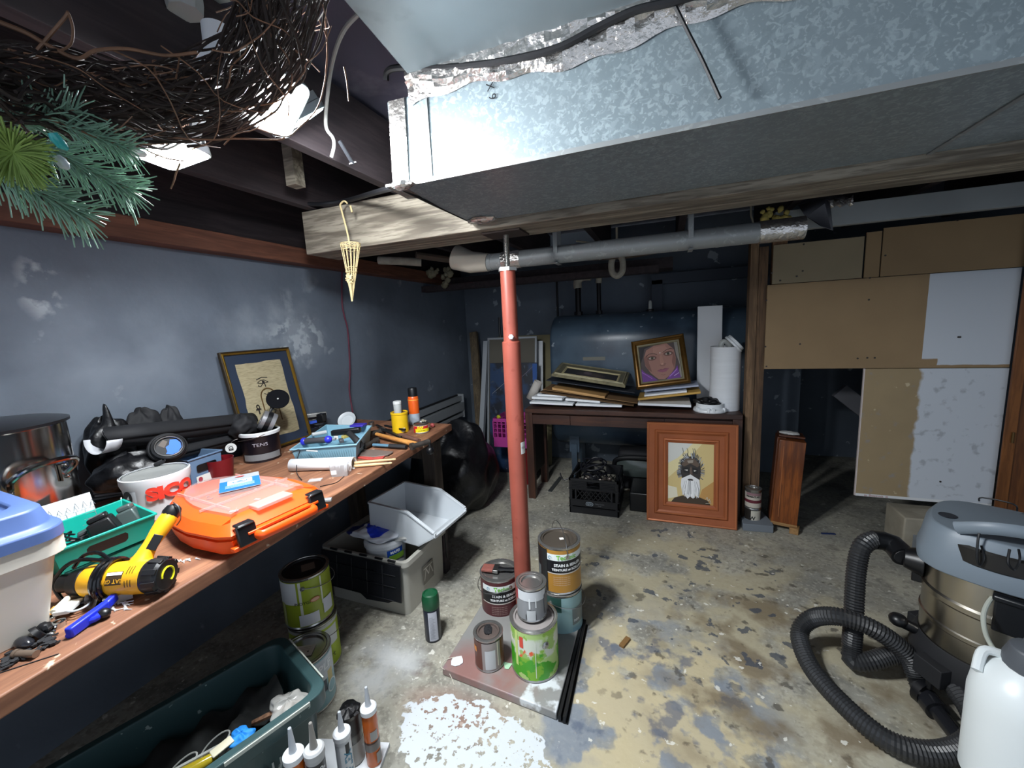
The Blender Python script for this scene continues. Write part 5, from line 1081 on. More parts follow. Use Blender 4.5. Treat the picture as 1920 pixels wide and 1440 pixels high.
# --- caulk tubes on a white board ---
solo(B().box((-1.0, .76, .008), (.30, .36, .014), rz=R(15)), 'white_board', pl('c6cace', .6), 'white board lying on the floor under the caulk tubes', 'board')
def caulk(px, py, label, body, cap, noz, lab=(), txt=None, zb_=.0155, tip=1.0):
    q = zp(px, py, zb_+.215); a = face_cam(q); t = thing('caulk_tube', label, 'caulk tube', (q.x, q.y, zb_), a, group=None)
    B().lathe([(0, 0), (.0235, 0), (.024, .003), (.024, .195), (.0235, .197)], 32).out('cartridge', body, t)
    B().lathe([(.0238, .19), (.0262, .193), (.0262, .208), (.022, .213), (.010, .215), (0, .215)], 32).out('end_cap', cap, t)
    B().lathe([(.0105, .214), (.0095, .222), (.0045, .214+.068*tip), (.0025, .214+.070*tip), (0, .214+.070*tip)], 20).out('nozzle', noz, t)
    if lab: wrap('label', t, .0241, list(lab))
    if txt: text(txt[0], txt[1], txt[2], t, cylr=.0256, z=txt[3], a=txt[4], vert=True, bold=.0006)
    return t
m_clear = mat('clear_tube', '8b8f92', .2, .2); m_noz = mat('nozzle_grey', 'b9bfc6', .35)
om = mat('clear_orange', 'b4581f', .2)
caulk(690, 1322, 'clear caulk tube with orange label and white cap, rightmost of the four', om, m_white, m_noz, [(-85, 85, .088, .094, '3b2418'), (-85, 85, .06, .088, '6d6763'), (-10, 45, .10, .135, '9a9a98'), (20, 70, .01, .05, '8f8c8a')])
caulk(640, 1368, 'white caulk tube with blue lettering, second from the right', pl('cfd3d5', .35), m_white, m_noz, [(10, 42, .14, .18, '23262b'), (-70, -30, .02, .18, 'b4b8bb')], ('DYNAFLEX', .034, pl('3f7f9a', .4), .07, .5), tip=.95)
caulk(549, 1408, 'caulk tube with orange label and white cap, leftmost of the four', om, m_white, m_noz, [(-85, 85, .0, .02, '3b2418')], tip=1.05, zb_=.135)
caulk(588, 1400, 'caulk tube with black and yellow label and grey cap, second from the left', pl('2a2b2e', .35), pl('b1b3b4', .4), mat('nozzle_dull', '8f8c86', .4), [(-80, 80, .18, .196, 'a9abad'), (15, 80, .08, .12, 'd8c21c')], ('DAP', .02, pl('d8dadb', .4), .15, .6), tip=1.1, zb_=.135)
qb = (zp(549, 1405, .35)+zp(588, 1400, .35))/2
solo(B().box((qb.x, qb.y, .067), (.15, .09, .134), rz=R(20)), 'dark_box', pl('2a1513', .6), 'small dark box under the two left caulk tubes', 'box', bev=.003)
q = zp(651, 1330, .21); t = thing('foil_sealed_can', 'tall grey can with torn black foil on top, behind the white caulk tube', 'can', (q.x-.0, q.y+.005, .0), face_cam(q))
B().lathe([(0, 0), (.034, 0), (.035, .004), (.035, .19), (.033, .2)], 36).out('can_body', mat('dirty_glass', '5c5c59', .25, .3, var=.3), t); crumple(0, 0, .2, .035, .035, .012, 'black_foil', t, m_foilg)
wrap('label', t, .0352, [(-80, 90, .02, .10, '8d8c86'), (-90, 90, .13, .19, '1a1a1c')])
# --- floor pad with steel angles ---
P0, P1, P2 = zp(829, 1252, .035), zp(1043, 1336, .035), zp(1088, 1166, .035); u = (P1-P0); P3 = P0+(P2-P1)
m_pad = mat('stained_pad', '8b8b89', .45, var=.15, vs=6, layers=[dict(col='8d5a52', ns=5, th=.46, soft=.08, off=3, reg=(-.70, 1.33, 0, .30, .17, 9), rs=.6, amt=.75), dict(col='7a5e78', ns=9, th=.58, soft=.03, off=5, reg=(-.72, 1.25, 0, .2, .14, 9), rs=.3, amt=.7), dict(col='c9cdd0', ns=7, th=.5, soft=.02, off=8, reg=(-.44, 1.30, 0, .12, .13, 9), rs=.3, rn=.4)])
b = B(); b._add([p-V((0, 0, .034)) for p in (P0, P1, P2, P3)]+[P0, P1, P2, P3], [(3, 2, 1, 0), (4, 5, 6, 7), (0, 1, 5, 4), (1, 2, 6, 5), (2, 3, 7, 6), (3, 0, 4, 7)])
solo(b, 'floor_pad', m_pad, 'stained grey slab on the floor under the red column and paint cans', 'slab', bev=.004)
n_ = (P1-P0).normalized()
for k, (o1, o2) in enumerate(((.012, .028), (.030, .062))):
    b = B(); a_, c_ = P1+n_*o1-V((0, 0, .02)), P2+n_*o1*.6+(P2-P1).normalized()*.03-V((0, 0, .02)); b.bar(a_, c_, .010, .030); b.bar(a_+V((0, 0, -.012))+n_*.006, c_+V((0, 0, -.012))+n_*.006, .014, .004)
    solo(b, 'steel_angle', mat('black_steel', '1b1b1d', .45, .3), ('inner' if k == 0 else 'outer')+' of two black steel strips along the right edge of the stained slab', 'steel strip')
m_dk = '14151a'
def tech(label, lid_px, z0, body, band, **k):
    q = zp(*lid_px, z0+.19*SC); a = face_cam(q)
    t = paint_can('stain_can', label, (q.x, q.y, z0), .0825, .19, a, [(-100, 100, .008, .181, body), (-60, 100, .14, .166, 'dfe5e4'), (-62, 100, .09, .14, m_dk), (-60, 100, .086, .090, 'cfc9c2')]+k.get('extra', []), bail=k.get('bail'), lidm=k.get('lidm'), cat='paint can')
    text('Technic', .026, pl('6fb43a', .4), t, cylr=.0848, z=.153, a=k.get('a', .35), bold=.0006)
    art('logo_ring', t, [('4a8fb0', [(cos(x)*.006, sin(x)*.006) for x in [i*pi/8 for i in range(14)]], .002)], Matrix.Rotation(k.get('a', .35)-.78, 4, 'Z') @ Matrix.Translation((.0850, 0, .153)) @ Matrix.Rotation(pi/2, 4, 'Z') @ FRONT)
    text('STAIN & SEALER', .0155, pl('e6e8e8', .4), t, cylr=.0848, z=.122, a=k.get('a', .35)+.06, bold=.0005); text('TEINTURE et SCELLANT', .013, pl('e6e8e8', .4), t, cylr=.0848, z=.104, a=k.get('a', .35)+.12, bold=.0005)
    for i in range(5): text('stain and sealer for wood  floor', .0052, pl('c9b7ae', .5), t, cylr=.0848, z=.074-.008*i, a=k.get('a', .35)-.25)
    return t
t = tech('brown stain can left of the red column with a brush resting on its lid', (936, 1068), 0, '52262a', 0, a=.15, bail=(-60, 'down'))
bc = V(t.location)
ol2 = zp(1048, 1008, .385*SC)
t = paint_can('paint_can', 'pale teal paint can under the tan stain can, behind the green can', (ol2.x, ol2.y, .0), .0825, .19, face_cam(ol2), [(-90, 90, .008, .18, '7f9fa3'), (-90, 0, .12, .18, '24453f'), (30, 90, .06, .13, '5f6a6c'), (30, 90, .02, .05, '6f93a0')], bail=(60, 'down'))
text('sen', .02, pl('dfe6e8', .4), t, cylr=.0845, z=.08, a=.75)
t = tech('tan stain can with raised handle, stacked on the teal can beside the red column', (1048, 1008), .193*SC, 'a97b34', 0, a=.32, bail=(-70, 'up'), lidm=mat('dull_lid', '6f665c', .35, .6, var=.2), extra=[(-100, -35, .008, .181, '1b1d1f'), (-90, -60, .05, .10, '5c6466')])
art('price_sticker', t, [('e8e6e0', [(-.008, -.008), (.008, -.008), (.008, .008), (-.008, .008)])], Matrix.Translation((.0, .01, .1855)) @ Matrix.Rotation(.2, 4, 'Z'))
# brush on the brown can
t = thing('paint_brush', 'paint brush with brown bristles lying on the brown stain can', 'brush', bc+V((0, 0, .197*SC)), R(8))
B().box((-.055, -.01, .002), (.06, .055, .014)).out('bristles', mat('brown_bristle', '8a5046', .8, var=.35, vs=60, stretch=(1, 14, 1)), t, bev=.004)
B().box((-.012, -.01, .002), (.028, .057, .016)).out('ferrule', m_steel, t, bev=.002); B().tube([(0, -.01, .003), (.03, -.01, .004), (.08, -.008, .006), (.13, -.006, .008)], .01, 10, rf=lambda s: (.016, .010, .012, .007)[int(round(s*3))], flat=.6).out('brush_handle', m_black, t)
gq = zp(1000, 1153, .036+.19*SC)
leaf = mat('green_leaf_label', 'a8c478', .4, layers=[dict(col='3f9a1c', ns=14, th=.47, soft=.01, off=3, reg=(0, 0, .055, 9, 9, .055), rn=.2, rs=.1), dict(col='c9cfc0', ns=10, th=.5, soft=.02, off=6, reg=(0, 0, .125, 9, 9, .04), rs=.2), dict(col='7fae2c', ns=22, th=.55, soft=.01, off=8, amt=.8), dict(col='d8552a', ns=16, th=.62, soft=.01, off=12, reg=(.08, -.05, .11, .05, .05, .05), rs=.2), dict(col='e8e8da', ns=12, th=.64, soft=.01, off=14)])
t = paint_can('paint_can', 'bright green patterned paint can with drips at the front of the slab', (gq.x, gq.y, .036), .0825, .19, face_cam(gq), [(-110, 110, .008, .182, leaf), (-52, -44, .05, .18, 'bcd07a'), (-38, -28, .125, .165, 'c9402a'), (0, 1.5, .02, .15, 'd8dccf')], lidm=mat('mauve_grey_lid', '8b8583', .5, var=.2, vs=14))
q2 = Matrix.Rotation(.45, 4, 'Z') @ Matrix.Translation((.0835, 0, .135)); b = B(); b.M = q2 @ Matrix.Rotation(pi/2, 4, 'Y'); b.lathe([(0, .006), (.006, .006), (.009, .002), (.013, 0)], 16); b.out('bail_ear', m_steel, t)
t = paint_can('quart_can', 'small silver can with white drips standing on the bright green can', (gq.x-.008, gq.y+.012, .036+.192*SC), .052, .122, face_cam(gq), [(-110, 110, .006, .112, '85878a'), (-90, -62, .07, .112, '9a2c38'), (-60, 60, .078, .112, 'c9cccf'), (-12, -6, .05, .09, 'd9dcdd'), (12, 16, .055, .09, 'd9dcdd'), (-20, 12, .008, .045, 'b9bcbe'), (50, 100, .02, .09, '5f6166')], cat='paint can')
text('|||||||', .022, m_black, t, cylr=.0538, z=.022, a=-.1)
sq = zp(915, 1182, .036+.122*SC)
t = paint_can('quart_can', 'small rusty can with a white patch on its side at the left of the slab', (sq.x, sq.y, .036), .052, .122, face_cam(sq), [(-110, -30, .006, .112, '5e3a30'), (45, 110, .006, .112, '6a382c'), (-30, 45, .006, .112, '8f8683'), (-75, -55, .07, .09, 'd0802c'), (-18, 22, .012, .085, 'b9bcbe'), (30, 34, .02, .112, 'd8cfbe')], lidm=mat('rust_lid', '6b5f5a', .5, .4, var=.3, vs=20), cat='paint can')
crumple(-.01, 0, .117, .028, .014, .005, 'dried_paint', t, m_blkm)
gs_ = zp(806, 1112, .195*SC)
t = thing('spray_can', 'dark green capped spray can standing alone on the floor left of the slab', 'spray can', (gs_.x, gs_.y, 0), face_cam(gs_)); t.scale = (SC,)*3
B().lathe([(0, 0), (.030, 0), (.0325, .004), (.0325, .135), (.030, .147), (0, .147)], 36).out('can_body', mat('navy_can', '1c2233', .3, .2), t)
wrap('label', t, .0327, [(-28, 34, .01, .132, 'b9bcc6')]); B().lathe([(.0325, .138), (.034, .142), (.034, .178), (.030, .196), (.024, .199), (.022, .195), (0, .195)], 36).out('cap', mat('bottle_green', '0c4a2c', .4), t)
art('print_lines', t, [('6f727c', [(-.012, -.05+.004*i), (-.012+random.uniform(.014, .024), -.05+.004*i)], .001) for i in range(26)], Matrix.Translation((.0338, 0, .07)) @ Matrix.Rotation(pi/2, 4, 'Z') @ FRONT)
# scraps
for (x, y, r_, m_, lb, z_) in ((857, 1240, .028, 'dfe2e4', 'round white paint blob near the left corner of the slab', .037), (951, 1248, .020, 'a3c9a8', 'pale green triangular paint chip on the slab', .037)):
    pts = [(cos(a)*r_*k, sin(a)*r_*k) for a, k in zip([2*pi*i/9 for i in range(9)], (1, .9, 1.1, .85, 1, .9, 1.05, .95, .9))] if r_ > .025 else [(-.022, .012), (.018, .014), (.012, -.016), (-.004, -.018)]
    o = B().prism(pts, 0, .002).out('paint_chip', pl(m_, .6)); o.location = zp(x, y, z_); tag(o, lb, 'paint chip')
solo(B().bar(zp(1165, 1212, .006), zp(1178, 1196, .006), .022, .010), 'wood_chip', pl('7a5a32', .7), 'small brown wood chip alone on the floor right of the slab', 'wood chip')
solo(B().tube(cr([zp(852, 1232, .04), zp(835, 1238, .04), zp(827, 1250, .038), zp(842, 1262, .02), zp(852, 1285, .004)], 5), .0014, 5), 'string', pl('c9c3b4', .7), 'thin off white string over the left corner of the slab', 'string')
# --- rubbish bag ---
bag('garbage_bag', 'big full black garbage bag on the floor beyond the end of the bench', (-1.62, 2.80, .28), (.36, .36, .36), 51, m_foilg, spikes=((.2, .35, .25, .06), (-1.1, 2.4, .25, .08)), flat=.78, nu=48, nv=32, amp=.14)
# ================= BACK OF THE ROOM =================
DT = .765; DX0, DX1, DY0, DY1 = -1.065, .492, 3.04, 3.46
m_desk = wood('desk_walnut', '4c2e20', '35201a', 0, .45)
m_deskv = wood('desk_walnut_upright', '4c2e20', '35201a', 2, .45)
t = thing('desk', 'long dark walnut desk with shallow drawers in front of the oil tank', 'desk', ((DX0+DX1)/2, DY0, 0)); W_ = DX1-DX0; Dd = DY1-DY0
B().box((0, Dd/2, DT-.0175), (W_, Dd, .035)).out('desk_top', m_desk, t, bev=.003)
B().box((0, Dd/2+.02, DT-.045), (W_-.04, Dd-.04, .02)).out('shadow_gap', m_deskv, t)
for x in (-W_/2+.03, W_/2-.03):
    for y in (.025, Dd-.03): B().box((x, y, (DT-.035)/2), (.06, .05, DT-.035)).out('leg', m_deskv, t, bev=.002)
    B().box((x, Dd/2, (DT-.035)/2+.09), (.02, Dd-.1, DT-.22)).out('end_panel', mat('desk_dark_panel', '1a120f', .6), t)
dx = -W_/2+.06; ws = (.47, .50, W_-.12-.97)
ws = (.31, .69, W_-.12-1.0)
for i, wd in enumerate(ws):
    B().box((dx+wd/2, .012, DT-.085), (wd-.003, .02, .075)).out('drawer', m_desk, t, bev=.001); dx += wd
B().box((0, Dd-.02, DT-.2), (W_-.1, .018, .30)).out('modesty_panel', mat('desk_dark_panel', '1a120f'), t) if 0 else None
def slab(name, label, a, c, Y, dep, th, m, cat='canvas', skew=0, dz=0, bev=.002, edge=None, group=None):
    p, q = yp(*a, Y), yp(*c, Y); o = V((skew, dep, dz)); up = V((0, 0, th)); b = B()
    b._add([p, q, q+o, p+o, p+up, q+up, q+o+up, p+o+up], [(3, 2, 1, 0), (4, 5, 6, 7), (0, 1, 5, 4), (1, 2, 6, 5), (2, 3, 7, 6), (3, 0, 4, 7)])
    return solo(b, name, m, label, cat, group, bev=bev)
m_cv = mat('white_canvas', 'eceff2', .7, var=.05, vs=10)
slab('blank_canvas', 'white canvas at the bottom left of the desk stack', (993, 757), (1074, 761), 3.10, .32, .016, m_cv)
slab('blank_canvas', 'white canvas at the bottom centre of the desk stack', (1079, 761), (1166, 764), 3.10, .32, .016, m_cv)
slab('blank_canvas', 'white canvas second from the bottom at the left of the desk stack', (997, 748), (1054, 751), 3.12, .3, .018, m_cv)
slab('blank_canvas', 'white canvas second from the bottom, right of a dark gap in the desk stack', (1060, 751), (1125, 756), 3.12, .3, .016, m_cv)
slab('blank_canvas', 'small white canvas third from the bottom at the left of the desk stack', (1007, 742), (1062, 745), 3.15, .26, .014, m_cv)
slab('cardboard_sheet', 'brown cardboard sheet sloping across the desk stack', (1012, 736), (1188, 762), 3.13, .30, .006, mat('cardboard', '6f5438', .85, var=.1), 'cardboard', bev=.001)
slab('cardboard_sheet', 'second brown cardboard sheet just above the first in the desk stack', (1018, 731), (1195, 757), 3.16, .28, .006, mat('cardboard2', '80613f', .85, var=.1), 'cardboard', bev=.001)
slab('side_painted_canvas', 'canvas with an orange tan edge in the middle of the desk stack', (1035, 731), (1134, 748), 3.15, .25, .020, mat('tan_canvas', 'b98f5a', .7, layers=[dict(col='d3cbc6', reg=(0, 0, .845, 9, 9, .0), box=1)] if 0 else []))
slab('dark_board', 'dark navy board under the ornate frame on the desk stack', (1024, 714), (1190, 738), 3.15, .27, .008, pl('1d212b', .6), 'board')
slab('side_painted_canvas', 'white canvas lowest in the right hand desk stack', (1196, 760), (1296, 764), 3.10, .3, .018, m_cv)
slab('side_painted_canvas', 'canvas with a yellow edge in the right hand desk stack', (1196, 751), (1314, 738), 3.12, .26, .016, mat('yellow_canvas', 'c39a4a', .6))
slab('blank_canvas', 'small white canvas above the yellow edged one', (1208, 744), (1288, 736), 3.14, .22, .014, m_cv)
slab('pale_canvas', 'pale lavender canvas on top of the right hand desk stack', (1208, 735), (1310, 725), 3.16, .24, .013, mat('lavender_canvas', 'a9b2c8', .6))
# ornate frame lying down
a_, c_ = yp(1034, 708, 3.17), yp(1172, 730, 3.17)
wO = (c_-a_).length; sl = atan2(c_.z-a_.z, c_.x-a_.x)
t = thing('ornate_frame', 'ornate pale gold picture frame lying flat on the left hand desk stack', 'picture frame', ((a_+c_)/2+V((0, 0, .012))), 0, rx=R(-78), ry=-sl)
m_gf = mat('pale_gold_frame', '8b8468', .5, .3, var=.3, vs=30, bump=(60, .6, .003))
frame(t, wO, .30, [(0, 0), (0, .016), (.008, .022), (.014, .019), (.022, .030), (.030, .024)], m_gf)
frame(t, wO, .30, [(.030, .024), (.045, .018), (.062, .016), (.066, .010)], mat('grey_gold_inner', '6d6853', .5, .3, var=.2, vs=30), 'inner_frame')
frame(t, wO, .30, [(.064, .014), (.070, .017), (.080, .008)], mat('cream_slip', 'b3a880', .5), 'slip')
B().box((0, .0, .15), (wO-.02, .008, .29)).out('backing', m_black, t)
art('dark_picture', t, [('26262a', [(-wO/2+.075, .075), (wO/2-.075, .075), (wO/2-.075, .225), (-wO/2+.075, .225)]), ('3a3439', ell(0, .14, .12, .05)), ('5c5058', ell(-.03, .17, .035, .03)), ('4a3f3b', ell(.05, .15, .05, .03))], Matrix.Translation((0, -.005, 0)) @ FRONT)
# portrait in gold frame
tl, tr_, bl_, br_ = yp(1186, 642, 3.36), yp(1279, 629, 3.36), yp(1192, 731, 3.22), yp(1298, 718, 3.22)
wP = ((tr_-tl).length+(br_-bl_).length)/2; hP = ((bl_-tl).length+(br_-tr_).length)/2; rl = atan2(br_.z-bl_.z, br_.x-bl_.x)
mid = (bl_+br_)/2; lean = atan2(.14, hP)
t = thing('portrait_painting', 'gold framed painting of a woman with a purple scarf leaning over the right desk stack', 'painting', mid, 0, rx=-lean, ry=-rl)
mg2 = mat('antique_gold', '6b4d22', .35, .6, var=.25, vs=20)
frame(t, wP, hP, [(0, -.01), (0, .022), (.006, .028), (.014, .022)], mg2); frame(t, wP, hP, [(.014, .022), (.024, .024), (.034, .014), (.038, .016)], mg2, 'frame_bead')
frame(t, wP, hP, [(.038, .016), (.048, .014), (.052, .006)], mat('dull_liner', '7b7358', .6, var=.2, vs=20), 'liner')
pw, ph = wP/2-.048, hP/2-.048
def S_(pts): return [(x*pw, y*ph) for x, y in pts]
sk, sd_, dk = '9c7064', '7f574d', '33231f'
shapes = [('4e4242', S_([(-1, -1), (1, -1), (1, 1), (-1, 1)])), ('16121a', S_([(-1, .2), (-.9, .75), (-.5, 1), (.75, 1), (.92, .6), (.98, .1), (1, 1), (-1, 1)])), ('8a857d', S_([(.78, -.95), (1, -.95), (1, 1), (.80, 1), (.84, .3), (.95, -.3)])),
    (sk, S_([(-.78, .35), (-.62, .75), (-.2, .95), (.45, .98), (.76, .6), (.80, .1), (.70, -.4), (.42, -.78), (.12, -.96), (-.18, -.92), (-.52, -.55), (-.76, -.1)])),
    ('a87c6e', S_([(-.25, .85), (.35, .9), (.5, .55), (.1, .4), (-.3, .5)])), (sd_, S_([(-.78, .35), (-.6, .5), (-.55, .0), (-.45, -.5), (-.62, -.35), (-.76, -.05)])), (sd_, S_([(.72, .5), (.79, .1), (.66, -.45), (.58, -.1)])),
    ('16121a', S_([(-1, .0), (-.82, .4), (-.7, .85), (-.2, 1), (-1, 1)])),
    (dk, S_([(-.66, .40), (-.50, .52), (-.28, .52), (-.10, .44)]), .004), (dk, S_([(.20, .50), (.40, .62), (.60, .66), (.74, .60)]), .004),
    ('6d4a42', S_(ell(-.38, .27, .24, .13))), ('6d4a42', S_(ell(.46, .40, .24, .13))), ('b3a398', S_(ell(-.38, .27, .16, .065))), ('b3a398', S_(ell(.46, .40, .16, .065))), ('4f4a3a', S_(ell(-.36, .27, .075, .08))), ('4f4a3a', S_(ell(.46, .40, .075, .08))), ('14100f', S_(ell(-.36, .27, .03, .035))), ('14100f', S_(ell(.46, .40, .03, .035))),
    (dk, S_([(-.56, .28), (-.40, .35), (-.2, .28)]), .0025), (dk, S_([(.30, .40), (.46, .48), (.64, .44)]), .0025), ('d8cfc8', S_(ell(.06, .50, .03, .035))),
    ('a87b6a', S_([(.02, .35), (.14, .36), (.20, -.08), (.0, -.12)])), ('8a6055', S_([(-.06, -.18), (.05, -.26), (.22, -.24), (.30, -.12), (.2, -.1), (.05, -.12)])), ('b98c7b', S_(ell(.10, -.13, .07, .05))),
    ('7a4152', S_([(-.20, -.46), (-.02, -.40), (.08, -.42), (.18, -.38), (.42, -.40), (.22, -.44), (.05, -.455)])), ('8f5365', S_([(-.20, -.46), (.05, -.455), (.42, -.40), (.24, -.56), (.05, -.59), (-.08, -.55)])), (sd_, S_([(-.02, -.70), (.1, -.74), (.2, -.70)]), .003),
    ('6d3a8c', S_([(-.98, -.25), (-.8, -.5), (-.5, -.7), (-.2, -1), (-1, -1)])), ('9a62b8', S_([(-.96, -.45), (-.75, -.62), (-.5, -.85)]), .006), ('6d3a8c', S_([(.82, -.3), (.7, -.5), (.42, -.75), (.2, -1), (.9, -1)])), ('a878c8', S_([(.78, -.5), (.6, -.68), (.38, -.85)]), .006), ('c7b3d8', S_([(.84, -.72), (.6, -.85)]), .004)]
art('portrait', t, shapes, Matrix.Translation((0, -.004, hP/2)) @ FRONT, dz=.0002)
B().box((0, .004, hP/2), (wP-.02, .008, hP-.02)).out('backing', m_black, t)
# foam board and white tub
fb = [yp(1306, 574, 3.40), yp(1353, 573, 3.40)]; z1_ = fb[0].z
t = thing('foam_board', 'tall narrow white board standing behind the white cylinder on the desk', 'board', ((fb[0].x+fb[1].x)/2+.01, 3.34, DT+.001), rx=R(-4))
B().box((0, .05, (z1_-DT)/2), (fb[1].x-fb[0].x, .028, z1_-DT)).out('board_panel', mat('white_board_sheet', 'd3d6da', .6), t, bev=.002)
cq = yp(1359, 757, 3.20); rc = (yp(1387, 700, 3.20).x-yp(1329, 700, 3.20).x)/2; hcy = yp(1359, 650, 3.20).z-DT
t = thing('white_cylinder', 'tall white paper covered tub near the right end of the desk', 'tub', (cq.x, 3.20+rc*.3, DT+.001))
B().lathe([(0, 0), (rc, 0), (rc, hcy-.006), (rc+.002, hcy), (rc-.004, hcy), (rc-.006, .01), (0, .01)], 48).out('tub_body', mat('paper_white', 'e0e3e7', .55, var=.05, vs=4, stretch=(1, 1, 12)), t)
B().tube(cr([(-.03, -.01, hcy-.02), (-.03, -.02, hcy+.02), (-.01, -.02, hcy+.035), (.02, -.01, hcy+.01), (.025, 0, hcy-.02)], 4), .018, 10).out('crumpled_liner', mat('cloudy_clear', 'c6c9c4'), t)
p = V((cq.x+rc*.55, 3.22, DT+hcy+.02))
t = thing('bowl_lid', 'white plastic bowl lid tipped over the rim of the white tub', 'lid', p, 0, ry=R(48))  # round bowl-shaped lid, not a separate bowl
B().lathe([(.068, -.02), (.074, -.018), (.074, -.006), (.068, 0), (.066, .016), (.058, .019), (0, .020), (0, .014), (.055, .012), (.062, -.018)], 40).out('lid_body', m_white, t)
# white ring with black filter
q = yp(1332, 765, 3.12); q.z = DT+.001
t = thing('plastic_ring_base', 'low round white plastic base holding crumpled black film at the desk corner', 'base', (q.x, 3.12+.03, q.z))
B().lathe([(0, 0), (.108, 0), (.112, .008), (.108, .02), (.092, .028), (.090, .058), (.086, .058), (.084, .03), (0, .03)], 48).out('ring_body', m_white, t)
for a in (-1.45, -1.75, -.6, -2.5): B().box((cos(a)*.104, sin(a)*.104, .02), (.018, .018, .03), rz=a).out('clip', m_white, t, bev=.002)
bag('black_film', 'crumpled shiny black film sitting in the white ring base', (q.x-.01, 3.15, DT+.063), (.085, .06, .03), 61, m_foilg, cat='film', amp=.45, spikes=((.0, 1.0, .35, .05),))
# --- framed painting of bearded man, standing on the floor ---
a_, c_ = zp(1212, 981, 0), zp(1384, 1001, 0); wB = c_.x-a_.x; hB = .71
t = thing('bearded_man_painting', 'painting of a bearded man in a wide copper brown frame leaning on the desk front', 'painting', ((a_.x+c_.x)/2, 2.925, .0), 0, rx=R(-6))
m_cf = mat('copper_wood', '96522e', .36, .25, var=.18, vs=6); m_cf2 = mat('copper_bead', 'b8704a', .3, .35)
def fr2(p, m, nm='frame'): return frame(t, wB, hB, p, m, nm)
fr2([(0, -.012), (0, .030)], m_cf); fr2([(0, .030), (.006, .034), (.014, .030)], m_cf2, 'frame_bead'); fr2([(.014, .028), (.052, .020), (.056, .024)], m_cf); fr2([(.056, .022), (.064, .028), (.070, .022)], m_cf2, 'frame_bead'); fr2([(.070, .020), (.082, .014)], m_cf, 'frame_step'); fr2([(.082, .014), (.110, .010), (.114, .014)], m_cf, 'frame_step'); fr2([(.114, .014), (.122, .017), (.128, .008)], m_cf2, 'frame_bead'); fr2([(.128, .008), (.142, .004), (.143, .0)], m_cf, 'frame_step')
B().box((0, .008, hB/2), (wB-.01, .01, hB-.01)).out('backing', m_black, t)
aw, ah = wB/2-.141, hB/2-.141
def T_(pts): return [(x*aw, y*ah) for x, y in pts]
random.seed(15)
sh = [('c9b47c', T_([(-1, -1), (1, -1), (1, 1), (-1, 1)])), ('c9cac4', T_([(-1, 1), (-1, .3), (-.55, .5), (.1, 1)])), ('d8cc9c', T_([(-1, .3), (-.55, .5), (.1, 1), (.5, 1), (-.3, .3), (-1, -.2)])), ('b58a4e', T_([(1, -.2), (.5, -.5), (.3, -1), (1, -1)])), ('d8d3bd', T_([(-1, -.45), (-.6, -.5), (-.55, -.8), (-1, -.9)])),
    ('3c3022', T_([(-.85, -1), (-.7, -.85), (-.35, -.75), (.35, -.75), (.75, -.85), (.88, -1)])),
    ('2c2724', T_([(-.42, .45), (-.2, .55), (.15, .58), (.42, .42), (.46, .0), (.36, -.3), (.1, -.42), (-.15, -.40), (-.36, -.2), (-.46, .1)])),
    ('5a4a3e', T_([(-.40, .28), (-.2, .5), (.15, .52), (.40, .30), (.3, .22), (0, .33), (-.28, .22)])), ('8f877c', T_([(-.15, .42), (.12, .46), (.1, .36), (-.1, .34)])),
    ('121011', T_([(-.34, .18), (-.1, .2), (-.04, .02), (-.3, .02)])), ('121011', T_([(.08, .2), (.32, .17), (.3, .0), (.1, .02)])), ('c9c4be', T_([(-.28, .11), (-.12, .13), (-.13, .08)])), ('c9c4be', T_([(.14, .12), (.26, .11), (.16, .07)])),
    ('433731', T_([(-.02, .24), (.06, .24), (.12, -.08), (-.06, -.1)])), ('6d5c50', T_([(.0, .2), (.03, .2), (.04, -.02), (.0, -.04)]))]
for i in range(60):
    a = random.uniform(0, pi); side_ = 1 if a < pi/2 else -1; r1 = random.uniform(.42, .5); r2 = r1+random.uniform(.06, .16)
    sh.append((random.choice(['4a4d54', '8e939b', '2a2c30', 'b9bdc2']), T_([(cos(a)*r1+.02, .12+sin(a)*r1*.9), (cos(a+.1)*r2+.02, .12+sin(a+.1)*r2*.95)]), .0035))
for i in range(22):
    a = pi+random.uniform(.05, pi-.05) if 0 else random.choice([random.uniform(-.6, .1), random.uniform(pi-.1, pi+.6)]); sh.append((random.choice(['4a4d54', '8e939b']), T_([(cos(a)*.44, .1+sin(a)*.4), (cos(a)*.6, .1+sin(a)*.55)]), .0035))
sh.append(('d9dadb', T_([(-.40, -.18), (-.15, -.08), (.0, -.02), (.18, -.1), (.38, -.18), (.42, -.45), (.36, -.78), (.22, -.70), (.12, -.82), (.0, -.74), (-.12, -.84), (-.25, -.7), (-.34, -.72), (-.42, -.4)])))
sh.append(('2b2422', T_(ell(.0, -.20, .12, .035))))
for i in range(26):
    x = random.uniform(-.36, .36); sh.append((random.choice(['8b8d90', 'b4b6b8', 'f2f3f4']), T_([(x*.7, -.22-abs(x)*.1), (x, -.5), (x*1.02+random.uniform(-.04, .04), random.uniform(-.8, -.62))]), .003))
for x in (-.35, -.15, .1, .18): sh.append(('3b3a3a', T_([(x, .58), (x+.03, .72), (x-.02, .84)]), .002))
sh.append(('c9c5b2', T_([(.66, -.80), (.72, -.72), (.76, -.85), (.82, -.78), (.86, -.88)]), .003)); sh.append(('c9c5b2', T_([(.66, -.93), (.90, -.90)]), .003))
art('bearded_man', t, sh, Matrix.Translation((0, -.001, hB/2)) @ FRONT, dz=.00006)
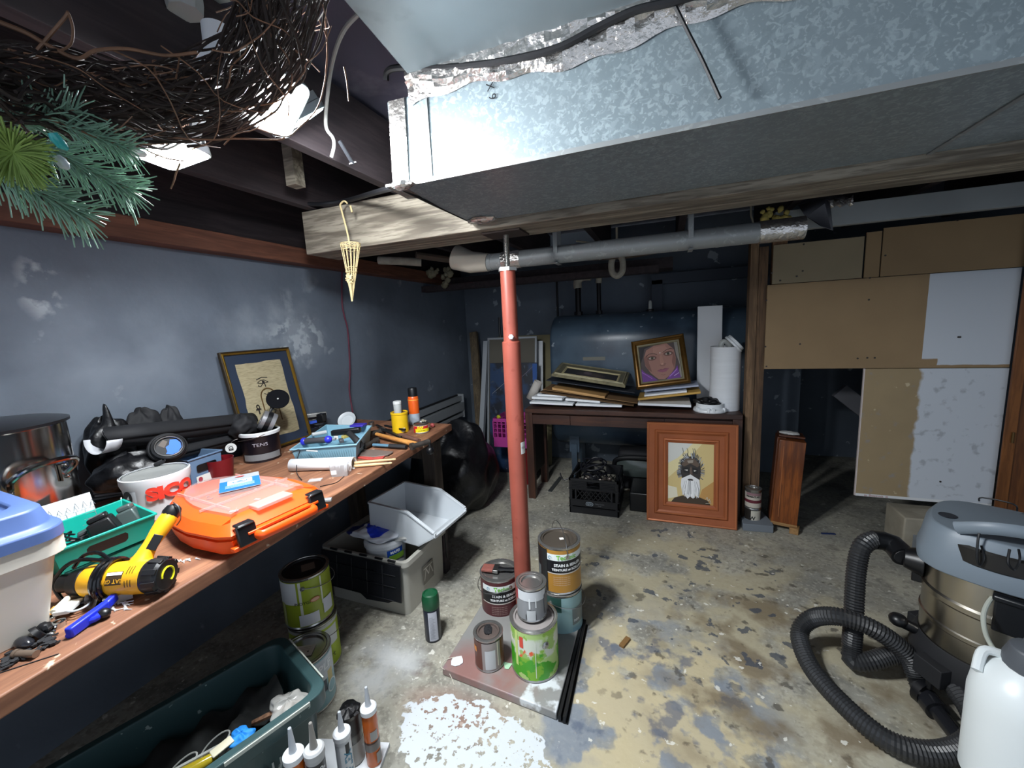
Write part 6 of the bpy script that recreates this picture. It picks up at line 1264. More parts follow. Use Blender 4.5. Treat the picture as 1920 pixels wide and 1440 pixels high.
# --- milk crate with cords ---
k0, k1 = zp(1068, 962, 0), zp(1160, 969, 0); wk = k1.x-k0.x+.005; yk = (k0.y+k1.y)/2; hk = .275
t = thing('milk_crate', 'black plastic milk crate full of black cords under the desk', 'crate', ((k0.x+k1.x)/2, yk+wk/2, 0))
mk = mat('crate_black', '15161a', .45, var=.2)
for si in range(4):
    b = B(); b.M = Matrix.Rotation(si*pi/2, 4, 'Z'); h2 = wk/2; y = -h2
    b.box((0, y+.004, .022), (wk, .008, .044)).box((0, y+.004, .085), (wk, .008, .052))
    b.box((0, y-.002, .050), (wk, .006, .005)).box((0, y-.002, .112), (wk, .006, .005)).box((0, y-.002, .193), (wk, .006, .005))
    for k in range(9):
        x = -h2+.05+(wk-.1)*k/8
        for s2 in (-1, 1):
            x2 = x+s2*.055
            if abs(x2) < h2-.035: b.bar((x, y+.004, .116), (x2, y+.004, .188), .005, .006, up=(0, 1, 0))
    for z in (.200, .212, .224, .236, .248): b.box((-h2*.62, y+.002, z), (wk*.36, .005, .005)).box((h2*.62, y+.002, z), (wk*.36, .005, .005))
    b.box((0, y+.006, .266), (wk, .012, .018)).box((0, y+.006, .198), (wk, .010, .010)).box((-h2*.62, y+.008, .23), (wk*.36, .004, .07)).box((h2*.62, y+.008, .23), (wk*.36, .004, .07))
    for x in (-h2+.012, h2-.012): b.box((x, y+.006, hk/2), (.022, .010, hk))
    for x in (-h2+.05,  h2-.05): b.box((x, y+.004, .15), (.012, .008, .09))
    b.out('crate_side', mk, t)
B().box((0, 0, .008), (wk-.02, wk-.02, .01)).out('crate_floor', mk, t)
art('crate_logo', t, [('8f9aa3', [(x, y) for x, y in rrect(.055, .030, .014)]), ('15161a', [(x, y) for x, y in rrect(.048, .024, .011)])], Matrix.Translation((-.03, -wk/2-.0005, .082)) @ FRONT)
text('QTX', .016, pl('8f9aa3', .4), t, Matrix.Translation((-.03, -wk/2-.0018, .082)) @ FRONT, bold=.0006); text('Dairy Crates', .013, pl('7d7f82', .4), t, Matrix.Translation((.045, -wk/2-.001, .088)) @ FRONT); text('Storage', .008, pl('7d7f82', .4), t, Matrix.Translation((.045, -wk/2-.001, .074)) @ FRONT)
kc = V((t.location.x, t.location.y, 0))
random.seed(17)
for i, (lb, r_, z0) in enumerate((('uppermost loop of black cord coiled on the milk crate', .11, .33), ('black cord coil lying inside the milk crate', .10, .25), ('lower black cord tangle in the milk crate', .11, .19))):
    P_ = []
    for k in range(26): a = k*.85; rr = r_*random.uniform(.55, 1); P_.append(kc+V((cos(a)*rr-.02, sin(a)*rr, z0+random.uniform(-.03, .03))))
    if i == 0: P_ += [kc+V((-.15, -.05, .27)), kc+V((-.24, -.1, .22)), kc+V((-.28, -.06, .26))]
    solo(B().tube(cr(P_, 4), .0055, 6), 'coiled_cord', mat('cord_black', '17181f', .4), lb, 'cord')
for i in range(7):
    solo(B().sph(kc+V((random.uniform(-.12, .12), -.12+random.uniform(0, .08), .235+random.uniform(-.01, .02))), (.018, .014, .016), 8, 6, jit=.2), 'metal_fitting', mat('dull_fitting', '6a625c', .35, .6), 'small dull metal fitting among the cords in the milk crate', 'fitting', 'fittings in the milk crate')
# under desk items
t = thing('old_monitor', 'black curved monitor lying tilted under the desk behind the milk crate', 'monitor', (.0-.16, 3.42, .0), R(0))
B().box((0, .1, .17), (.50, .22, .34), tap=.85).out('monitor_case', m_blkm, t, bev=.03)
B().tube(cr([(-.24, -.02, .17), (-.22, -.03, .27), (0, -.04, .30), (.22, -.03, .27), (.24, -.02, .17)], 6), .02, 10).out('bezel', m_black, t)
b = B(); b.grid(lambda a, c: V(((a-.5)*.44, -.035-.02*(1-(2*a-1)**2)*(1-(2*c-1)**2), .13+c*.14)), 10, 6); b.out('screen', mat('screen_glass', '4a5250', .15), t)
solo(B().box((-.05, 3.16, .075), (.40, .30, .15)), 'black_case', m_black, 'black flat equipment case on the floor between crate and bearded man painting', 'case', bev=.01)
solo(B().tube(cr([(.03, 2.99, .10), (-.02, 2.97, .06), (-.03, 2.96, .02), (.05, 2.955, .006)], 5), .005, 6), 'coiled_cord', m_black, 'black cable hanging down behind the left edge of the copper frame', 'cable')
f0, f1 = zp(1031, 922, .0), zp(1052, 895, .0)
solo(B().bar(f0+V((0, 0, .004)), f1+V((0, 0, .004)), .035, .006), 'metal_strap', mat('dark_strap', '3d4040', .6), 'dark flat metal strap on the floor left of the milk crate', 'strap')
t = thing('plastic_bucket', 'dark red plastic bucket under the pink basket beside the desk', 'bucket', (-1.22, 3.40, 0)); B().lathe([(0, 0), (.105, 0), (.135, .33), (.14, .335), (.14, .36), (.132, .36), (.10, .01), (0, .01)], 40).out('bucket_body', mat('dark_red_plastic', '6d0f18'), t)
pk = [yp(925, 772, 3.28), yp(1010, 770, 3.28)]
rm = [V((-1.44, 3.24, .625)), V((-1.08, 3.24, .625)), V((-1.08, 3.52, .625)), V((-1.44, 3.52, .625))]
mp = mat('pink_plastic', 'a83a86', .45, var=.05)
t = thing('pink_basket', 'bright pink plastic basket standing on the red bucket left of the desk', 'basket', (-1.26, 3.38, .362))
b = B()
def pb(a, c, n, z0, z1, th):
    for i in range(n+1): p = a.lerp(c, i/n); b.bar(V((p.x, p.y, z0)), V((p.x, p.y, z1)), th, th*1.4)
for i in range(4):
    a, c = rm[i], rm[(i+1) % 4]; pb(a, c, 9, .45, .60, .008)
    for z, h in ((.61, .03), (.575, .006), (.535, .006), (.495, .006), (.41, .09)): m_ = (a+c)/2; d_ = c-a; b.bar(V((a.x, a.y, z)), V((c.x, c.y, z)), .006, h)
b.box((-1.26, 3.38, .368), (.36, .28, .006)).wout('basket_body', mp, t)
for (x, y, z, c, s) in ((-1.40, 3.28, .63, 'b9b82c', .02), (-1.32, 3.34, .64, '7a3358', .05), (-1.22, 3.30, .6, '3a1f33', .06)):
    solo(B().sph((x, y, z), (s, s*.7, s*.8), 10, 7, jit=.2), 'small_toy', pl(c, .5), {'b9b82c': 'small yellow green piece poking over the left rim of the pink basket', '7a3358': 'plum coloured lump in the middle of the pink basket', '3a1f33': 'dark purple lump inside the pink basket'}[c], 'toy')
solo(B().cyl(yp(1002, 735, 3.3)+V((-.04, 0, -.06)), yp(1010, 722, 3.3)+V((.0, 0, .03)), .036, n=24, caps=False), 'paper_roll', pl('b9b3ac', .7), 'short white cardboard tube standing behind the left end of the desk', 'roll', solid=.003)
# leaning panels
def leaner(name, label, tl, tr, Yt, zb_, lean_, m, cat='panel', th=.012, fr=None, frm=None):
    a, c = yp(*tl, Yt), yp(*tr, Yt); h = a.z-zb_; t = thing(name, label, cat, ((a.x+c.x)/2, Yt-lean_, zb_), 0, rx=-atan2(lean_, h)); hh_ = hypot(h, lean_); wd = c.x-a.x
    if fr: frame(t, wd, hh_, [(0, -.008), (0, .012), (fr, .012), (fr, 0)], frm); B().box((0, .0, hh_/2), (wd-.006, .004, hh_-.006)).out('panel', m, t)
    else: B().box((0, 0, hh_/2), (wd, th, hh_)).out('panel', m, t, bev=.002)
    return t, wd, hh_
m_wf = mat('white_frame_paint', '9aa0a6', .5)
leaner('flattened_carton', 'beige cardboard panel leaning on the back wall behind the white frames', (935, 631), (1034, 628), 4.02, 0, .16, mat('olive_cardboard', '7b7458', .85, var=.15))
leaner('white_plank', 'narrow white board edge leaning just left of the oil tank', (985, 640), (1018, 640), 3.90, 0, .16, mat('white_board_sheet', 'd3d6da'))
t, wd, hh_ = leaner('white_framed_pane', 'white framed glass pane leaning against the back wall behind the column', (915, 634), (1007, 632), 3.82, 0, .2, mat('brown_grey_card', '5d5950', .8), 'frame', fr=.018, frm=m_wf)  # white framed pane with a card panel, not a window
text('THIS      SIDE', .03, m_black, t, Matrix.Translation((0, -.006, hh_*.69)) @ FRONT)
leaner('white_plank', 'long white panel leaning left of the white framed pane', (908, 640), (916, 640), 3.80, 0, .34, m_wf, th=.05)
t, wd, hh_ = leaner('blue_painting', 'dark blue abstract canvas leaning in front of the white framed pane', (919, 681), (1008, 679), 3.72, 0, .16, mat('dark_blue_abstract', '141c2a', .5, layers=[dict(col='1e3a5e', ns=6, th=.52, soft=.05, off=2), dict(col='3f4a5a', ns=18, th=.66, soft=.02, off=4), dict(col='8a8f96', ns=40, th=.72, soft=.01, off=7)]), 'painting')
art('pale_streak', t, [('8d8f94', [(-wd*.5+.03, hh_*.72), (wd*.12, hh_*.93)], .004), ('6a5f70', [(wd*.15, hh_*.86), (wd*.42, hh_*.97)], .005), ('1d4f96', [(wd*.40, hh_*.99), (wd*.49, hh_*.99), (wd*.49, hh_*.6), (wd*.42, hh_*.62)])], Matrix.Translation((0, -.007, 0)) @ FRONT)
a, c = yp(888, 623, 3.98), yp(898, 790, 3.72)
b = B().bar(a, V((c.x+.06, 3.62, .0)), .085, .04, up=(0, -1, 0)); solo(b, 'timber_offcut', wood('knotty_timber', '6f6049', '4e4436', 2, .8), 'worn timber stud leaning in the back left corner', 'timber', bev=.003)
solo(B().tube(cr([yp(936, 595, 3.9), yp(937, 620, 3.9), yp(940, 650, 3.88)], 4), .012, 8), 'black_strip', m_black, 'thin black strip standing behind the leaning frames left of the column', 'strip')
# --- cabinet door stack, wedge and tins by the post ---
m_cab = wood('orange_varnish', '8a4b1c', '5f3012', 2, .35, coat=.3)
t = thing('wooden_drawer_box', 'varnished orange brown wooden box standing on end beside the post', 'box', (.745, 3.02, .03), R(-8), rx=R(-3), ry=R(3))
B().box((0, 0, .30), (.145, .10, .56)).out('box_front', m_cab, t, bev=.003); B().box((-.055, .08, .30), (.05, .14, .57)).box((0, .08, .595), (.145, .14, .012)).out('box_side', wood('varnish_dark', '5a2f16', '43210f', 2, .4), t, bev=.002)
B().bar((-.035, -.0515, .06), (-.045, -.0515, .54), .004, .003).out('scratch', pl('a9683a', .5), t)
B().box((0, 0, .012), (.148, .104, .02)).out('pine_edge', wood('pine_edge', 'a07b4e', '84623c', 0, .7), t)
B().sph((-.01, .05, .612), (.06, .03, .012), 14, 8, jit=.12).out('torn_paper', pl('c3c3c0', .7), t)
solo(B().box((.80, 2.97, .02), (.05, .07, .04), rz=R(-20)), 'pine_block', wood('pine_edge', 'a07b4e', '84623c', 0, .7), 'small pine block under the varnished box', 'block', bev=.002)
q0, q1, q2_ = zp(1393, 995, 0), zp(1450, 1000, 0), zp(1425, 968, 0)
b = B(); b.prism([(q0.x, q0.y), (q1.x, q1.y), (q1.x+.005, q1.y+.05), (q2_.x, q2_.y+.02), (q0.x, q0.y+.09)], 0, .05); solo(b, 'grey_wedge', mat('grey_block', '6d747c', .7), 'grey wooden wedge block on the floor beside the copper frame', 'block', bev=.003)
ct = zp(1403, 970, .0); ct = V((.565, 3.02, 0))
for k, (z, lb, cols) in enumerate(((0, 'lower white tin of the stack of two between copper frame and post', [(-60, 70, .01, .10, 'bcb8ab'), (-60, -10, .01, .11, '26221f')]), (.125, 'upper white tin of the stack of two between copper frame and post', [(-90, 90, .0, .10, 'b9b2a6'), (-90, 90, .04, .058, '5f2430'), (-50, 60, .085, .1, '8a6a70')]))):
    t = paint_can('stacked_tin', lb, (ct.x, ct.y, z+.0), .042, .12, face_cam(ct), cols, cat='tin')
    text('PERMACLAD' if k else 'W', .013 if k else .03, m_black, t, cylr=.0435, z=.078 if k else .055, a=0, bold=.0006)
# paint spatter like scraps of blue on floor
solo(B().bar(zp(1540, 1000, .004), zp(1566, 1001, .004), .012, .006), 'blue_chip', pl('1d2f5c', .6), 'dark blue paint flake on the floor right of the varnished box', 'flake')
# ================= VACUUM, HOSE, SPRAYER =================
VC = V((1.09, 1.80, 0)); va_ = face_cam(VC)
m_vg = mat('vac_grey', '6f7a84', .45, var=.05); m_drum = mat('vac_steel', 'b9b3a8', .26, 1.0, var=.12, vs=5)
t = thing('shop_vacuum', 'big shop vacuum with polished steel drum and grey head at the right edge', 'vacuum', VC, va_)
B().lathe([(.165, .12), (.178, .13), (.180, .30), (.184, .305), (.184, .318), (.180, .322), (.180, .40), (.186, .408), (.186, .425), (.180, .432), (.180, .54)], 64).out('drum', m_drum, t)
b = B(); b.lathe([(0, .10), (.19, .10), (.20, .13), (.20, .19), (.185, .23), (.18, .23), (.17, .14)], 48)
for k in range(4):
    a = R(45+90*k)+.2; b.box((cos(a)*.20, sin(a)*.20, .15), (.07, .09, .07), rz=a)
b.out('base', m_blkm, t, bev=.006)
for k in range(4):
    a = R(45+90*k)+.2; B().cyl((cos(a)*.215, sin(a)*.215, .045), (cos(a+.0)*.215+sin(a)*.025, sin(a)*.215-cos(a)*.025, .045), .045, n=20).cyl((cos(a)*.215, sin(a)*.215, .08), (cos(a)*.215, sin(a)*.215, .13), .012, n=10).out('caster', m_black, t)
rows = []
def oct_(r, sq=.86, n=48): return [(cos(a)*r*(1 if 1 else 0)/max(abs(cos(a)), abs(sin(a)), .82)**.55, sin(a)*r/max(abs(cos(a)), abs(sin(a)), .82)**.55) for a in [2*pi*i/n for i in range(n)]]
for r, z in ((.186, .53), (.203, .535), (.205, .575), (.198, .60), (.188, .665), (.175, .685), (.10, .69), (.0001, .69)): rows.append([(x, y, z) for x, y in oct_(r)])
B().shell(rows, closed_bottom=True).out('head', m_vg, t, bev=.003, ang=40)
b = B(); b.lathe([(.2025, .595), (.206, .60), (.203, .648), (.196, .655)], 32, a0=-.75, a1=1.6); b.out('dark_recess', mat('vac_dark', '1b1917', .4), t)
b = B(); b.tube(cr([(.17, -.10, .70), (.19, -.02, .735), (.17, .07, .74), (.10, .12, .70)], 6), .013, 10, flat=1.6); b.out('carry_handle', m_vg, t)
B().lathe([(0, .691), (.024, .691), (.024, .6925), (0, .6925)], 24, c=(.05, -.13, 0)).out('port_hole', mat('dark_hole', '22262e', .5), t)
# front latch box
B().box((.190, .07, .46), (.035, .14, .12)).box((.2, .07, .515), (.03, .15, .02)).out('latch_box', mat('vac_black', '14161a', .35), t, bev=.006)
# inlet elbow toward the left
def loc(p): return tm(t) @ V(p)
aL = R(-82)
pin = V((cos(aL)*.18, sin(aL)*.18, .475)); pout = V((cos(aL)*.235, sin(aL)*.235, .475))
B().tube([pin, pin.lerp(pout, .5), pout], .03, 20, rf=lambda s: .055-.018*s).box(pin+V((0, 0, -.045)), (.06, .03, .07), rz=aL).out('inlet', m_black, t, bev=.003)
B().sph((cos(R(-70))*.24, sin(R(-70))*.24, .235), (.03, .03, .025), 12, 8).cyl((cos(R(-70))*.19, sin(R(-70))*.19, .215), (cos(R(-70))*.235, sin(R(-70))*.235, .23), .02, n=12).out('drain_cap', m_black, t)
# hose
ps = [loc(pout)]+[zp(x, y, z) for x, y, z in ((1672, 1020, .49), (1640, 1012, .50), (1616, 1026, .475), (1606, 1066, .39), (1602, 1120, .28), (1600, 1170, .18), (1597, 1212, .09), (1599, 1240, .048), (1632, 1240, .065), (1690, 1228, .10), (1760, 1258, .12), (1812, 1318, .11), (1832, 1368, .085), (1805, 1402, .055), (1740, 1412, .042), (1660, 1386, .040), (1580, 1320, .040), (1520, 1250, .05), (1499, 1190, .085), (1522, 1160, .15), (1572, 1156, .22), (1640, 1180, .21), (1700, 1226, .13), (1722, 1275, .05), (1738, 1310, .034))]
path = cr(ps, 24); out_ = [path[0]]; acc = 0; step = .0056
for i in range(1, len(path)):
    while (path[i]-out_[-1]).length > step: out_.append(out_[-1]+(path[i]-out_[-1]).normalized()*step)
nh = len(out_)
t = thing('vacuum_hose', 'ribbed black vacuum hose looping over the floor at the right', 'hose', out_[0])
B().tube(out_, .03, 14, rf=lambda s: .0325+(.0022 if int(round(s*(nh-1))) % 2 else -.0022)).wout('hose_body', mat('hose_black', '2a2b2d', .42, var=.12, vs=14), t, ang=12)
k = [out_[0].lerp(out_[30], f) for f in (0, .33, .34, .9, 1.0)]
B().tube([out_[i] for i in (0, 6, 12, 18, 24)], .037, 20, rf=lambda s: .040 if s < .6 else .037).wout('cuff', m_black, t)
t = thing('vacuum_wand', 'black vacuum wand tube on the floor at the bottom right', 'tube', zp(1760, 1350, .03))
w0, w1 = out_[-1], zp(1850, 1452, .03); B().cyl(w0, w0.lerp(w1, .22), .036, n=24).cyl(w0.lerp(w1, .2), w1+(w1-w0)*.3, .024, n=24).bar(w0.lerp(w1, .2)+V((0, 0, .022)), w1+V((0, 0, .022)), .012, .006).wout('wand', mat('satin_black', '1b1c20'), t)
# cord hooked on the vacuum
b = B(); b.tube(cr([yp(x, y, Y_) for x, y, Y_ in ((1700+140, 1023, 1.66), (1845, 1045, 1.64), (1838, 1060, 1.64), (1832, 1045, 1.64), (1836, 1000, 1.66), (1850, 988, 1.68), (1890, 990, 1.66), (1930, 1002, 1.62))], 6), .0032, 6)
b.tube(cr([yp(x, y, Y_) for x, y, Y_ in ((1893, 1030, 1.60), (1890, 1055, 1.58), (1902, 1068, 1.58), (1912, 1050, 1.58), (1910, 1030, 1.6))], 6), .0032, 6)
solo(b, 'hooked_wire', m_black, 'black wire loops hooked over the front of the grey vacuum head', 'wire')
solo(B().tube(cr([yp(1836, 940, 1.95), yp(1842, 933, 1.95), yp(1900, 945, 1.9), yp(1907, 958, 1.9)], 4), .0028, 6), 'wire_hook', m_black, 'thin black wire handle sticking up behind the vacuum head', 'wire')
# sprayer
SP = V((.915, 1.36, .0)); sa = face_cam(SP)
solo(B().box((.98, 1.30, .05), (.30, .40, .10), rz=R(-30)), 'white_box', mat('white_board_sheet', 'b9bcc2'), 'flat white box on the floor under the white sprayer jug', 'box', bev=.004)
t = thing('garden_sprayer', 'white translucent sprayer jug with dark pump head at the bottom right corner', 'sprayer', (SP.x, SP.y, .102), sa)
B().lathe([(0, 0), (.095, 0), (.108, .012), (.110, .26), (.105, .30), (.085, .345), (.05, .37), (.04, .38)], 48, sy=1.0).out('jug', mat('translucent_white', 'd9dfe0', .35, var=.02), t)
B().lathe([(0, .445), (.02, .445), (.045, .43), (.055, .40), (.055, .375), (.04, .365), (0, .365)], 16).box((.03, .02, .44), (.09, .05, .05), ry=R(20), rz=R(30)).out('pump_head', mat('dark_grey_plastic', '4d5157', .5), t, bev=.003)
B().tube(cr([(-.02, -.05, .37), (.0, -.085, .37), (.045, -.09, .33)], 5), .012, 10).out('jug_handle', mat('translucent_white', 'd9dfe0'), t)
B().tube([(.03, .05, .40), (.05, .03, .41), (.06, -.0, .405)], .008, 10).out('outlet', m_white, t)
hp_ = [zp(x, y, z) for x, y, z in ((1880, 1160, .43), (1858, 1180, .44), (1848, 1160, .47), (1852, 1132, .50), (1876, 1113, .52), (1915, 1118, .52), (1950, 1150, .48), (1940, 1230, .40), (1905, 1310, .28), (1862, 1365, .18), (1850, 1390, .14), (1866, 1403, .115), (1930, 1402, .112))]
hp_ = [zp(x, y, z) for x, y, z in ((1878, 1180, .40), (1862, 1205, .41), (1846, 1180, .44), (1846, 1145, .47), (1866, 1117, .50), (1905, 1110, .50), (1945, 1125, .48))]
hp2 = [zp(x, y, z) for x, y, z in ((1846, 1180, .44), (1862, 1215, .43), (1905, 1265, .40), (1945, 1300, .36), (1915, 1320, .30), (1880, 1350, .22), (1852, 1378, .15), (1855, 1398, .115), (1890, 1406, .110), (1940, 1404, .110))]
b = B(); b.tube(cr([hp_[6], hp_[5], hp_[4], hp_[3]]+hp2, 8), .0062, 10)
b.wout('feed_hose', mat('milky_hose', 'b9beb4', .3, alpha=.85), t)
# ================= THINGS HANGING FROM THE CEILING =================
m_cable = mat('matte_black_cable', '0e0f14', .6)
b = B(); b.tube(cr([yp(x, y, Y_) for x, y, Y_ in ((724, 150, 1.07), (727, 134, 1.063), (750, 127, 1.06), (830, 127, 1.06), (930, 117, 1.058), (1040, 92, 1.056), (1120, 52, 1.055), (1190, 20, 1.05), (1262, 3, 1.05), (1310, -12, 1.05))], 8), .0085, 8)
solo(b, 'black_cable', m_cable, 'thick black cable drooping along the top front edge of the big duct', 'cable')
solo(B().tube(cr([yp(1262, 3, 1.058), yp(1290, 60, 1.055), yp(1318, 115, 1.055), yp(1350, 185, 1.052)], 6), .0042, 6), 'black_strap', m_cable, 'black plastic strap hanging down over the front face of the big duct', 'strap')
b = B(); b.tube(cr([yp(x, y, Y_) for x, y, Y_ in ((540, 372, 1.5), (575, 382, 1.56), (610, 382, 1.565), (650, 376, 1.565), (700, 362, 1.4), (736, 352, 1.2))], 6), .010, 8)
solo(b, 'black_cable', m_cable, 'black cable lying along the top of the beam left of the duct corner', 'cable')
solo(B().tube(cr([yp(748, 352, 1.10), yp(790, 373, 1.2), yp(830, 392, 1.35), yp(878, 414, 1.55)], 6), .004, 6), 'thin_cable', m_cable, 'thin black cord along the bottom end edge of the big duct', 'cord')
m_straw = mat('straw', 'c3b083', .7, var=.15, vs=30)
YH = 1.50
t = thing('wicker_cone', 'small straw coloured wicker cone hanging from the cable in front of the beam', 'ornament', yp(658, 455, YH))
c0 = yp(657, 457, YH); c1_ = yp(661, 562, YH); rT = .042
tops = [c0+V((cos(a)*rT, sin(a)*rT, 0)) for a in [2*pi*i/14 for i in range(14)]]
b = B()
for p in tops: b.tube(cr([p, p.lerp(c1_, .45)+V((0, 0, 0)), p.lerp(c1_, .85), c1_], 4), .0016, 5)
b.tube(tops, .0022, 6, closed=True)
for f, rr in ((.10, .036), (.42, .026), (.5, .024)): b.tube([c0.lerp(c1_, f)+V((cos(a)*rr, sin(a)*rr, .003*sin(5*a))) for a in [2*pi*i/14 for i in range(14)]], .0016, 5, closed=True)
for i in range(14): b.tube([tops[i], tops[(i+1) % 14]-V((0, 0, .014)), tops[(i+2) % 14]], .0013, 4)
b.wout('wicker_ribs', m_straw, t)
b = B(); kn = c0.lerp(c1_, .66)+V((.004, -.02, 0))
for i in range(7): b.tube(cr([kn+V((random.uniform(-.018, .018), random.uniform(-.008, .008), random.uniform(-.02, .03))) for _ in range(4)], 4), .003, 6)
b.tube([kn, kn.lerp(c1_, .5), c1_-V((.003, 0, .006))], .006, 8, rf=lambda s: .009-.005*s).wout('raffia_knot', m_straw, t)
b = B(); b.tube(cr([yp(640, 392, YH), yp(638, 384, YH), yp(645, 377, YH+.02), yp(652, 382, YH+.03)], 5)[::-1]+cr([yp(640, 393, YH), yp(645, 412, YH), yp(652, 440, YH), yp(655, 458, YH)], 5), .0038, 8).wout('hook_stem', m_straw, t)
solo(B().tube([yp(657, 386, YH), yp(660, 398, YH)], .004, 8), 'short_peg', m_straw, 'short straw coloured peg beside the hook of the wicker cone', 'peg')
# pale cable running from the ceiling down beside the wreath
solo(B().tube(cr([dp(x, y, d_) for x, y, d_ in ((720, -12, 1.38), (668, 30, 1.42), (642, 62, 1.46), (625, 110, 1.52), (615, 170, 1.58), (611, 235, 1.62), (624, 258, 1.63), (626, 275, 1.64), (621, 295, 1.64))], 6), .0055, 8), 'pale_cable', mat('dusty_cable', '8b8b88', .6), 'dusty pale grey cable hanging from the ceiling right of the wreath', 'cable')
solo(B().bar(dp(636, 264, 1.5), dp(662, 308, 1.5), .012, .004).bar(dp(655, 308, 1.5), dp(668, 304, 1.5), .006, .004), 'black_bracket', m_black, 'small black bracket hanging below the joist beside the duct corner', 'bracket')
# white oval cable clip by the lampholder
# wreath of twigs
m_twig = mat('dark_twig', '2b201c', .7, var=.4, vs=40); m_twigl = mat('light_twig', '7c5a44', .6, var=.3, vs=40)
band = cr([dp(x, y, d_) for x, y, d_ in ((-190, 150, .92), (-70, 178, .96), (50, 176, 1.0), (170, 184, 1.02), (290, 196, 1.05), (400, 176, 1.06), (480, 116, 1.06), (528, 30, 1.04), (556, -70, 1.0))], 12)
nb = len(band); t = thing('twig_wreath', 'large dark twig wreath hanging below the ceiling in front of the glowing lamp', 'wreath', band[nb//2])
vd = FW
def strand(b, f0, f1, rad, r_, jit):
    i0, i1 = int(f0*(nb-1)), int(f1*(nb-1)); a = random.uniform(0, 6.28); rr = rad*sqrt(random.random()); tw = random.uniform(-2.5, 2.5); P = []; n = max(4, (i1-i0)//4)
    for k in range(n+1):
        i = i0+(i1-i0)*k//n; T = (band[min(i+1, nb-1)]-band[max(i-1, 0)]).normalized(); n1 = T.cross(vd).normalized(); n2 = n1.cross(T)
        aa = a+tw*k/n; P.append(band[i]+n1*cos(aa)*rr+n2*sin(aa)*rr*.7+V((random.uniform(-jit, jit), random.uniform(-jit, jit), random.uniform(-jit, jit))))
    b.tube(cr(P, 3), r_, 5, rf=lambda s: r_*(1-.45*s))
random.seed(77); b = B()
for i in range(330): f0 = random.uniform(-.1, .85); strand(b, max(0, f0), min(1, f0+random.uniform(.15, .4)), .076, random.uniform(.0014, .0036), .004)
b.wout('twig_bundle', m_twig, t, weld=False)
b = B()
for i in range(60): f0 = random.uniform(0, .85); strand(b, f0, min(1, f0+random.uniform(.08, .25)), .092, random.uniform(.0009, .0018), .009)
b.wout('fine_twigs', m_twigl, t, weld=False)
for nm, P_, r_ in (('stray_twig', ((604, -10), (612, 60), (612, 130), (596, 200), (560, 240), (534, 256), (480, 240)), .0017), ('stray_twig', ((604, 0), (596, 30), (613, 75), (610, 140)), .0013), ('stray_twig', ((534, 258), (520, 262), (440, 260), (390, 262), (300, 255), (230, 232)), .0018), ('stray_twig', ((245, 245), (270, 278), (310, 296), (345, 302)), .0016), ('stray_twig', ((0, 42), (50, 62), (90, 85), (145, 110), (180, 95), (240, 92), (310, 104), (370, 98)), .0032),
                   ('stray_twig', ((60, 105), (120, 35), (128, 25), (137, 60), (125, 90), (60, 108)), .0022), ('stray_twig', ((338, 306), (330, 325), (326, 340), (320, 354)), .0018), ('stray_twig', ((555, 95), (580, 115), (600, 135)), .0018), ('stray_twig', ((645, 125), (650, 150), (654, 190)), .0018), ('stray_twig', ((210, 130), (280, 122), (325, 132), (280, 140), (215, 132)), .0012), ('stray_twig', ((500, 0), (505, 60), (540, 110), (546, 160), (520, 190), (470, 200)), .0016), ('stray_twig', ((260, 262), (256, 282)), .0018)):
    B().tube(cr([dp(x, y, 1.02 if x < 560 else 1.06) for x, y in P_], 6), r_, 6, rf=lambda s: r_*(1-.3*s)).wout(nm, m_twigl, t)
B().lathe([(0, -.003), (.011, -.003), (.013, 0), (.011, .003), (0, .003)], 18, c=(0, 0, 0)).out('white_button', m_white, t).location = dp(258, 287, 1.02)-V(t.location)
for (x, y, s_) in ((407, 82, .006), (418, 105, .004), (415, 128, .004), (390, 140, .008), (405, 150, .006), (416, 204, .004)): pass
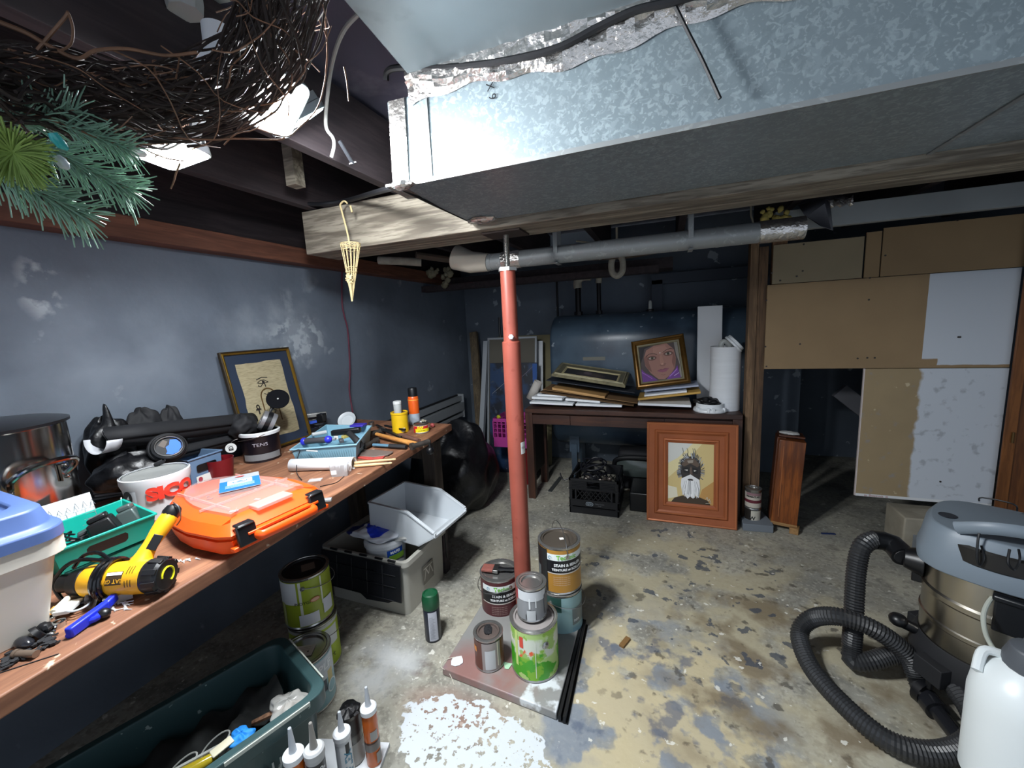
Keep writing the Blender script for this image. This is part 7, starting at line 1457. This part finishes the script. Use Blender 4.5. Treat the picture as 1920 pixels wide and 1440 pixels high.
# artificial pine sprigs
def sprig(label, px, py, dist, dpx, dpy, L_, n, nl, m, seed):
    random.seed(seed); p0 = dp(px, py, dist); p1 = dp(px+dpx, py+dpy, dist-.02*0); d0 = (p1-p0).normalized() if dpx != 5 else (-ray(px, py)+V((.1, 0, -.1))).normalized(); t = thing('pine_sprig', label, 'pine sprig', p0); b = B(); u = d0.orthogonal().normalized(); v = d0.cross(u)
    for i in range(n):
        f = i/n; a = i*2.4; o_ = p0+d0*(L_*f); dr = (d0*random.uniform(.35, .9)+(u*cos(a)+v*sin(a))*random.uniform(.7, 1)).normalized(); l = nl*random.uniform(.7, 1.05); q = o_+dr*l
        b.tube([o_, o_.lerp(q, .5), q+V((0, 0, -.003))], .0011, 4, rf=lambda s: (.0015-.0007*s), caps=False)
    b.wout('needles', m, t, weld=False); B().tube([p0-d0*.06, p0, p0+d0*L_], .003, 6).wout('stem', m_twigl, t); return t
mg1 = mat('lime_needles', '8fa95c', .5, var=.15, vs=20); mg2_ = mat('teal_needles', '86a894', .5, var=.2, vs=20)
sprig('bright lime green pine sprig pointing at the viewer at the left edge', 22, 284, .84, 5, 3, .02, 190, .045, mg1, 1)
sprig('teal green pine sprig behind the lime one, drooping to the right', 70, 270, .92, 60, 30, .10, 160, .05, mg2_, 2)
sprig('teal green pine sprig under the right part of the wreath branch', 120, 235, .95, 60, 22, .07, 110, .04, mg2_, 3)
sprig('lowest drooping teal green pine sprig at the left edge', -20, 315, .88, 60, 30, .09, 150, .05, mg2_, 4)
sprig('green pine sprig in shadow above the lime one', -25, 235, .96, 60, -10, .10, 110, .05, mg2_, 5)
solo(B().tube([dp(98, 249, .86), dp(105, 260, .86), dp(118, 274, .86), dp(128, 281, .86)], .004, 12, rf=lambda s: (.005, .0065, .006, .002)[int(round(s*3))]), 'string_light_bulb', mat('cyan_bulb', '3fb2b4', .2), 'small cyan fairy light bulb among the pine needles', 'bulb')
solo(B().tube([dp(105, 292, .84), dp(112, 300, .84), dp(122, 312, .84), dp(129, 318, .84)], .004, 12, rf=lambda s: (.004, .0065, .006, .002)[int(round(s*3))]), 'string_light_bulb', mat('pale_bulb', 'c8d4dc', .2), 'small pale white fairy light bulb below the cyan one', 'bulb')
